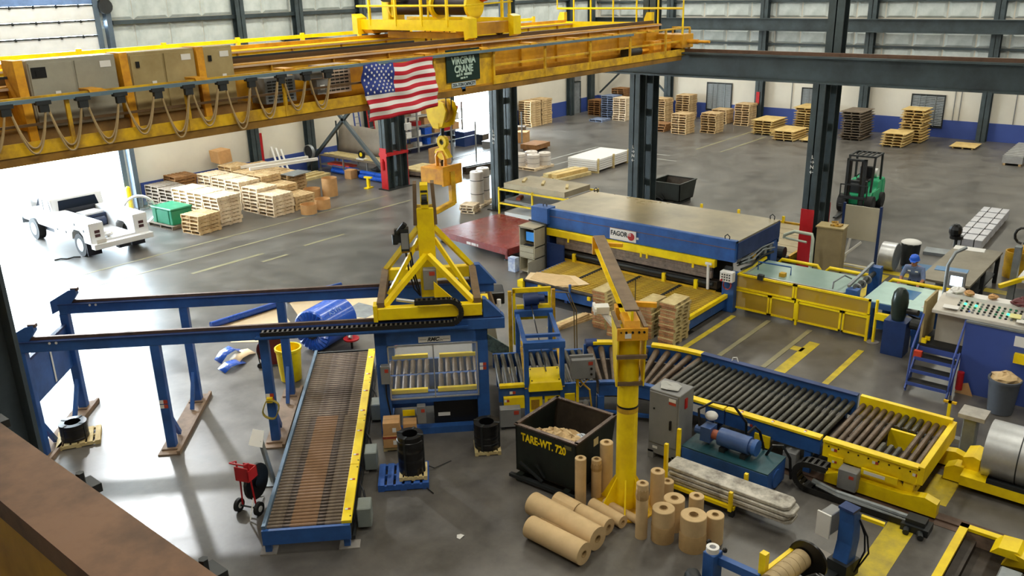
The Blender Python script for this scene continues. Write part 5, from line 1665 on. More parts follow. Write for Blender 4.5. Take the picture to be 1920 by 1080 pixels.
for k, pts in enumerate(([(-.1, 2.5), (.45, 2.75), (.95, 1.5), (.6, .75), (-.05, 1.2)], [(.0, 2.4), (.55, 2.6), (.8, 1.6), (.3, .9), (-.12, 1.4)])):
    q = one('kraft_sheet', ['large kraft paper sheet on the left end of the yellow slats', 'kraft paper sheet folded on top of the larger one on the slats'][k], 'paper', B().prism([(x - .3, y - 1.7) for x, y in pts], 'z', 0, .012), Kraft if k else CardP, (18.6, 14.05, .485 + k * .016), 0)

# beige computer cabinet beside the press
PC = T('computer_cabinet', 'beige steel computer cabinet left of the blue press', 'cabinet', (19.75, 15.72, 0))
PC.p('shell', B().box(0, 0, .05, .55, .03, 1.48).box(0, .57, .05, .55, .6, 1.48).box(0, 0, 1.44, .55, .6, 1.48).box(.52, 0, .05, .55, .6, 1.48).box(0, 0, .05, .55, .6, .09).box(0, 0, .5, .55, .6, .53).box(0, 0, .86, .55, .6, .89), Beige)
PC.p('drawer', B().box(-.01, .04, .54, .02, .56, .69), Beige, bev=.005)
PC.p('drawer', B().box(-.01, .04, .7, .02, .56, .85), Beige, bev=.005)
PC.p('top_hood', B().box(-.02, -.02, 1.48, .57, .62, 1.5), Beige)
PC.p('monitor', B().box(.2, .15, .98, .26, .5, 1.3), Black)
PC.p('screen', B().box(.19, .17, 1.0, .2, .48, 1.28), mat('blue_screen', (60, 130, 200), .4, var=0, emis=.6))
PC.p('keyboard', B().box(.02, .15, .9, .15, .45, .92), Black)
PC.p('computer_tower', B().box(.15, .2, .1, .45, .4, .42), LabW)
PC.p('open_door', B().box(-.35, -.01, .1, 0, .01, .5), Beige)
PC.p('castor', B().box(.02, .02, 0, .08, .08, .05), SteelD)
PC.p('castor', B().box(.47, .5, 0, .53, .56, .05), SteelD)
one('small_box', 'small white and blue box on the floor by the beige cabinet', 'box', B().box(-.1, -.14, 0, .1, .14, .45), mat('white_blue_box', (206, 216, 230), .5, var=.2, sc=5, dark=(70, 110, 190)), (19.72, 16.55, 0))
DG = T('dark_guard', 'dark guard panel with thin post beside the beige cabinet', 'guard panel', (20.25, 15.5, 0))
DG.p('guard_plate', B().box(0, -.5, .2, .05, .2, .95), BlueDk)
DG.p('guard_post', B().beam((-.1, .1, 0), (-.1, .1, 1.55), .04, .04).beam((-.1, .1, 1.55), (-.1, .75, 1.6), .04, .04), SteelD)

# ------------------------------------------------------------------ yellow guard fence
GF = T('guard_fence', 'yellow framed guard fence with amber mesh in front of the table line', 'fence', (20.55, 7.8, 0))
def frame(t, y0, y1, z0, z1, w=.05):
    f = t.p('frame_panel', B().box(-.025, y0, z0, .025, y0 + w, z1).box(-.025, y1 - w, z0, .025, y1, z1).box(-.025, y0, z0, .025, y1, z0 + w).box(-.025, y0, z1 - w, .025, y1, z1), Ymach)
    mk('amber_mesh', B().box(-.006, y0 + w, z0 + w, .006, y1 - w, z1 - w), Glass, parent=f)
frame(GF, .1, 1.8, .66, 1.08)
frame(GF, -1.8, .08, .66, 1.08)
frame(GF, .74, 1.8, .1, .64)
frame(GF, .02, .72, .1, .64)
frame(GF, -1.14, 0, .1, .64)
frame(GF, -1.8, -1.17, .1, .64)
for y in (1.78, .0, -1.78):
    GF.p('fence_leg', B().box(-.03, y - .03, 0, .03, y + .03, .68), Ymach)
GF.p('latch_post', B().cyl((0, -1.95, 0), (0, -1.95, 1.1), .035, 10), Ymach)
GF.p('latch_foot', B().cyl((0, -1.95, 0), (0, -1.95, .02), .14, 14), Concrete)
GF.p('latch_box', B().box(-.06, -2.25, .62, .06, -1.95, .78), Ymach)
GF.p('clamp', B().box(-.06, .95, 1.02, .06, 1.1, 1.16), SteelD)
for y in (8.45, 7.35):
    mk('floor_track', B().box(17.6, y - .06, 0, 20.4, y + .06, .012), Yworn, parent=floor)

# ------------------------------------------------------------------ feed tables behind the fence
def table(name, label, x0, x1, y0, y1, z, m, legs=True):
    t = T(name, label, 'machine table', ((x0 + x1) / 2, (y0 + y1) / 2, 0))
    a, b_ = (x1 - x0) / 2, (y1 - y0) / 2
    t.p('bed', B().box(-a, -b_, z - .16, a, b_, z - .02), Blue)
    t.p('sheet', B().box(-a + .03, -b_ + .02, z - .02, a - .03, b_ - .02, z), m)
    for sx in (-1, 1):
        for sy in (-1, 1):
            t.p('leg', B().box(sx * (a - .12) - .1, sy * (b_ - .2) - .1, 0, sx * (a - .12) + .1, sy * (b_ - .2) + .1, z - .16), Blue)
    t.p('lower_beam', B().box(-a, -b_, .3, -a + .12, b_, .5), Blue)
    return t


t1 = table('feed_table', 'long table carrying a grey-green metal sheet behind the fence', 20.85, 22.4, 6.75, 9.45, .98, SheetM)
t1.p('near_lip', B().box(-.82, -1.35, .94, -.77, 1.35, 1.02), SteelB)
t1.p('blue_guard', B().tube([(-.2, 1.2, .98), (-.2, 1.2, 1.2), (-.15, .3, 1.2), (-.15, .3, .98)], .02, 6), Blue)
t1.p('yellow_clamp', B().box(-.45, .35, .98, -.3, .5, 1.08), Ydirty)
t2 = table('exit_table', 'table with a pale teal metal sheet left of the operator console', 20.75, 22.5, 4.75, 6.3, .96, mat('pale_teal_sheet', (176, 208, 200), .35, m=.1, var=.06))
t2.p('blue_strip', B().box(-.2, -.25, .96, .5, .1, .965), mat('blue_film', (46, 110, 160), .4, var=0))
t2.p('ribbed_edge', B().box(-.6, -.8, .962, 1.0, -.55, .972), SteelB)
SR = T('slitter_stand', 'blue slitter stand with a dark shaft between the two sheet tables', 'machine', (21.6, 6.55, 0))
SR.p('near_post', B().box(-.85, -.14, 0, -.6, .14, 1.15), Blue)
SR.p('far_post', B().box(.8, -.14, 0, 1.05, .14, 1.3), Blue)
SR.p('shaft', B().cyl((-.7, 0, 1.1), (.9, 0, 1.14), .06, 12), SteelD, sm=True)
SR.p('cross_bar', B().beam((-.8, .1, 1.22), (.95, .1, 1.36), .06, .06), Galv)
SR.p('arm_bar', B().tube([(-.75, .5, 1.05), (-.72, .5, 1.22), (-.1, .45, 1.24), (.3, .4, 1.05)], .02, 6), Galv)
for x in (-.45, -.1, .3):
    SR.p('knife_disc', B().cyl((x - .015, 0, 1.1), (x + .015, 0, 1.1), .11, 16), SteelB, sm=True)
for k, (ya, yb_, lab) in enumerate(((8.05, 9.2, 'bent yellow guard pipe behind the grey-green sheet'), (6.6, 7.85, 'yellow guard pipe behind the slitter stand'), (4.4, 6.2, 'long yellow guard pipe in front of the operator'))):
    one('guard_pipe', lab, 'guard rail', B().tube([(0, ya - 7, .0), (0, ya - 7, .9), (0, ya - 6.93, .99), (0, yb_ - 7.07, .99), (0, yb_ - 7, .9), (0, yb_ - 7, .0)], .05, 10), Ymach, (22.62, 7, 0), 0, sm=True)
DP = T('upright_motor', 'dark upright motor with a small lamp in front of the teal sheet', 'motor', (20.2, 5.25, 0))
DP.p('pedestal', B().box(-.2, -.25, 0, .25, .25, .85), BlueDk)
DP.p('motor_shell', B().lathe([(.0, .85), (.14, .85), (.17, 1.0), (.19, 1.3), (.16, 1.52), (.09, 1.62), (0, 1.64)], 18), mat('dark_green_black', (36, 50, 46), .3, var=.25), sm=True)
DP.p('lamp_head', B().cyl((-.05, -.2, 1.12), (-.1, -.45, 1.14), .07, 12), Black, sm=True)
DP.p('gear_cluster', B().cyl((0, -.3, .82), (0, -.5, .82), .13, 12).cyl((.1, -.2, .75), (.25, -.45, .75), .1, 12), SteelD)
for i in range(4):
    DP.p('cable', B().tube([(.05, -.2, 1.0), (.1 + .05 * i, -.45, .95 - .05 * i), (.0, -.6, .6), (-.05, -.65, .1)], .015, 5), Black)

# ------------------------------------------------------------------ operator platform, console, stairs
OP = T('operator_platform', 'blue operator platform with steps and button console at right', 'platform', (18.95, 3.3, 0))
OP.p('blue_front_panel', B().box(0, -1.9, 0, .05, .28, 1.58), BlueW)
OP.p('panel_cap', B().box(-.02, -1.9, 1.58, .08, .28, 1.62), Galv)
OP.p('landing', B().box(0, .3, .84, 1.0, 1.15, .9), Rubber)
OP.p('landing_beam', B().box(-.02, .3, .72, .03, 1.15, .84), BlueW)
OP.p('platform_deck', B().box(.05, -1.9, .8, 1.6, .3, .88), SteelD)
for k in range(3):
    z = .22 + k * .22
    OP.p('step', B().box(-.62 + k * .2, .32, z - .03, -.36 + k * .2, 1.13, z), Rubber)
    OP.p('step_nosing', B().box(-.64 + k * .2, .32, z - .07, -.61 + k * .2, 1.13, z), BlueW)
for y in (.3, 1.13):
    OP.p('stringer', B().beam((-.66, y, .05), (.02, y, .84), .03, .12), BlueW)
    OP.p('stair_post', B().cyl((-.62, y, 0), (-.5, y, .95), .022, 8), BlueW)
    OP.p('stair_rail', B().cyl((-.5, y, .95), (.25, y, 1.75), .022, 8), BlueW)
    OP.p('stair_leg', B().cyl((-.3, y, 0), (-.3, y, .5), .02, 8), BlueW)
OP.p('side_screen', B().box(.05, 1.1, .9, .95, 1.15, 1.85), Tan)
OP.p('yellow_chain', B().box(.02, 1.0, .9, .1, 1.1, 1.0).box(.1, .95, .95, .16, 1.05, 1.03), Ymach)
OP.p('console_body', B().box(.35, -1.0, .9, .8, .92, 1.55), mat('warm_white_panel', (206, 200, 190), .5, var=.05))
dk_ = OP.p('console_desk', B().hexa([(.05, -1.05, 1.62), (.85, -1.05, 1.62), (.85, .98, 1.62), (.05, .98, 1.62), (.05, -1.05, 1.7), (.85, -1.05, 1.86), (.85, .98, 1.86), (.05, .98, 1.7)]), mat('warm_white_panel', (206, 200, 190)), bev=.01)
rnd = random.Random(3)
for i in range(13):
    for j in range(5):
        xx, yy = .2 + j * .1, .55 - i * .105
        zz = 1.7 + (xx - .05) * .2
        m = LedG if (i, j) in ((1, 3), (3, 3), (9, 2)) else rnd.choice((SteelD, Galv, Black, GreenP, SteelD))
        mk('console_button', B().cyl((xx, yy, zz), (xx, yy, zz + .03), .026, 8), m, parent=dk_)
OP.p('console_hood', B().box(.7, -1.05, 1.8, 1.0, .9, 1.9), LabW)
OP.p('red_lamp_box', B().box(-.22, 1.0, .62, -.12, 1.16, .78), mat('orange_red_box', (226, 70, 36), .5))
OP.p('red_extinguisher', B().cyl((-.12, .2, .1), (-.12, .2, .5), .07, 10), Red, sm=True)
OP.p('yellow_wall_box', B().box(-.1, -.95, .95, 0, -.7, 1.15), Ymach)
OP.p('pinned_sheet', B().box(-.01, -1.0, 1.28, 0, -.65, 1.5), LabW)
for k, (x, y, s) in enumerate(((19.15, 3.95, (.22, .3)), (19.25, 2.75, (.25, .2)), (19.1, 2.55, (.2, .3)))):
    one('paper_pad', ['white notepad on the left end of the console desk', 'yellow note sheet right of the console buttons', 'white sheet at the right front of the console desk'][k], 'paper', B().box(-s[0] / 2, -s[1] / 2, 0, s[0] / 2, s[1] / 2, .015), (LabW, mat('yellow_note', (226, 220, 150), .6, var=0), LabW)[k], (x, y, 1.8 if k == 1 else 1.77), .1)
for k, (x, y, s, m) in enumerate(((19.75, 4.0, .13, LabW), (19.7, 3.75, .1, Card), (19.72, 2.75, .17, Maroon), (19.66, 2.5, .12, Black), (19.75, 3.3, .09, Card))):
    crumple('desk_item', ['white rag on the console hood', 'tan rag beside the white rag on the console hood', 'dark red bag on the console hood', 'black radio at the right end of the console hood', 'small tan rag mid console hood'][k], 'rag' if k != 3 else 'radio', (x, y, 1.97), s, m, None, (1, 1.2, .6), 60 + k)
DT = T('desk_printer', 'dark printer tray with papers right of the console', 'printer', (19.2, 2.0, 0))
DT.p('printer_stand', B().box(-.2, -.25, .9, .5, .2, 1.5), SteelD)
DT.p('printer_body', B().box(-.25, -.3, 1.5, .5, .22, 1.72), Black, bev=.02)
DT.p('printer_paper', B().box(-.22, -.2, 1.73, .1, .15, 1.75), LabW)

SN = T('touch_screen', 'lit operator touch screen on a grey pole', 'screen', (21.45, 4.45, 0))
SN.p('pole', B().tube([(.1, .2, 0), (.1, .2, 1.95), (.2, .1, 2.25), (.5, -.05, 2.32)], .04, 10), Galv, sm=True)
SN.p('housing', B().box(.0, -.24, 1.42, .08, .14, 1.84), GreyC, bev=.012)
SN.p('display', B().box(-.006, -.18, 1.5, 0, .08, 1.74), Screen)

GB = T('trash_can', 'round grey trash can with brown paper beside the blue panel', 'trash can', (18.45, 2.62, 0))
GB.p('can_body', B().lathe([(0, .01), (.23, .01), (.29, .72), (.275, .72), (.22, .05), (0, .05)], 26), mat('grey_plastic', (82, 88, 98), .55, var=.08), sm=True)
GB.p('can_rim', B().pipe((0, 0, .7), (0, 0, .75), .31, .275, 26), mat('grey_plastic', (82, 88, 98)), sm=True)
crumple('crumpled_paper', 'brown crumpled paper heaped in the grey trash can', 'paper', (18.45, 2.62, .74), .24, Kraft, None, (1.1, 1.1, .6), 77)
one('kraft_sheet', 'torn brown paper leaning on the blue panel by the steps', 'paper', B().prism([(-.2, 0), (.15, 0), (.08, .22), (-.08, .28)], 'x', 0, .01), Card, (18.85, 3.42, 0))

# ------------------------------------------------------------------ lower right: coil, post, pit, paper stand
CC = T('coil_car', 'yellow coil car on the floor rails at the right edge', 'coil car', (15.35, 1.62, 0))
CC.p('car_body', B().box(-.5, -1.4, .12, .6, .9, .3), Ymach)
CC.p('wheel_housing', B().prism([(.9, .03), (1.2, .03), (1.2, .25), (1.05, .34), (.9, .34)], 'x', -.28, -.02), Ymach)
CC.p('wheel', B().cyl((-.25, 1.05, .1), (-.05, 1.05, .1), .1, 14), SteelD)
CC.p('end_block', B().prism([(.68, .3), (.95, .3), (.95, .5), (.8, .56), (.68, .52)], 'x', -.2, .3), Ymach)
CC.p('cradle', B().prism([(-.5, .3), (.6, .3), (.6, .38), (.05, .2), (-.5, .38)], 'y', -1.3, .5), SteelD)
SCo = T('steel_coil', 'large shiny steel coil on the yellow coil car', 'steel coil', (15.4, 1.0, .2))
SCo.p('coil_body', B().pipe((0, -1.0, .5), (0, 1.25, .5), .5, .24, 48), SteelB, sm=True)
SCo.p('coil_band', B().pipe((0, .72, .5), (0, .74, .5), .503, .49, 48), SteelD, sm=True)
GD = T('grey_guide_post', 'grey steel guide post behind the coil car', 'post', (16.45, 2.75, 0))
GD.p('post_body', B().box(-.15, -.12, 0, .1, .12, .72), Galv, bev=.02)
GD.p('post_cap', B().box(-.25, -.25, .72, .2, .2, .8), mat('pale_cap', (176, 170, 160), .5))
GD.p('side_bar', B().box(-.12, .1, .1, .02, .6, .2), GreyC)
YS = T('yellow_stop_post', 'small yellow stop post behind the transfer car', 'post', (17.45, 3.35, 0))
YS.p('stop_shaft', B().box(-.03, -.03, 0, .03, .03, .42), Ymach)
YS.p('stop_bar', B().box(-.03, -.12, .38, .03, .12, .42), Ydirty)
ML = T('tool_tray', 'black tray with two reels lying behind the transfer car', 'tray', (16.55, 4.1, 0), -.05)
ML.p('tray_bed', B().box(-.12, -.75, 0, .12, .65, .06), SteelD)
for y in (.25, .1):
    ML.p('reel', B().cyl((0, y, .06), (0, y, .12), .08, 14), LabW, sm=True)

BP = T('blue_control_post', 'curved blue pedestal arm with a grey box at the lower right', 'pedestal', (11.45, 3.3, 0), -.2)
prof = [(-.14, .25), (.1, .25), (.16, .6), (.12, 1.0), (.06, 1.12), (-.1, 1.12), (-.06, .9), (-.06, .55)]
BP.p('arm', B().prism(prof, 'y', -.14, .1), Blue, bev=.01)
BP.p('arm_foot', B().box(-.2, -.18, 0, .16, .14, .27), SteelD)
BP.p('arm_cap', B().box(-.12, -.14, 1.12, .08, .1, 1.16), BlueDk)
bx = BP.p('grey_box', B().box(-.2, .16, .62, .12, .34, .98), GreyC, bev=.01)
mk('box_lid', B().box(-.23, .14, .6, -.2, .36, 1.0), LabW, parent=bx)
BP.p('yellow_handle', B().beam((.08, -.16, 1.02), (.2, -.46, .98), .06, .05), Ymach)
for k in range(2):
    BP.p('cable', B().tube([(.08, -.15, .95), (.14, -.22 - .04 * k, .7), (.12, -.26 - .06 * k, .45), (.0, -.2, .1)], .014, 5), Black)
BP.p('base_rail', B().box(-.7, -.06, 0, -.2, .1, .1), SteelD)
one('floor_block', 'pale concrete pad beside the blue pedestal arm', 'pad', B().box(-.22, -.18, 0, .22, .18, .03), Concrete, (11.55, 3.75, 0), -.2)

PT = T('scrap_pit_bin', 'yellow-rimmed steel bin with machinery at the bottom right', 'bin', (12.75, 1.62, 0))
pink = mat('worn_pink_steel', (158, 134, 118), .55, var=.3, sc=3)
PT.p('left_wall', B().box(-1.3, .42, 0, .62, .5, .25), pink)
PT.p('back_wall', B().box(.56, -1.2, 0, .62, .5, .25), pink)
PT.p('left_rim', B().box(-1.32, .4, .25, .66, .52, .3), Ymach)
PT.p('back_rim', B().box(.54, -1.2, .25, .66, .52, .3), Ymach)
PT.p('inner_wall', B().box(-.9, .25, 0, .5, .42, .15), DumpI)
PT.p('pit_floor', B().box(-1.3, -1.2, 0, .56, .42, .012), DumpI)
PT.p('yellow_gusset', B().prism([(-.55, .3), (.0, .3), (-.1, .42), (-.35, .44)], 'x', .1, .5), Ymach)
PT.p('yellow_plate', B().hexa([(.3, -.7, .02), (.42, -.7, .02), (.42, -.15, .02), (.3, -.15, .02), (-.1, -.8, .4), (.42, -.8, .4), (.42, -.3, .4), (.1, -.3, .4)]), Ymach)
PT.p('lifting_lug', B().pipe((.58, -.45, .36), (.66, -.45, .36), .09, .045, 14), Ymach)
PT.p('motor', B().box(-.5, -.5, .012, -.1, -.2, .28), Galv, bev=.02)
PT.p('valve_stack', B().box(-.75, -.2, .012, -.55, .1, .2).box(-.7, -.15, .2, -.6, .05, .28), SteelD)
PT.p('brown_roll', B().cyl((-.3, -.75, .15), (.1, -.75, .15), .12, 14), DumpI, sm=True)

PD = T('paper_dispenser', 'blue and yellow paper unwinding stand at the bottom edge', 'machine', (9.9, 4.3, 0), -.15)
PD.p('upright', B().box(-.1, .3, 0, .12, .5, .6), Blue, bev=.01)
PD.p('white_cap', B().pipe((.0, .4, .6), (.0, .4, .68), .095, .05, 20), LabW, sm=True)
for k in (-1, 1):
    PD.p('clamp_knob', B().sph((.1, .4 + k * .14, .64), .04, 8), Black)
PD.p('cross_arm', B().beam((.05, .3, .48), (.1, -.35, .5), .1, .13), Blue)
PD.p('yellow_bracket', B().box(.1, -.4, .4, .2, -.3, .9).box(.1, -.4, .4, .9, -.34, .62), Ymach)
for k in range(6):
    PD.p('roll_segment', B().cyl((.0 + k * .14, -.55, .56), (.132 + k * .14, -.55, .56), .15, 22), mat('tan_segment', (190, 166, 124), .6, var=.15, sc=5), sm=True)
PD.p('end_disc', B().cyl((.86, -.62, .55), (.9, -.62, .55), .3, 24), Black, sm=True)
PD.p('yellow_base', B().box(-.2, -1.1, .2, .5, -.75, .5), Ymach)
PD.p('base_frame', B().box(-.3, -1.1, 0, .9, -.3, .12), SteelD)
PD.p('rod', B().cyl((.9, -.75, .45), (.6, -1.7, .3), .02, 8), SteelB)
PD.p('dark_rail', B().beam((.75, -1.2, .3), (.2, -1.9, .2), .1, .12), SteelD)
PD.p('hose_cluster', B().tube([(.3, -.8, .6), (.5, -.95, .68), (.55, -1.2, .6), (.4, -1.3, .5)], .03, 8), Black)
one('small_motor', 'small dark gear motor poking in at the bottom edge', 'motor', B().cyl((-.12, 0, .14), (.14, 0, .14), .12, 14).cyl((.14, 0, .14), (.22, 0, .14), .06, 10).box(-.14, -.1, 0, .1, .1, .08), SteelD, (9.75, 4.85, 0), .8, sm=True)

# ------------------------------------------------------------------ wood skids by the jib crane
def skid_stack(label, x, y, n, lx, ly, h, rz=0.0):
    first = None
    for k in range(n):
        l = (x + random.uniform(-.03, .03), y + random.uniform(-.02, .02), k * h)
        if label not in PM:
            b = B()
            b.mi = 0
            b.box(-lx / 2, -ly / 2, h * .72, lx / 2, ly / 2, h - .004)
            for q in range(3):
                x0 = -lx / 2 + q * (lx - .12) / 2
                b.box(x0, -ly / 2, 0, x0 + .12, ly / 2, h * .72)
            b.mi = 1
            for q in range(3):
                y0 = -ly / 2 + q * ly / 3
                b.prism([(y0 + .01, h * .05), (y0 + ly / 3 - .01, h * .05), (y0 + ly / 3, h * .72), (y0, h * .72)], 'x', -lx / 2 - .012, -lx / 2)
            PM[label] = one('wood_skid', layer(k, n) + ' ' + label, 'wood skid', b, [WoodL, WoodE], l, rz + random.uniform(-.03, .03), 'wood skids beside the conveyor')
        else:
            o = link_copy(PM[label], None, l, rz + random.uniform(-.03, .03))
            tag(o, layer(k, n) + ' ' + label, 'wood skid', 'wood skids beside the conveyor')


skid_stack('short wood skid in the tall left stack by the jib boom', 17.72, 11.72, 11, .8, .38, .094)
skid_stack('short wood skid in the low stack left of the jib post', 17.5, 11.15, 6, .8, .36, .096)
skid_stack('short wood skid in the stack right behind the jib head', 17.85, 10.45, 10, .7, .38, .096)
skid_stack('short wood skid in the tall right stack by the yellow floor line', 17.8, 9.78, 12, .75, .42, .092)
for k in range(5):
    one('plank', ['lowest loose plank left of the skid stacks', 'second loose plank left of the skid stacks', 'middle loose plank left of the skid stacks', 'greenish loose plank on the plank pile', 'uppermost loose plank of the pile left of the skids'][k], 'plank',
        B().box(-.8, -.07, 0, .75 - .1 * k, .07, .05), WoodL if k % 2 else Wood, (17.25 + .04 * k, 12.5 + .16 * (k % 2) - .1, .052 * (k // 2) + (.0 if k < 2 else .002)), .06 * (k // 2) - .2)

# ------------------------------------------------------------------ far side of the press
RKs = T('sheet_rack', 'yellow pipe rack with stacked tan sheets beyond the press', 'rack', (25.35, 19.5, 0))
tt = mat('tan_sheet_stack', (176, 164, 138), .6, var=.1, sc=1.5)
for z in (.62, 1.16):
    RKs.p('shelf_rail', B().box(-.98, -1.65, z - .06, -.92, 1.65, z), Ymach)
    RKs.p('shelf_rail', B().box(.9, -1.65, z - .06, .96, 1.65, z), Ymach)
    RKs.p('shelf_bearer', B().box(-.92, -1.6, z - .05, .9, -1.5, z - .005).box(-.92, 1.5, z - .05, .9, 1.6, z - .005), WoodG)
for x in (-.95, .93):
    for y in (-1.62, 0, 1.62):
        RKs.p('rack_post', B().box(x - .03, y - .03, 0, x + .03, y + .03, 1.2), Ymach)
for k, (z, h) in enumerate(((0.02, .22), (.625, .1), (1.165, .2))):
    one('sheet_pack', ['white-wrapped sheet pack on the floor under the yellow rack', 'grey sheet pack on the lower shelf of the yellow rack', 'thick tan sheet pack on the upper shelf of the yellow rack'][k], 'sheet pack', B().box(-.8, -1.4, 0, .8, 1.45, h), (LabW, GreyC, tt)[k], (25.3, 19.5, z))
for k, (y, a) in enumerate(((20.5, .5), (19.6, .55), (18.5, .6))):
    one('wood_batten', ['left wood batten on the tan sheet pack', 'middle wood batten on the tan sheet pack', 'right wood batten on the tan sheet pack'][k], 'batten', B().box(-.3, -.05, 0, .3, .05, .07), WoodL, (25.2, y, 1.366), a)
one('red_brick', 'red-brown block on the lower shelf of the yellow rack', 'block', B().box(-.25, -.08, 0, .25, .08, .1), mat('brick_red', (166, 84, 58), .7, var=.1), (24.9, 20.5, .728), .4)

WS = T('floor_scale', 'low red platform scale on feet behind the gantry', 'platform scale', (22.0, 18.9, 0), -.1)
WS.p('deck', B().box(-1.5, -1.75, .34, 1.5, 1.75, .42), RedOx)
WS.p('near_skirt', B().box(-1.5, -1.75, .2, -1.44, 1.75, .34), RedOx)
WS.p('right_skirt', B().box(-1.5, -1.75, .2, 1.5, -1.69, .34), RedOx)
for x in (-1.35, 1.3):
    for y in (-1.6, 1.6):
        f = WS.p('foot_leg', B().box(x - .06, y - .06, .04, x + .06, y + .06, .34), RedOx)
        mk('foot_pad', B().cyl((x, y, 0), (x, y, .04), .12, 12), SteelD, parent=f)
for ya, yb_ in ((.02, .22), (-.24, -.02), (-.36, -.28)):
    WS.p('name_label', B().box(-1.508, ya, .225, -1.5, yb_, .31), LabW)

RO = T('runout_bed', 'low tan runout bed edged in yellow beyond the press', 'platform', (26.9, 12.5, 0))
tw = mat('tan_wood_deck', (176, 160, 126), .6, var=.12, sc=1)
for k in range(6):
    RO.p('deck_plank', B().box(-1.9 + k * .63, -2.5, .2, -1.3 + k * .63, 2.6, .28), tw)
for y in (-2.55, 2.6):
    RO.p('edge_bar', B().box(-1.9, y - .04, .1, 1.9, y + .04, .3), Ydirty)
RO.p('far_edge_bar', B().box(1.88, -2.5, .1, 1.95, 2.6, .34), Ydirty)
for y in (-2.3, -.8, .9, 2.4):
    RO.p('edge_post', B().box(1.86, y - .04, .1, 1.94, y + .04, .52), Ymach)
RO.p('under_frame', B().box(-1.85, -2.45, 0, 1.85, 2.55, .2), SteelD)

hopper('dumpster', 'small dark green dumpster behind the column in mid hall', (29.9, 16.45, 0), 0, 1.35, 1.35, .82)

# items round the red-footed column
TCb = T('electrical_cabinet', 'tan electrical cabinet in front of the red-footed column', 'cabinet', (25.2, 8.75, 0), .1)
TCb.p('cabinet_body', B().box(-.25, -.4, .08, .3, .35, 1.42), mat('olive_tan_cabinet', (158, 142, 106), .5, var=.1), bev=.01)
TCb.p('cabinet_top', B().box(-.28, -.43, 1.42, .33, .38, 1.46), Tan)
TCb.p('cabinet_feet', B().box(-.22, -.38, 0, .28, .32, .08), SteelD)
one('tool_pile', 'yellow and black tools on top of the tan cabinet', 'tools', B().box(-.15, -.2, 0, .1, .1, .05).tube([(-.1, -.1, .06), (.05, -.05, .1), (.1, .15, .06)], .025, 6), mat('yellow_black_tool', (196, 150, 40), .5, var=.6, sc=18, dark=(20, 20, 20)), (25.25, 8.65, 1.465))
SP = T('steel_panel_stand', 'upright pale steel panel with blue edges beside the forklift', 'panel', (26.6, 8.35, 0))
SP.p('panel_sheet', B().box(-.02, -.52, .75, .02, .5, 1.8), mat('pale_steel_panel', (196, 190, 170), .4, m=.1, var=.06, sc=1))
for y in (-.56, .54):
    SP.p('blue_edge', B().box(-.04, y - .035, .0 if y < 0 else .7, .04, y + .035, 1.86), BlueDk)
SP.p('white_leg', B().beam((-.1, .35, 0), (-.05, .25, .75), .06, .06), LabW)
SP.p('white_leg', B().beam((-.5, .55, 0), (-.05, -.1, .7), .06, .06), LabW)
SP.p('base_bar', B().box(-.5, -.55, 0, -.44, .6, .06), LabW)
VC = T('steel_coil', 'upright shiny steel coil leaning by the blue-edged panel', 'steel coil', (26.45, 7.2, 0), 0)
VC.p('coil_body', B().pipe((0, -.05, .44), (0, .36, .44), .42, .2, 36), SteelB, sm=True)
VC.p('coil_side', B().cyl((0, -.06, .44), (0, -.05, .44), .41, 32), Galv, sm=True)
CB = T('trash_can', 'black bin with white plastic bag beside the upright coil', 'trash can', (27.3, 7.0, 0))
CB.p('can_body', B().lathe([(0, .01), (.24, .01), (.28, .7), (.26, .7), (.22, .05)], 20), SteelD, sm=True)
CB.p('bag_top', B().sph((0, 0, .72), .3, 12, (1, 1, .3)), LabW, sm=True)
HR = T('pipe_handrail', 'pale bent pipe handrail beside the tan cabinet', 'handrail', (24.2, 9.3, 0))
HR.p('rail_pipe', B().tube([(0, -.4, 0), (0, -.4, 1.25), (.05, -.35, 1.36), (.1, .2, 1.36), (.1, .5, 1.2), (.1, .5, 1.1)], .05, 10), mat('pale_green_pipe', (186, 196, 180), .4, var=.05), sm=True)
HR.p('rail_brace', B().tube([(.1, .45, 1.12), (.05, -.2, 1.1)], .035, 8), mat('pale_green_pipe', (186, 196, 180)))
FS = T('foot_drive', 'dark drive unit at the foot of the pipe handrail', 'machine', (24.3, 9.9, 0))
FS.p('drive_body', B().box(-.25, -.2, 0, .25, .2, .5).cyl((0, -.15, .65), (0, .2, .65), .18, 14), SteelD)
FS.p('drive_tip', B().beam((-.1, .1, .9), (-.35, .3, .95), .08, .05), Black)

# right-hand work table, bundles, drum
WT = T('work_table', 'long brown-topped work table beyond the operator', 'table', (25.3, 5.1, 0))
WT.p('table_top', B().box(-1.85, -.62, .84, 1.85, .62, .9), mat('worn_brown_top', (132, 124, 106), .5, var=.15, sc=1))
for x in (-1.7, 0, 1.7):
    for y in (-.55, .55):
        WT.p('leg', B().box(x - .05, y - .05, 0, x + .05, y + .05, .84), SteelD)
WT.p('lower_shelf', B().box(-1.7, -.55, .25, 1.7, .55, .29), SteelD)
for k, (x, y) in enumerate(((24.6, 5.2), (26.9, 5.3))):
    one('flat_sheet', ['blue film sheet lying on the brown work table', 'white paper sheet at the far end of the work table'][k], 'sheet', B().box(-.2, -.4, 0, .2, .4, .01), (mat('blue_film', (46, 110, 160)), LabW)[k], (x, y, .902), .1)
one('floor_mat', 'blue mat lying on the floor behind the operator', 'mat', B().box(-.35, -.5, 0, .35, .5, .02), mat('blue_film', (46, 110, 160)), (27.2, 6.6, 0), .1)
one('floor_tray', 'grey ribbed tray on the floor by the dark stool', 'tray', B().box(-.3, -.45, 0, .3, .45, .1), Galv, (29.0, 6.55, 0), .1)
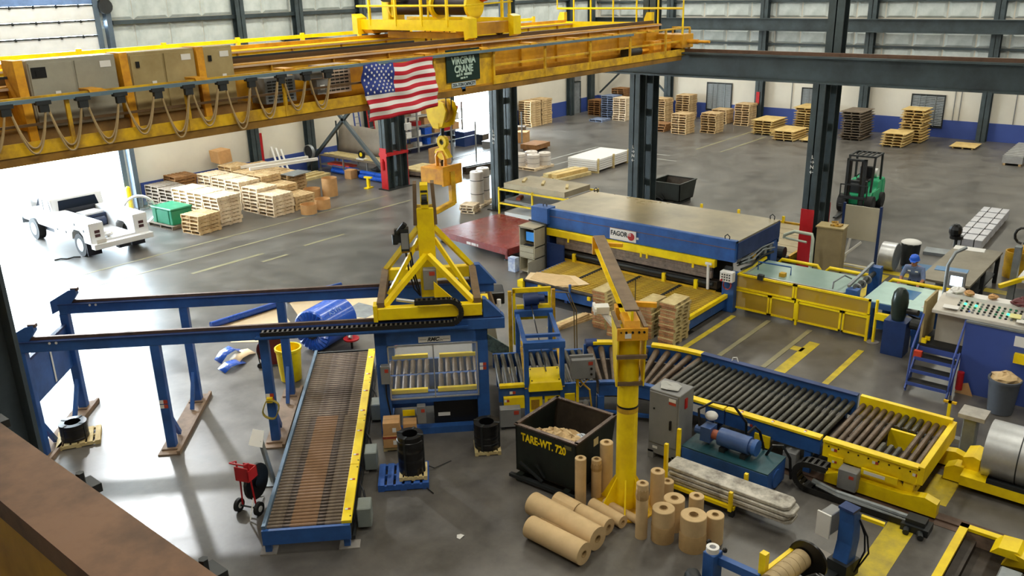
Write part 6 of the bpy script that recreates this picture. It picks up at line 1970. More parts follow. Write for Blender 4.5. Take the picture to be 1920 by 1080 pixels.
one('grey_pad', 'pale grey pad at the near end of the bundle row', 'pad', B().box(-.3, -.4, 0, .3, .4, .35), Galv, (28.6, 5.35, 0), .1)
bs = None
for k in range(6):
    t = T('metal_bundle', ['nearest', 'second nearest', 'third nearest', 'fourth nearest', 'fifth nearest', 'farthest'][k] + ' strapped metal bundle in the row on the right floor', 'metal bundle', (30.15 + k * .82, 5.98 + .03 * k, .1), .04, 'metal bundles on the right floor')
    if bs is None:
        bs = [t.p('bundle_plates', B().box(-.34, -.42, 0, .34, .42, .3), mat('bright_plates', (206, 206, 212), .4, m=.3, var=.1), bev=.01), t.p('strap', B().box(-.345, -.2, -.004, .345, -.17, .306), Black), t.p('strap', B().box(-.345, .17, -.004, .345, .2, .306), Black), t.p('bearer', B().box(-.36, -.35, -.1, .36, -.25, 0), Wood), t.p('bearer', B().box(-.36, .25, -.1, .36, .35, 0), Wood)]
    else:
        for q in bs:
            link_copy(q, t)
LB = T('metal_bundle', 'long strapped metal bundle by the far right wall', 'metal bundle', (47.0, 7.75, .1), .03)
LB.p('bundle_plates', B().box(-2.0, -.42, 0, 2.0, .42, .34), SteelB)
for i in range(9):
    LB.p('strap', B().box(-1.85 + i * .45, -.43, -.004, -1.8 + i * .45, .43, .346), SteelD)
for y in (-.32, .32):
    LB.p('bearer', B().box(-2.0, y - .05, -.1, 2.0, y + .05, 0), Wood)
DS = T('work_stool', 'dark round stool with coat beside the metal bundles', 'stool', (29.3, 6.2, 0))
DS.p('stool_post', B().cyl((0, 0, 0), (0, 0, .55), .05, 8), SteelD)
DS.p('seat', B().cyl((0, 0, .5), (0, 0, .6), .2, 14), Black)
DS.p('coat', B().sph((0, .05, .75), .2, 10, (1, 1, 1.2)), Black)
YD = T('yellow_drum', 'yellow plastic drum at the right edge', 'drum', (27.9, 4.25, 0))
YD.p('drum_body', B().lathe([(0, 0), (.28, 0), (.3, .25), (.285, .3), (.3, .5), (.29, .78), (.26, .78), (.26, .1), (0, .1)], 22), Ydirty, sm=True)
RBt = T('welding_robot', 'yellow jointed robot arm with black cable at the right edge', 'robot', (29.6, 4.1, 0))
RBt.p('robot_base', B().cyl((0, 0, 0), (0, 0, .5), .3, 18), Ydirty, sm=True)
RBt.p('lower_arm', B().beam((0, 0, .45), (-.1, .1, 1.15), .26, .26), Ydirty, bev=.04)
RBt.p('upper_arm', B().beam((-.1, .1, 1.1), (.4, -.3, 1.5), .22, .22), Ydirty, bev=.04)
RBt.p('robot_cable', B().tube([(-.15, .3, .6 + .0) if i == 0 else (-.15, .3 + .22 * math.sin(i * .55), .85 - .25 * math.cos(i * .55)) for i in range(12)], .04, 8), Black)
RBt.p('bag', B().sph((-.3, .35, .25), .25, 10, (1, 1, .8)), Kraft, sm=True)
GP = T('grey_machine_post', 'grey machine upright with shelves at the right edge', 'machine', (24.3, 3.3, 0))
GP.p('upright', B().box(-.1, .3, 0, .1, .45, 1.9), Galv)
GP.p('upright', B().box(1.0, -.1, 0, 1.2, .1, 1.5), Galv)
GP.p('shelf', B().box(-.1, -.8, 1.0, 1.0, .3, 1.06), LabW)
GP.p('yellow_stay', B().beam((-.4, .6, .9), (.6, -.6, 1.4), .1, .1), Ymach)
GP.p('lower_beam', B().box(-.1, -.9, .3, 1.2, .45, .42), SteelD)
one('yellow_rail', 'yellow guard rail behind the operator console', 'guard rail', B().tube([(0, -1.1, 0), (0, -1.1, 1.0), (0, -1.0, 1.05), (0, .5, 1.05), (0, .6, .95), (0, .6, 0)], .05, 8), Ymach, (21.3, 3.3, 0), 0, sm=True)

# work stand seen past the right end of the gantry
TS = T('machine_stand', 'beige slanted machine stand behind the strapping press', 'machine', dg(18.75, 1.0, 0), D45)
TS.p('slanted_panel', B().prism([(-.25, 0), (.3, 0), (.12, 1.35), (-.25, 1.5)], 'y', -.1, .5), Beige)
TS.p('grey_strut', B().beam((.2, .1, 1.2), (-.1, .2, 2.3), .12, .1), brn)
TS.p('black_box', B().box(-.3, .5, 1.3, .45, 1.1, 1.6), Black, bev=.02)
TS.p('rack_panel', B().hexa([(-.1, -.35, .55), (.5, -.3, .1), (.5, -.25, .1), (-.1, -.3, .55), (-.1, -.35, .95), (.5, -.3, .5), (.5, -.25, .5), (-.1, -.3, .95)]), mat('grey_green_rack', (96, 116, 104), .5, var=.4, sc=14))
TS.p('spray_can', B().cyl((.3, .3, 1.33), (.3, .3, 1.5), .05, 10), LabW)
TS.p('spray_can', B().cyl((.12, .34, 1.36), (.12, .34, 1.52), .04, 10), Red)

# ------------------------------------------------------------------ white service truck in the open door
TK = T('service_truck', 'white utility service truck backed into the open door', 'truck', (13.3, 31.3, 0))
TW = mat('truck_white_paint', (226, 228, 232), .25, var=0, coat=.4)
dkg = mat('dark_truck_trim', (30, 34, 46), .5, var=.1)
TK.p('chassis', B().box(-.75, -2.5, .38, .75, 3.2, .55), dkg)
for s in (-1, 1):
    a, b_ = (s * 1.02, s * .52) if s < 0 else (s * .52, s * 1.02)
    sb = TK.p('utility_box', B().prism([(-2.65, .55), (-2.15, .55), (-2.1, .78), (-1.9, .92), (-1.5, .92), (-1.3, .78), (-1.25, .55), (.1, .55), (.1, 1.28), (-2.65, 1.28)], 'x', min(a, b_), max(a, b_)), TW, bev=.015)
    for (y0, y1, z0) in ((-2.5, -2.0, .86), (-1.9, -1.35, 1.0), (-1.2, -.55, .62), (-.5, .05, .62)):
        d = mk('locker_door', B().box(s * 1.02 - .008, y0, z0, s * 1.02 + .008, y1, 1.22), TW, parent=sb, bev=.004)
        mk('locker_latch', B().box(s * 1.035 - .005, (y0 + y1) / 2 - .03, z0 + .08, s * 1.035 + .005, (y0 + y1) / 2 + .03, z0 + .16), dkg, parent=d)
    for z in (.98, .84):
        mk('tail_lamp', B().box(s * .77 - .09, -2.665, z - .05, s * .77 + .09, -2.645, z + .05), mat('tail_lamp_dark', (70, 40, 44), .3, var=0), parent=sb)
    mk('rear_door_frame', B().box(s * .77 - .22, -2.66, .6, s * .77 + .22, -2.65, 1.24), TW, parent=sb)
    for y in (-1.7, 1.95):
        w = TK.p('wheel', B().cyl((s * .72, y, .4), (s * .98, y, .4), .4, 26), Rubber, sm=True)
        mk('rim', B().cyl((s * .96, y, .4), (s * .99, y, .4), .23, 20), Galv, parent=w, sm=True)
    TK.p('mud_flap', B().box(s * .78 - .24, -2.25, .1, s * .78 + .24, -2.22, .55), dkg)
TK.p('bed_floor', B().box(-.52, -2.65, .6, .52, .1, .66), TW)
TK.p('bed_bulkhead', B().box(-.52, .02, .6, .52, .1, 1.3), dkg)
TK.p('rear_bumper', B().box(-1.04, -2.9, .42, 1.04, -2.65, .6), TW, bev=.01)
TK.p('licence_plate', B().box(-.95, -2.912, .62, -.62, -2.9, .76), LabW)
TK.p('hitch', B().box(-.2, -2.85, .3, .2, -2.6, .42), dkg)
cabp = [(.15, .6), (.15, 1.2), (.26, 1.68), (.38, 1.73), (1.2, 1.73), (1.7, 1.22), (1.75, .6)]
cb = TK.p('cab', B().prism(cabp, 'x', -.92, .92), TW, bev=.03)
gl = mat('dark_cab_glass', (30, 38, 52), .1, var=0)
mk('rear_window', B().hexa([(-.72, .145, 1.24), (.72, .145, 1.24), (.72, .18, 1.24), (-.72, .18, 1.24), (-.66, .225, 1.6), (.66, .225, 1.6), (.66, .26, 1.6), (-.66, .26, 1.6)]), gl, parent=cb)
for s in (-1, 1):
    mk('side_window', B().prism([(.32, 1.24), (.4, 1.62), (.8, 1.64), (.8, 1.24)], 'x', s * .925 - .01, s * .925 + .01), gl, parent=cb)
    mk('side_window', B().prism([(.88, 1.24), (.88, 1.64), (1.18, 1.64), (1.5, 1.24)], 'x', s * .925 - .01, s * .925 + .01), gl, parent=cb)
    m_ = mk('mirror', B().box(s * 1.0 - .08, 1.5, 1.3, s * 1.0 + .12, 1.58, 1.58), TW, parent=cb)
mk('windshield', B().hexa([(-.8, 1.66, 1.28), (.8, 1.66, 1.28), (.8, 1.68, 1.3), (-.8, 1.68, 1.3), (-.74, 1.26, 1.68), (.74, 1.26, 1.68), (.74, 1.28, 1.7), (-.74, 1.28, 1.7)]), gl, parent=cb)
TK.p('hood', B().prism([(1.7, .6), (1.65, 1.18), (2.7, 1.1), (2.95, .95), (2.95, .6)], 'x', -.9, .9), TW, bev=.04)
TK.p('front_bumper', B().box(-.95, 2.95, .45, .95, 3.1, .7), Galv)
one('tool_pack', 'dark compressor with white lid in the truck bed', 'compressor', B().box(-.4, -.35, 0, .4, .35, .45).cyl((-.3, -.4, .2), (.3, -.4, .2), .15, 12), mat('dark_blue_tool', (36, 50, 80), .5, var=.3, sc=6), (13.4, 30.9, .66))
one('tool_cover', 'white lid on the compressor in the truck bed', 'cover', B().box(-.35, -.3, 0, .35, .3, .06), TW, (13.4, 30.9, 1.11), .1)
crumple('rag_pile', 'white rags at the back of the truck bed', 'rag', (13.0, 28.95, .76), .14, LabW, None, (1.4, 1, .6), 90)
one('chain', 'short chain lying on the floor beside the truck wheel', 'chain', B().tube([(-.4, 0, .02), (-.2, .05, .03), (0, -.04, .02), (.2, .06, .03), (.4, .02, .02)], .025, 6), SteelD, (11.85, 29.7, 0), -.5)

# ------------------------------------------------------------------ green forklift
FK = T('forklift', 'green forklift with black mast parked behind the panel stand', 'forklift', (33.2, 10.55, 0), PI / 2 + .05)
FK.p('body', B().prism([(-1.05, .35), (-1.05, 1.0), (-.9, 1.1), (-.35, 1.1), (-.25, .85), (.35, .8), (.55, .7), (.55, .3), (-.6, .28)], 'x', -.5, .5), GreenF, bev=.04)
FK.p('counterweight', B().prism([(-1.35, .4), (-1.35, .95), (-1.2, 1.12), (-.9, 1.12), (-.9, .35), (-1.2, .3)], 'x', -.52, .52), GreenF, bev=.05)
FK.p('side_panel', B().box(-.53, -.55, .38, -.5, .3, .78), GreenF)
for s in (-1, 1):
    for y, r in ((.5, .34), (-.85, .29)):
        w = FK.p('wheel', B().cyl((s * .36, y, r), (s * .62, y, r), r, 22), Rubber, sm=True)
        mk('hub', B().cyl((s * .6, y, r), (s * .63, y, r), r * .45, 14), SteelD, parent=w)
    FK.p('mast_channel', B().box(s * .3 - .05, .84, .08, s * .3 + .05, .98, 2.1), SteelD)
    FK.p('inner_mast', B().box(s * .2 - .03, .86, .12, s * .2 + .03, .96, 2.05), Black)
    FK.p('fork', B().box(s * .3 - .06, 1.0, .06, s * .3 + .06, 2.0, .11).box(s * .3 - .06, 1.0, .06, s * .3 + .06, 1.05, .6), SteelD)
    FK.p('guard_post', B().beam((s * .46, .45, .8), (s * .46, .25, 2.08), .07, .07), SteelD)
    FK.p('guard_post', B().beam((s * .46, -.75, 1.05), (s * .46, -.7, 2.1), .07, .07), SteelD)
FK.p('mast_cross', B().box(-.35, .86, 2.02, .35, .98, 2.1).box(-.35, .88, 1.1, .35, .96, 1.18), SteelD)
FK.p('carriage', B().box(-.5, .98, .3, .5, 1.04, .4).box(-.5, .98, .62, .5, 1.04, .72), SteelD)
lb = FK.p('load_backrest', B().box(-.5, .98, .7, -.46, 1.02, 1.15).box(.46, .98, .7, .5, 1.02, 1.15).box(-.5, .98, 1.12, .5, 1.02, 1.16), SteelD)
rf = FK.p('overhead_guard', B().box(-.5, .2, 2.06, .5, .28, 2.12).box(-.5, -.76, 2.06, .5, -.68, 2.12).box(-.5, -.7, 2.07, -.43, .25, 2.12).box(.43, -.7, 2.07, .5, .25, 2.12), SteelD)
for x in (-.26, -.09, .09, .26):
    mk('guard_bar', B().box(x - .02, -.7, 2.07, x + .02, .24, 2.11), SteelD, parent=rf)
st_ = FK.p('seat', B().box(-.25, -.5, 1.08, .25, -.05, 1.18).box(-.25, -.55, 1.15, .25, -.42, 1.6), Black, bev=.04)
FK.p('gas_tank', B().cyl((-.3, -.95, 1.28), (.3, -.95, 1.28), .17, 16), LabW, sm=True)
FK.p('dashboard', B().box(-.3, .3, .75, .3, .5, 1.2), SteelD)
FK.p('steering_wheel', B().pipe((0, .2, 1.3), (0, .22, 1.32), .17, .14, 18), Black)
FK.p('tilt_cylinder', B().cyl((.2, .4, .5), (.2, .85, .75), .04, 8), Galv)

# ------------------------------------------------------------------ the operator
def person(label, loc, rz):
    t = T('person', label, 'person', loc, rz)
    J = {'pel': (0, .05, .9), 'sp1': (0, .0, 1.05), 'sp2': (0, -.1, 1.2), 'che': (0, -.17, 1.3), 'nec': (0, -.22, 1.37), 'hd0': (0, -.26, 1.43), 'hd1': (0, -.28, 1.53), 'hd2': (0, -.27, 1.6)}
    Rr = {'pel': (.16, .12), 'sp1': (.15, .11), 'sp2': (.17, .12), 'che': (.16, .11), 'nec': (.055, .055), 'hd0': (.075, .085), 'hd1': (.08, .095), 'hd2': (.065, .08)}
    E_ = [('pel', 'sp1'), ('sp1', 'sp2'), ('sp2', 'che'), ('che', 'nec'), ('nec', 'hd0'), ('hd0', 'hd1'), ('hd1', 'hd2')]
    for s, k in ((-1, 'l'), (1, 'r')):
        J.update({k + 'sh': (s * .2, -.17, 1.3), k + 'el': (s * .27, -.25, 1.05), k + 'wr': (s * .24, -.42, .98), k + 'ha': (s * .235, -.5, .97)})
        Rr.update({k + 'sh': (.075, .075), k + 'el': (.055, .055), k + 'wr': (.034, .034), k + 'ha': (.042, .026)})
        E_ += [('che', k + 'sh'), (k + 'sh', k + 'el'), (k + 'el', k + 'wr'), (k + 'wr', k + 'ha')]
        J.update({k + 'hi': (s * .1, .05, .84), k + 'kn': (s * .11, .0, .46), k + 'an': (s * .11, .06, .09), k + 'to': (s * .12, -.12, .04)})
        Rr.update({k + 'hi': (.1, .11), k + 'kn': (.068, .07), k + 'an': (.05, .055), k + 'to': (.045, .035)})
        E_ += [('pel', k + 'hi'), (k + 'hi', k + 'kn'), (k + 'kn', k + 'an'), (k + 'an', k + 'to')]
        for f in range(5):
            dx = (-.036 + .018 * f) if f < 4 else -s * .045
            base = (s * .235 + dx, -.53 if f < 4 else -.47, .97)
            mid = (base[0], base[1] - (.04, .045, .042, .034, .02)[f], .96)
            tip = (base[0] - (s * .01 if f == 4 else 0), mid[1] - (.026, .03, .028, .022, .022)[f], .93)
            for q, (nm, p_) in enumerate((('b', base), ('m', mid), ('t', tip))):
                J[k + 'f%d' % f + nm] = p_
                Rr[k + 'f%d' % f + nm] = (.0095, .0095) if q < 2 else (.008, .008)
            E_ += [(k + 'ha', k + 'f%db' % f), (k + 'f%db' % f, k + 'f%dm' % f), (k + 'f%dm' % f, k + 'f%dt' % f)]
    ks = list(J)
    me = bpy.data.meshes.new('body')
    me.from_pydata([J[k] for k in ks], [(ks.index(a), ks.index(b)) for a, b in E_], [])
    o = bpy.data.objects.new('body', me)
    COL.objects.link(o)
    o.modifiers.new('skin', 'SKIN')
    if not me.skin_vertices:
        bmm = bmesh.new()
        bmm.from_mesh(me)
        bmm.verts.layers.skin.verify()
        bmm.to_mesh(me)
        bmm.free()
    for i, k in enumerate(ks):
        me.skin_vertices[0].data[i].radius = Rr[k]
        me.skin_vertices[0].data[i].use_root = (k == 'pel')
    sd = o.modifiers.new('sub', 'SUBSURF')
    sd.levels = sd.render_levels = 2
    bpy.context.view_layer.update()
    dgp = bpy.context.evaluated_depsgraph_get()
    m2 = bpy.data.meshes.new_from_object(o.evaluated_get(dgp))
    bpy.data.objects.remove(o)
    m2.materials.clear()
    for m in (Skin, Shirt, Pants, Black):
        m2.materials.append(m)
    for p_ in m2.polygons:
        c = p_.center
        p_.use_smooth = True
        if c.z < .1 and abs(c.x) < .2:
            p_.material_index = 3
        elif abs(c.x) > .18 and c.y < -.3:
            p_.material_index = 0
        elif c.z < .93 and c.y > -.25:
            p_.material_index = 2
        elif c.z < 1.375:
            p_.material_index = 1
        else:
            p_.material_index = 0
    ob = bpy.data.objects.new('body', m2)
    COL.objects.link(ob)
    ob.parent = t.o
    hz = [(0, .13), (.05, .125), (.09, .1), (.112, .055), (.118, .0), (.132, -.012), (.11, -.014)]
    b = B().lathe([(r, z) for r, z in hz], 22)
    b.add([(-.07, -.1, -.01), (.07, -.1, -.01), (.06, -.17, -.02), (-.06, -.17, -.02), (-.07, -.1, .005), (.07, -.1, .005), (.06, -.17, -.01), (-.06, -.17, -.01)], [(0, 3, 2, 1), (4, 5, 6, 7), (0, 1, 5, 4), (1, 2, 6, 5), (2, 3, 7, 6), (3, 0, 4, 7)])
    b.xf(Matrix.Translation((0, -.275, 1.57)) @ Matrix.Rotation(.2, 4, 'X'))
    hat = t.p('hard_hat', b, Hat, sm=True)
    t.p('nose', B().sph((0, -.385, 1.5), .018, 8, (1, 1, 1.4)), Skin, sm=True)
    for s in (-1, 1):
        t.p('eye', B().sph((s * .032, -.368, 1.525), .011, 8), SteelD)
        t.p('ear', B().sph((s * .085, -.27, 1.51), .022, 8, (.5, 1, 1.4)), Skin, sm=True)
        t.p('chest_patch', B().box(s * .09 - .035, -.305, 1.235, s * .09 + .035, -.295, 1.265), LabW)
    t.p('mouth', B().box(-.025, -.365, 1.462, .025, -.355, 1.468), mat('lip', (120, 66, 56), .6, var=0))
    t.p('collar', B().pipe((0, -.215, 1.36), (0, -.235, 1.4), .085, .07, 16), Shirt)
    return t


person('person in blue hard hat and blue work shirt leaning over the yellow pipe', (23.1, 5.72, 0), -PI / 2)

# ------------------------------------------------------------------ pallets along the left wall
PS = (1.0, .97, .14)
gname = 'pallets along the left wall'
for k in range(5):
    y = 29.45 + k * 1.08
    nm = ['nearest', 'second', 'third', 'fourth', 'farthest'][k]
    stack('wooden pallet in the %s stack of the front row behind the green crate' % nm, gname, 17.75, y, 8 if k < 3 else 7, 'lw' if k < 3 else 'lg', PS, WoodW if k < 3 else WoodG, .05)
stack('wooden pallet in the low stack beside the green crate', gname, 16.6, 29.1, 5, 'ly', PS, Wood, .12)
for k in range(5):
    y = 28.95 + k * 1.08
    nm = ['nearest', 'second', 'third', 'fourth', 'farthest'][k]
    stack('wooden pallet in the %s stack of the middle row' % nm, gname, 19.85, y, (6, 7, 8, 8, 8)[k], 'lw', PS, WoodW, .03)
for k in range(5):
    y = 29.15 + k * 1.08
    nm = ['nearest', 'second', 'third', 'fourth', 'farthest'][k]
    stack('wooden pallet in the %s stack of the third row' % nm, gname, 21.02, y, (4, 6, 8, 8, 9)[k], 'ly', PS, Wood, .03)
for k in range(3):
    stack('wooden pallet in the %s stack of the row nearest the cardboard drums' % ['nearest', 'second', 'farthest'][k], gname, 22.2, 31.15 + k * 1.1, (7, 7, 8)[k], 'lb', PS, Wood, .03)
stack('brown pallet in the stack against the wall by the door track', gname, 18.85, 34.25, 8, 'lbr', PS, WoodB, 0)
# far pallets
gf = 'pallets in the far bay'
for (lab, x, y, n, key, m) in (
        ('pallet in the left tall stack by the far left wall', 42.7, 34.2, 11, 'lb', Wood),
        ('pallet in the right tall stack by the far left wall', 43.9, 34.25, 11, 'lb', Wood),
        ('brown pallet in the corner stack by the personnel door', 48.9, 33.3, 7, 'lbr', WoodB),
        ('brown pallet in the tall corner stack behind the blue-grey pallets', 50.0, 32.15, 12, 'lbr', WoodB),
        ('blue-grey pallet in the far corner stack', 48.4, 31.9, 10, 'fb', mat('blue_grey_pallet', (124, 138, 168), .7, var=.2, sc=4)),
        ('pale pallet in the stack beside the blue-grey pallets', 47.8, 30.6, 10, 'lw', WoodW),
        ('pallet in the stack right of the middle column', 48.75, 28.3, 10, 'ly', Wood),
        ('pallet in the tall stack against the right wall', 50.0, 27.3, 11, 'lb', Wood),
        ('pallet in the left square stack on the open floor', 45.3, 24.9, 8, 'ly', Wood),
        ('pallet in the right square stack on the open floor', 46.4, 23.6, 8, 'ly', Wood),
        ('pallet in the small stack under the wall vent', 49.9, 24.7, 6, 'lb', Wood),
        ('pallet in the stack by the red sign column', 49.9, 23.2, 9, 'lb', Wood)):
    stack(lab, gf, x, y, n, key, PS, m, 0)
for k in range(3):
    pallet(layer(k, 3) + ' brown pallet in the low pile beside the middle column', gf, 45.4 + .1 * k, 26.4, k * .142, 0, 'lbr', PS, WoodB)
pallet('blue-grey pallet lying alone before the far corner stacks', None, 46.6, 31.6, 0, .05, 'fb', PS, MATS['blue_grey_pallet'])


def lid_stack(label, x, y, n, size, m, key, rz=0.0, dz=.14, group='skids in the far right bay'):
    for k in range(n):
        l = (x + random.uniform(-.08, .08), y + random.uniform(-.06, .06), k * dz)
        if key not in PM:
            b = B().box(-size[0] / 2, -size[1] / 2, .09, size[0] / 2, size[1] / 2, .115)
            for q in (-1, 0, 1):
                b.box(-size[0] / 2 + .1, q * (size[1] / 2 - .15) - .04, 0, size[0] / 2 - .1, q * (size[1] / 2 - .15) + .04, .09)
            PM[key] = one('skid', layer(k, n) + ' ' + label if n > 1 else label, 'skid', b, m, l, rz, group)
        else:
            tag(link_copy(PM[key], None, l, rz + random.uniform(-.02, .02)), layer(k, n) + ' ' + label if n > 1 else label, 'skid', group)


lid_stack('wide tan skid in the left stack before the vents', 47.9, 20.75, 6, (2.0, 1.3), WoodY, 'k1')
lid_stack('wide tan skid in the low front stack left of the red-footed column', 46.7, 19.0, 4, (2.2, 1.4), WoodY, 'k1')
lid_stack('wide tan skid in the tall stack behind the red-footed column', 50.05, 19.2, 10, (2.0, 1.3), WoodY, 'k1')
lid_stack('tan skid lying alone by the red-footed column', 46.9, 17.5, 1, (1.8, 1.2), WoodY, 'k1')
lid_stack('dark weathered skid in the stack right of the red-footed column', 48.7, 16.1, 11, (1.9, 1.2), WoodG, 'k2')
lid_stack('yellow skid in the low front part of the far right stack', 47.6, 13.6, 5, (1.5, 1.2), WoodY, 'k3', dz=.15)
lid_stack('yellow skid in the tall rear part of the far right stack', 49.4, 13.25, 12, (1.5, 1.2), WoodY, 'k3', dz=.145)
lid_stack('single yellow skid on the floor near the right wall', 48.8, 10.6, 1, (1.5, 1.2), WoodY, 'k3')

# ------------------------------------------------------------------ left-hand odds and ends
CR = T('green_crate', 'green lidded plastic crate on a grey pallet near the truck', 'crate', (16.45, 30.85, .14), .08)
CR.p('crate_body', B().box(-.45, -.62, 0, .45, .62, .55), GreenP, bev=.02)
CR.p('crate_lid', B().box(-.48, -.65, .55, .48, .65, .63), GreenP, bev=.02)
for y in (-.4, .4):
    CR.p('crate_rib', B().box(-.47, y - .05, .02, .47, y + .05, .55), GreenP)
pallet('grey pallet under the green crate', None, 16.45, 30.85, 0, .08, 'lg2', (1.15, 1.5, .138), WoodG)
RG = T('clear_ring', 'large round clear guard with white rim leaning by the green crate', 'ring', (15.6, 31.75, 0), .25)
RG.p('rim', B().pipe((0, -.06, .6), (.1, .06, .62), .6, .54, 36), LabW, sm=True)
RG.p('spoke', B().beam((-.5, 0, .6), (.5, 0, .6), .05, .03).beam((.02, 0, .1), (.02, 0, 1.1), .05, .03), SteelD)
RG.p('clear_disc', B().cyl((.02, -.01, .6), (.03, .01, .6), .54, 30), M)
one('bollard', 'yellow bollard beside the truck door track', 'bollard', B().cyl((0, 0, 0), (0, 0, .95), .1, 14).sph((0, 0, .95), .1, 14), Ymach, (16.55, 34.3, 0), 0, sm=True)
for k, (x, y, r, h) in enumerate(((20.5, 27.75, .32, .42), (21.35, 27.95, .32, .44), (23.0, 29.5, .33, .82), (22.35, 29.9, .36, .42))):
    t = T('fibre_drum', ['frontmost short cardboard drum by the pallets', 'short cardboard drum behind the frontmost drum', 'tall cardboard drum by the pallets', 'short wide cardboard drum left of the tall drum'][k], 'drum', (x, y, 0), 0)
    t.p('drum_wall', B().lathe([(0, .0), (r, 0), (r, h), (r - .012, h), (r - .012, .04), (0, .04)], 24), Card, sm=True)
    t.p('drum_hoop', B().pipe((0, 0, .0), (0, 0, .04), r + .008, r, 24), Galv, sm=True)
one('grey_sheet', 'grey steel sheet lying on the pallets by the drums', 'sheet', B().box(-.55, -.4, 0, .55, .4, .03), Galv, (22.25, 30.75, .99), .2)
for k in range(3):
    one('white_strip', ['left white perforated strip leaning on the wall', 'middle white perforated strip leaning on the wall', 'right white perforated strip leaning on the wall'][k], 'strip', B().beam((0, -.6, 0), (0, 0, 1.5 - .1 * k), .1, .03), LabW, (23.9 + .26 * k, 34.75, 0), 0)
for k in range(2):
    one('white_angle', ['long white angle bar lying by the tall drum', 'second white angle bar lying by the tall drum'][k], 'bar', B().box(-1.6, -.06, 0, 1.6, .06, .12), LabW, (22.6, 32.0 + k * .7, 1.145), -.2)
one('wood_offcuts', 'flat pallet of pale offcuts by the wall column', 'lumber', B().box(-.8, -.5, 0, .8, .5, .12).box(-.6, -.3, .12, .6, -.1, .2).box(-.5, .0, .12, .5, .2, .22), WoodL, (25.0, 33.4, 0), .1)
one('leaning_carton', 'cardboard box leaning on the pallets by the left wall', 'carton', B().hexa([(-.4, -.25, 0), (.4, -.25, 0), (.4, .25, .1), (-.4, .25, .1), (-.4, -.2, .55), (.4, -.2, .55), (.4, .3, .6), (-.4, .3, .6)]), Card, (21.0, 34.35, 1.27), .3)
WB = T('work_bench', 'long steel work bench with lower shelf under the cross brace', 'bench', (26.75, 31.8, 0))
WB.p('bench_top', B().box(-.5, -2.4, .76, .5, 2.5, .8), WoodG)
WB.p('lower_shelf', B().box(-.5, -2.4, .32, .5, 2.5, .35), GreyC)
for y in (-2.35, -1.0, .7, 2.45):
    for x in (-.47, .47):
        WB.p('leg', B().box(x - .03, y - .03, 0, x + .03, y + .03, .76), GreyC)
for k in range(3):
    one('long_plank', ['front long plank on the steel bench', 'middle long plank on the steel bench', 'back long plank on the steel bench'][k], 'plank', B().box(-.1, -2.2, 0, .1, 2.3, .05), WoodL, (26.6 + .25 * k, 31.9 - .1 * k, .805))
TP = T('tarp_panel', 'big sagging grey tarp panel behind the steel bench', 'tarp', (27.4, 31.8, 0))
vs = []
for i in range(9):
    y = -2.4 + i * .6
    top = 2.05 + .13 * (i / 8) ** 2 + .02 * (i % 2)
    for j, z in enumerate((.8, 1.2, 1.7, top)):
        vs.append((.05 * math.sin(i * 1.3 + j) + .06 * j, y, z))
TPo = TP.p('tarp_sheet', B().add(vs, [(i * 4 + j, i * 4 + j + 1, i * 4 + j + 5, i * 4 + j + 4) for i in range(8) for j in range(3)]), Tarp, sm=True)
TPo.modifiers.new('thick', 'SOLIDIFY').thickness = .02
TP.p('tarp_post', B().box(-.03, -2.42, 0, .03, -2.36, 2.1), Steel)
TP.p('tarp_post', B().box(-.03, 2.36, 0, .03, 2.42, 2.3), Steel)
for k, (x, y, z, c) in enumerate(((26.45, 30.3, 0, 'front'), (26.6, 32.5, 0, 'rear'))):
    one('blue_pipe_bundle', '%s bundle of blue pipes under the steel bench' % c, 'pipes', B().cyl((0, -.9, .11), (0, .9, .11), .11, 12).cyl((.2, -.9, .11), (.2, .9, .11), .11, 12).cyl((.1, -.9, .28), (.1, .9, .28), .11, 12), BlueP, (x - .3, y, z), 0, sm=True)
one('orange_strap_pack', 'orange-red strap pack on the bench lower shelf', 'straps', B().box(-.25, -.8, 0, .25, .8, .08), mat('orange_red', (226, 84, 60), .6, var=.2, sc=6), (26.6, 33.0, .352))
crumple('black_chain_pile', 'black chain heap on the bench lower shelf', 'chain', (26.6, 30.2, .48), .28, SteelD, None, (.8, 1.6, .5), 95)
ck = T('strap_reel', 'black and yellow reel standing on the steel bench', 'reel', (26.6, 31.5, .8))
ck.p('reel_disc', B().cyl((-.05, 0, .22), (.05, 0, .22), .2, 18), Black, sm=True)
ck.p('reel_face', B().cyl((-.06, 0, .24), (-.05, 0, .24), .1, 14), Ymach)
ck.p('reel_foot', B().box(-.15, -.25, 0, .15, .25, .06), LabW)
one('brown_box', 'brown carton standing under the bench edge', 'carton', B().box(-.22, -.2, 0, .22, .2, .42), Card, (25.95, 31.6, 0), .1)
YP = T('pipe_stand', 'small yellow pipe stand beside the red column', 'stand', (25.0, 29.3, 0), .2)
YP.p('stand_base', B().box(-.2, -.12, 0, .2, .12, .05), Ymach)
YP.p('stand_post', B().box(-.06, -.06, .05, .06, .06, .45), Ymach)
YP.p('stand_top', B().box(-.06, -.2, .45, .06, .2, .52), Ymach)
FN = T('floor_fan', 'round grey pedestal fan by the left wall', 'fan', (25.4, 33.9, 0))
FN.p('fan_cage', B().pipe((-.05, 0, 1.1), (.1, 0, 1.1), .34, .31, 24), Galv, sm=True)
FN.p('fan_blades', B().cyl((0, 0, 1.1), (.03, 0, 1.1), .3, 16), SteelD)
FN.p('fan_post', B().cyl((.05, 0, 0), (.05, 0, .8), .03, 8), SteelD)
FN.p('fan_foot', B().cyl((.05, 0, 0), (.05, 0, .04), .28, 16), SteelD)
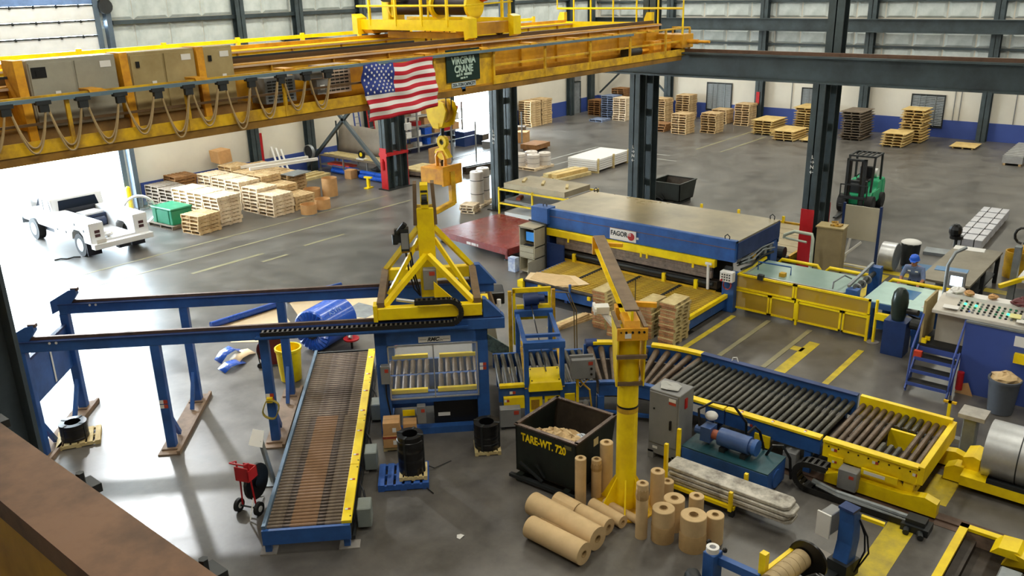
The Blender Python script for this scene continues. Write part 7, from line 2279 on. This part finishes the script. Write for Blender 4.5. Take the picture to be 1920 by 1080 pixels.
for k, (x, m, lab) in enumerate(((29.0, BlueW, 'blue step ladder leaning by the left wall'), (29.9, Red, 'red step ladder leaning by the left wall'))):
    b = B()
    for s in (-.22, .22):
        b.beam((s, -.35, 0), (s * .7, -.02, 2.9), .05, .06)
    t = T('ladder', lab, 'ladder', (x, 34.6, 0))
    for s in (-.22, .22):
        t.p('ladder_rail', B().beam((s, -.35, 0), (s * .7, -.02, 2.9), .05, .06), m)
    for q in range(8):
        u = (q + 1) / 9
        t.p('ladder_rung', B().box(-.22 + .066 * u, -.35 + .33 * u - .03, 2.9 * u - .015, .22 - .066 * u, -.35 + .33 * u + .03, 2.9 * u + .015), Galv)

# shelving and goods by the far open door
SH = T('storage_shelf', 'grey storage shelving filled with boxes by the far open door', 'shelf', (33.3, 34.0, 0))
for z in (.3, .85, 1.4, 1.95):
    SH.p('shelf_board', B().box(-2.6, -.35, z - .04, 2.6, .35, z), GreyC)
for x in (-2.6, -.9, .9, 2.6):
    for y in (-.34, .34):
        SH.p('shelf_post', B().box(x - .04, y - .04, 0, x + .04, y + .04, 2.3), GreyC)
rnd = random.Random(11)
cols = [(Card, 'brown'), (SteelD, 'black'), (Red, 'red'), (LabW, 'white'), (WoodG, 'grey-brown'), (BlueP, 'blue')]
for z, zn in ((.3, 'lowest'), (.85, 'second'), (1.4, 'third'), (1.95, 'top')):
    for i in range(7):
        w, h = rnd.uniform(.25, .5), rnd.uniform(.15, .4)
        m, cn = rnd.choice(cols)
        pos = ['far left', 'left', 'centre left', 'centre', 'centre right', 'right', 'far right'][i]
        one('stored_box', '%s box on the %s of the %s shelf by the open door' % (cn, pos, zn), 'box', B().box(-w / 2, -.22, 0, w / 2, .22, h), m, (33.3 - 2.2 + i * .73, 33.95, z + .002), rnd.uniform(-.1, .1))
for k in range(3):
    one('plywood_sheet', ['lowest plywood sheet beside the red column', 'middle plywood sheet beside the red column', 'uppermost pale plywood sheet beside the red column'][k], 'plywood', B().box(-.75, -1.2, 0, .75, 1.2, .08), (WoodG, WoodG, WoodL)[k], (28.5 + .03 * k, 28.9, .1 + .085 * k), .12 - .03 * k)
one('plywood_bearers', 'timber bearers under the plywood sheets by the red column', 'timber', B().box(-.7, -1.0, 0, .7, -.9, .1).box(-.7, .9, 0, .7, 1.0, .1).box(-.7, -1.0, 0, -.6, 1.0, .02), WoodG, (28.5, 28.9, 0), .12)
one('cardboard_sheet', 'tall cardboard panel standing behind the coil lifter', 'panel', B().box(-.9, -.02, 0, .9, .02, 1.0), Card, (30.4, 30.1, 0), .15)
one('steel_channel', 'long dirty steel channel lying on the floor behind the lifter', 'beam', B().box(-1.0, -.15, 0, 1.0, .15, .06).box(-1.0, -.15, .06, 1.0, -.1, .32).box(-1.0, .1, .06, 1.0, .15, .32), DumpI, (30.6, 27.6, 0), -.15)
for k, (x, y, s, m, lab) in enumerate(((35.4, 33.0, (.9, .7, .8), BlueDk, 'dark blue covered crate by the far open door'), (36.3, 32.6, (.6, .6, .55), SteelD, 'black tote left of the cage posts'), (35.9, 31.4, (1.0, .8, .35), GreyC, 'grey pipe pile before the far open door'), (36.9, 31.3, (.7, .6, .9), Card, 'tall brown carton inside the wire cage'), (37.9, 30.9, (.7, .6, .6), Card, 'low brown carton inside the wire cage'), (38.5, 31.6, (.6, .6, .75), WoodG, 'grey-brown crate by the cage post'))):
    one('stored_crate', lab, 'crate', B().box(-s[0] / 2, -s[1] / 2, 0, s[0] / 2, s[1] / 2, s[2] * .9).box(-s[0] / 2 - .02, -s[1] / 2 - .02, s[2] * .9, s[0] / 2 + .02, s[1] / 2 + .02, s[2]), m, (x, y, 0), .1 * k)
CG = T('cage_frame', 'grey steel pipe cage posts near the far open door', 'frame', (34.5, 30.1, 0))
for x, y in ((-2.2, -.7), (-2.6, .6), (1.6, -.6), (2.6, .8)):
    CG.p('cage_post', B().cyl((x, y, 0), (x, y, 2.0), .04, 8), Galv)
for z in (.05, 1.0, 1.95):
    CG.p('cage_rail', B().beam((-2.6, .6, z), (2.6, .8, z), .03, .03), Galv)
WR = [(25.35, 23.05, .27, 1.4, 'front'), (26.1, 23.4, .27, 1.4, 'rear')]
wrapm = mat('white_shrink_wrap', (214, 206, 198), .35, var=.06)
def white_roll(lab, x, y, r, h, grp):
    t = T('wrapped_roll', lab, 'wrapped roll', (x, y, .12), 0, grp)
    t.p('wrap_body', B().lathe([(0, 0), (r, 0), (r, h - .03), (r - .03, h), (.08, h), (.08, h - .05), (0, h - .05)], 24), wrapm, sm=True)
    t.p('band', B().pipe((0, 0, h * .72), (0, 0, h * .74), r + .004, r, 24), SteelD, sm=True)
    t.p('band', B().pipe((0, 0, h * .3), (0, 0, h * .32), r + .004, r, 24), SteelD, sm=True)
white_roll('front tall white wrapped roll beside the double column', 25.35, 23.1, .27, 1.3, 'tall white wrapped rolls')
white_roll('rear tall white wrapped roll beside the double column', 26.0, 23.35, .27, 1.3, 'tall white wrapped rolls')
pallet('pale pallet under the tall white rolls', None, 25.65, 23.2, 0, .2, 'lw3', (1.3, .8, .118), WoodW)
stack('small pale pallet in the low pile by the tall white rolls', None, 24.45, 22.7, 3, 'lw4', (.6, .6, .11), WoodW, .3)
for k, (x, y) in enumerate(((32.2, 26.5), (32.35, 25.75), (32.95, 26.35), (33.05, 25.6))):
    white_roll(['left', 'front', 'rear', 'right'][k] + ' short white wrapped roll in the group beyond the column', x, y, .3, .6, 'short white wrapped rolls')
pallet('pallet under the four short white rolls', None, 32.65, 26.05, 0, 0, 'lw5', (1.5, 1.5, .118), WoodW)
one('sheet_pack', 'brown sheet pack on skids on the far open floor', 'sheet pack', B().box(-.7, -.5, .1, .7, .5, .35).box(-.6, -.4, 0, -.45, .4, .1).box(.45, -.4, 0, .6, .4, .1), WoodB, (36.5, 28.9, 0), .1)
LBn = T('panel_bundle', 'long white wrapped panel bundle with upright battens', 'panel bundle', (34.6, 23.5, 0), .05)
LBn.p('panels', B().box(-1.5, -.8, .1, 1.5, .8, .62), LabW, bev=.01)
for k in range(4):
    LBn.p('panel_seam', B().box(-1.51, -.81, .2 + k * .1, 1.51, .81, .21 + k * .1), WoodG)
for x in (-1.4, 0, 1.4):
    LBn.p('batten', B().box(x - .05, -.86, 0, x + .05, -.8, .68), WoodL)
    LBn.p('bearer', B().box(x - .05, -.8, 0, x + .05, .8, .1), WoodL)
for k, (x, y, L) in enumerate(((31.7, 22.95, 1.1), (31.7, 23.3, 1.15), (31.5, 23.65, 1.0), (31.7, 23.1, 1.05), (31.6, 23.5, 1.05))):
    one('timber', ['front timber in the bundle before the white panels', 'middle timber in the bundle before the white panels', 'back timber in the bundle before the white panels', 'upper front timber in the bundle before the white panels', 'upper back timber in the bundle before the white panels'][k], 'timber', B().box(-L, -.16, 0, L, .16, .16), WoodY if k % 2 else WoodL, (x, y, 0 if k < 3 else .165), -.12)
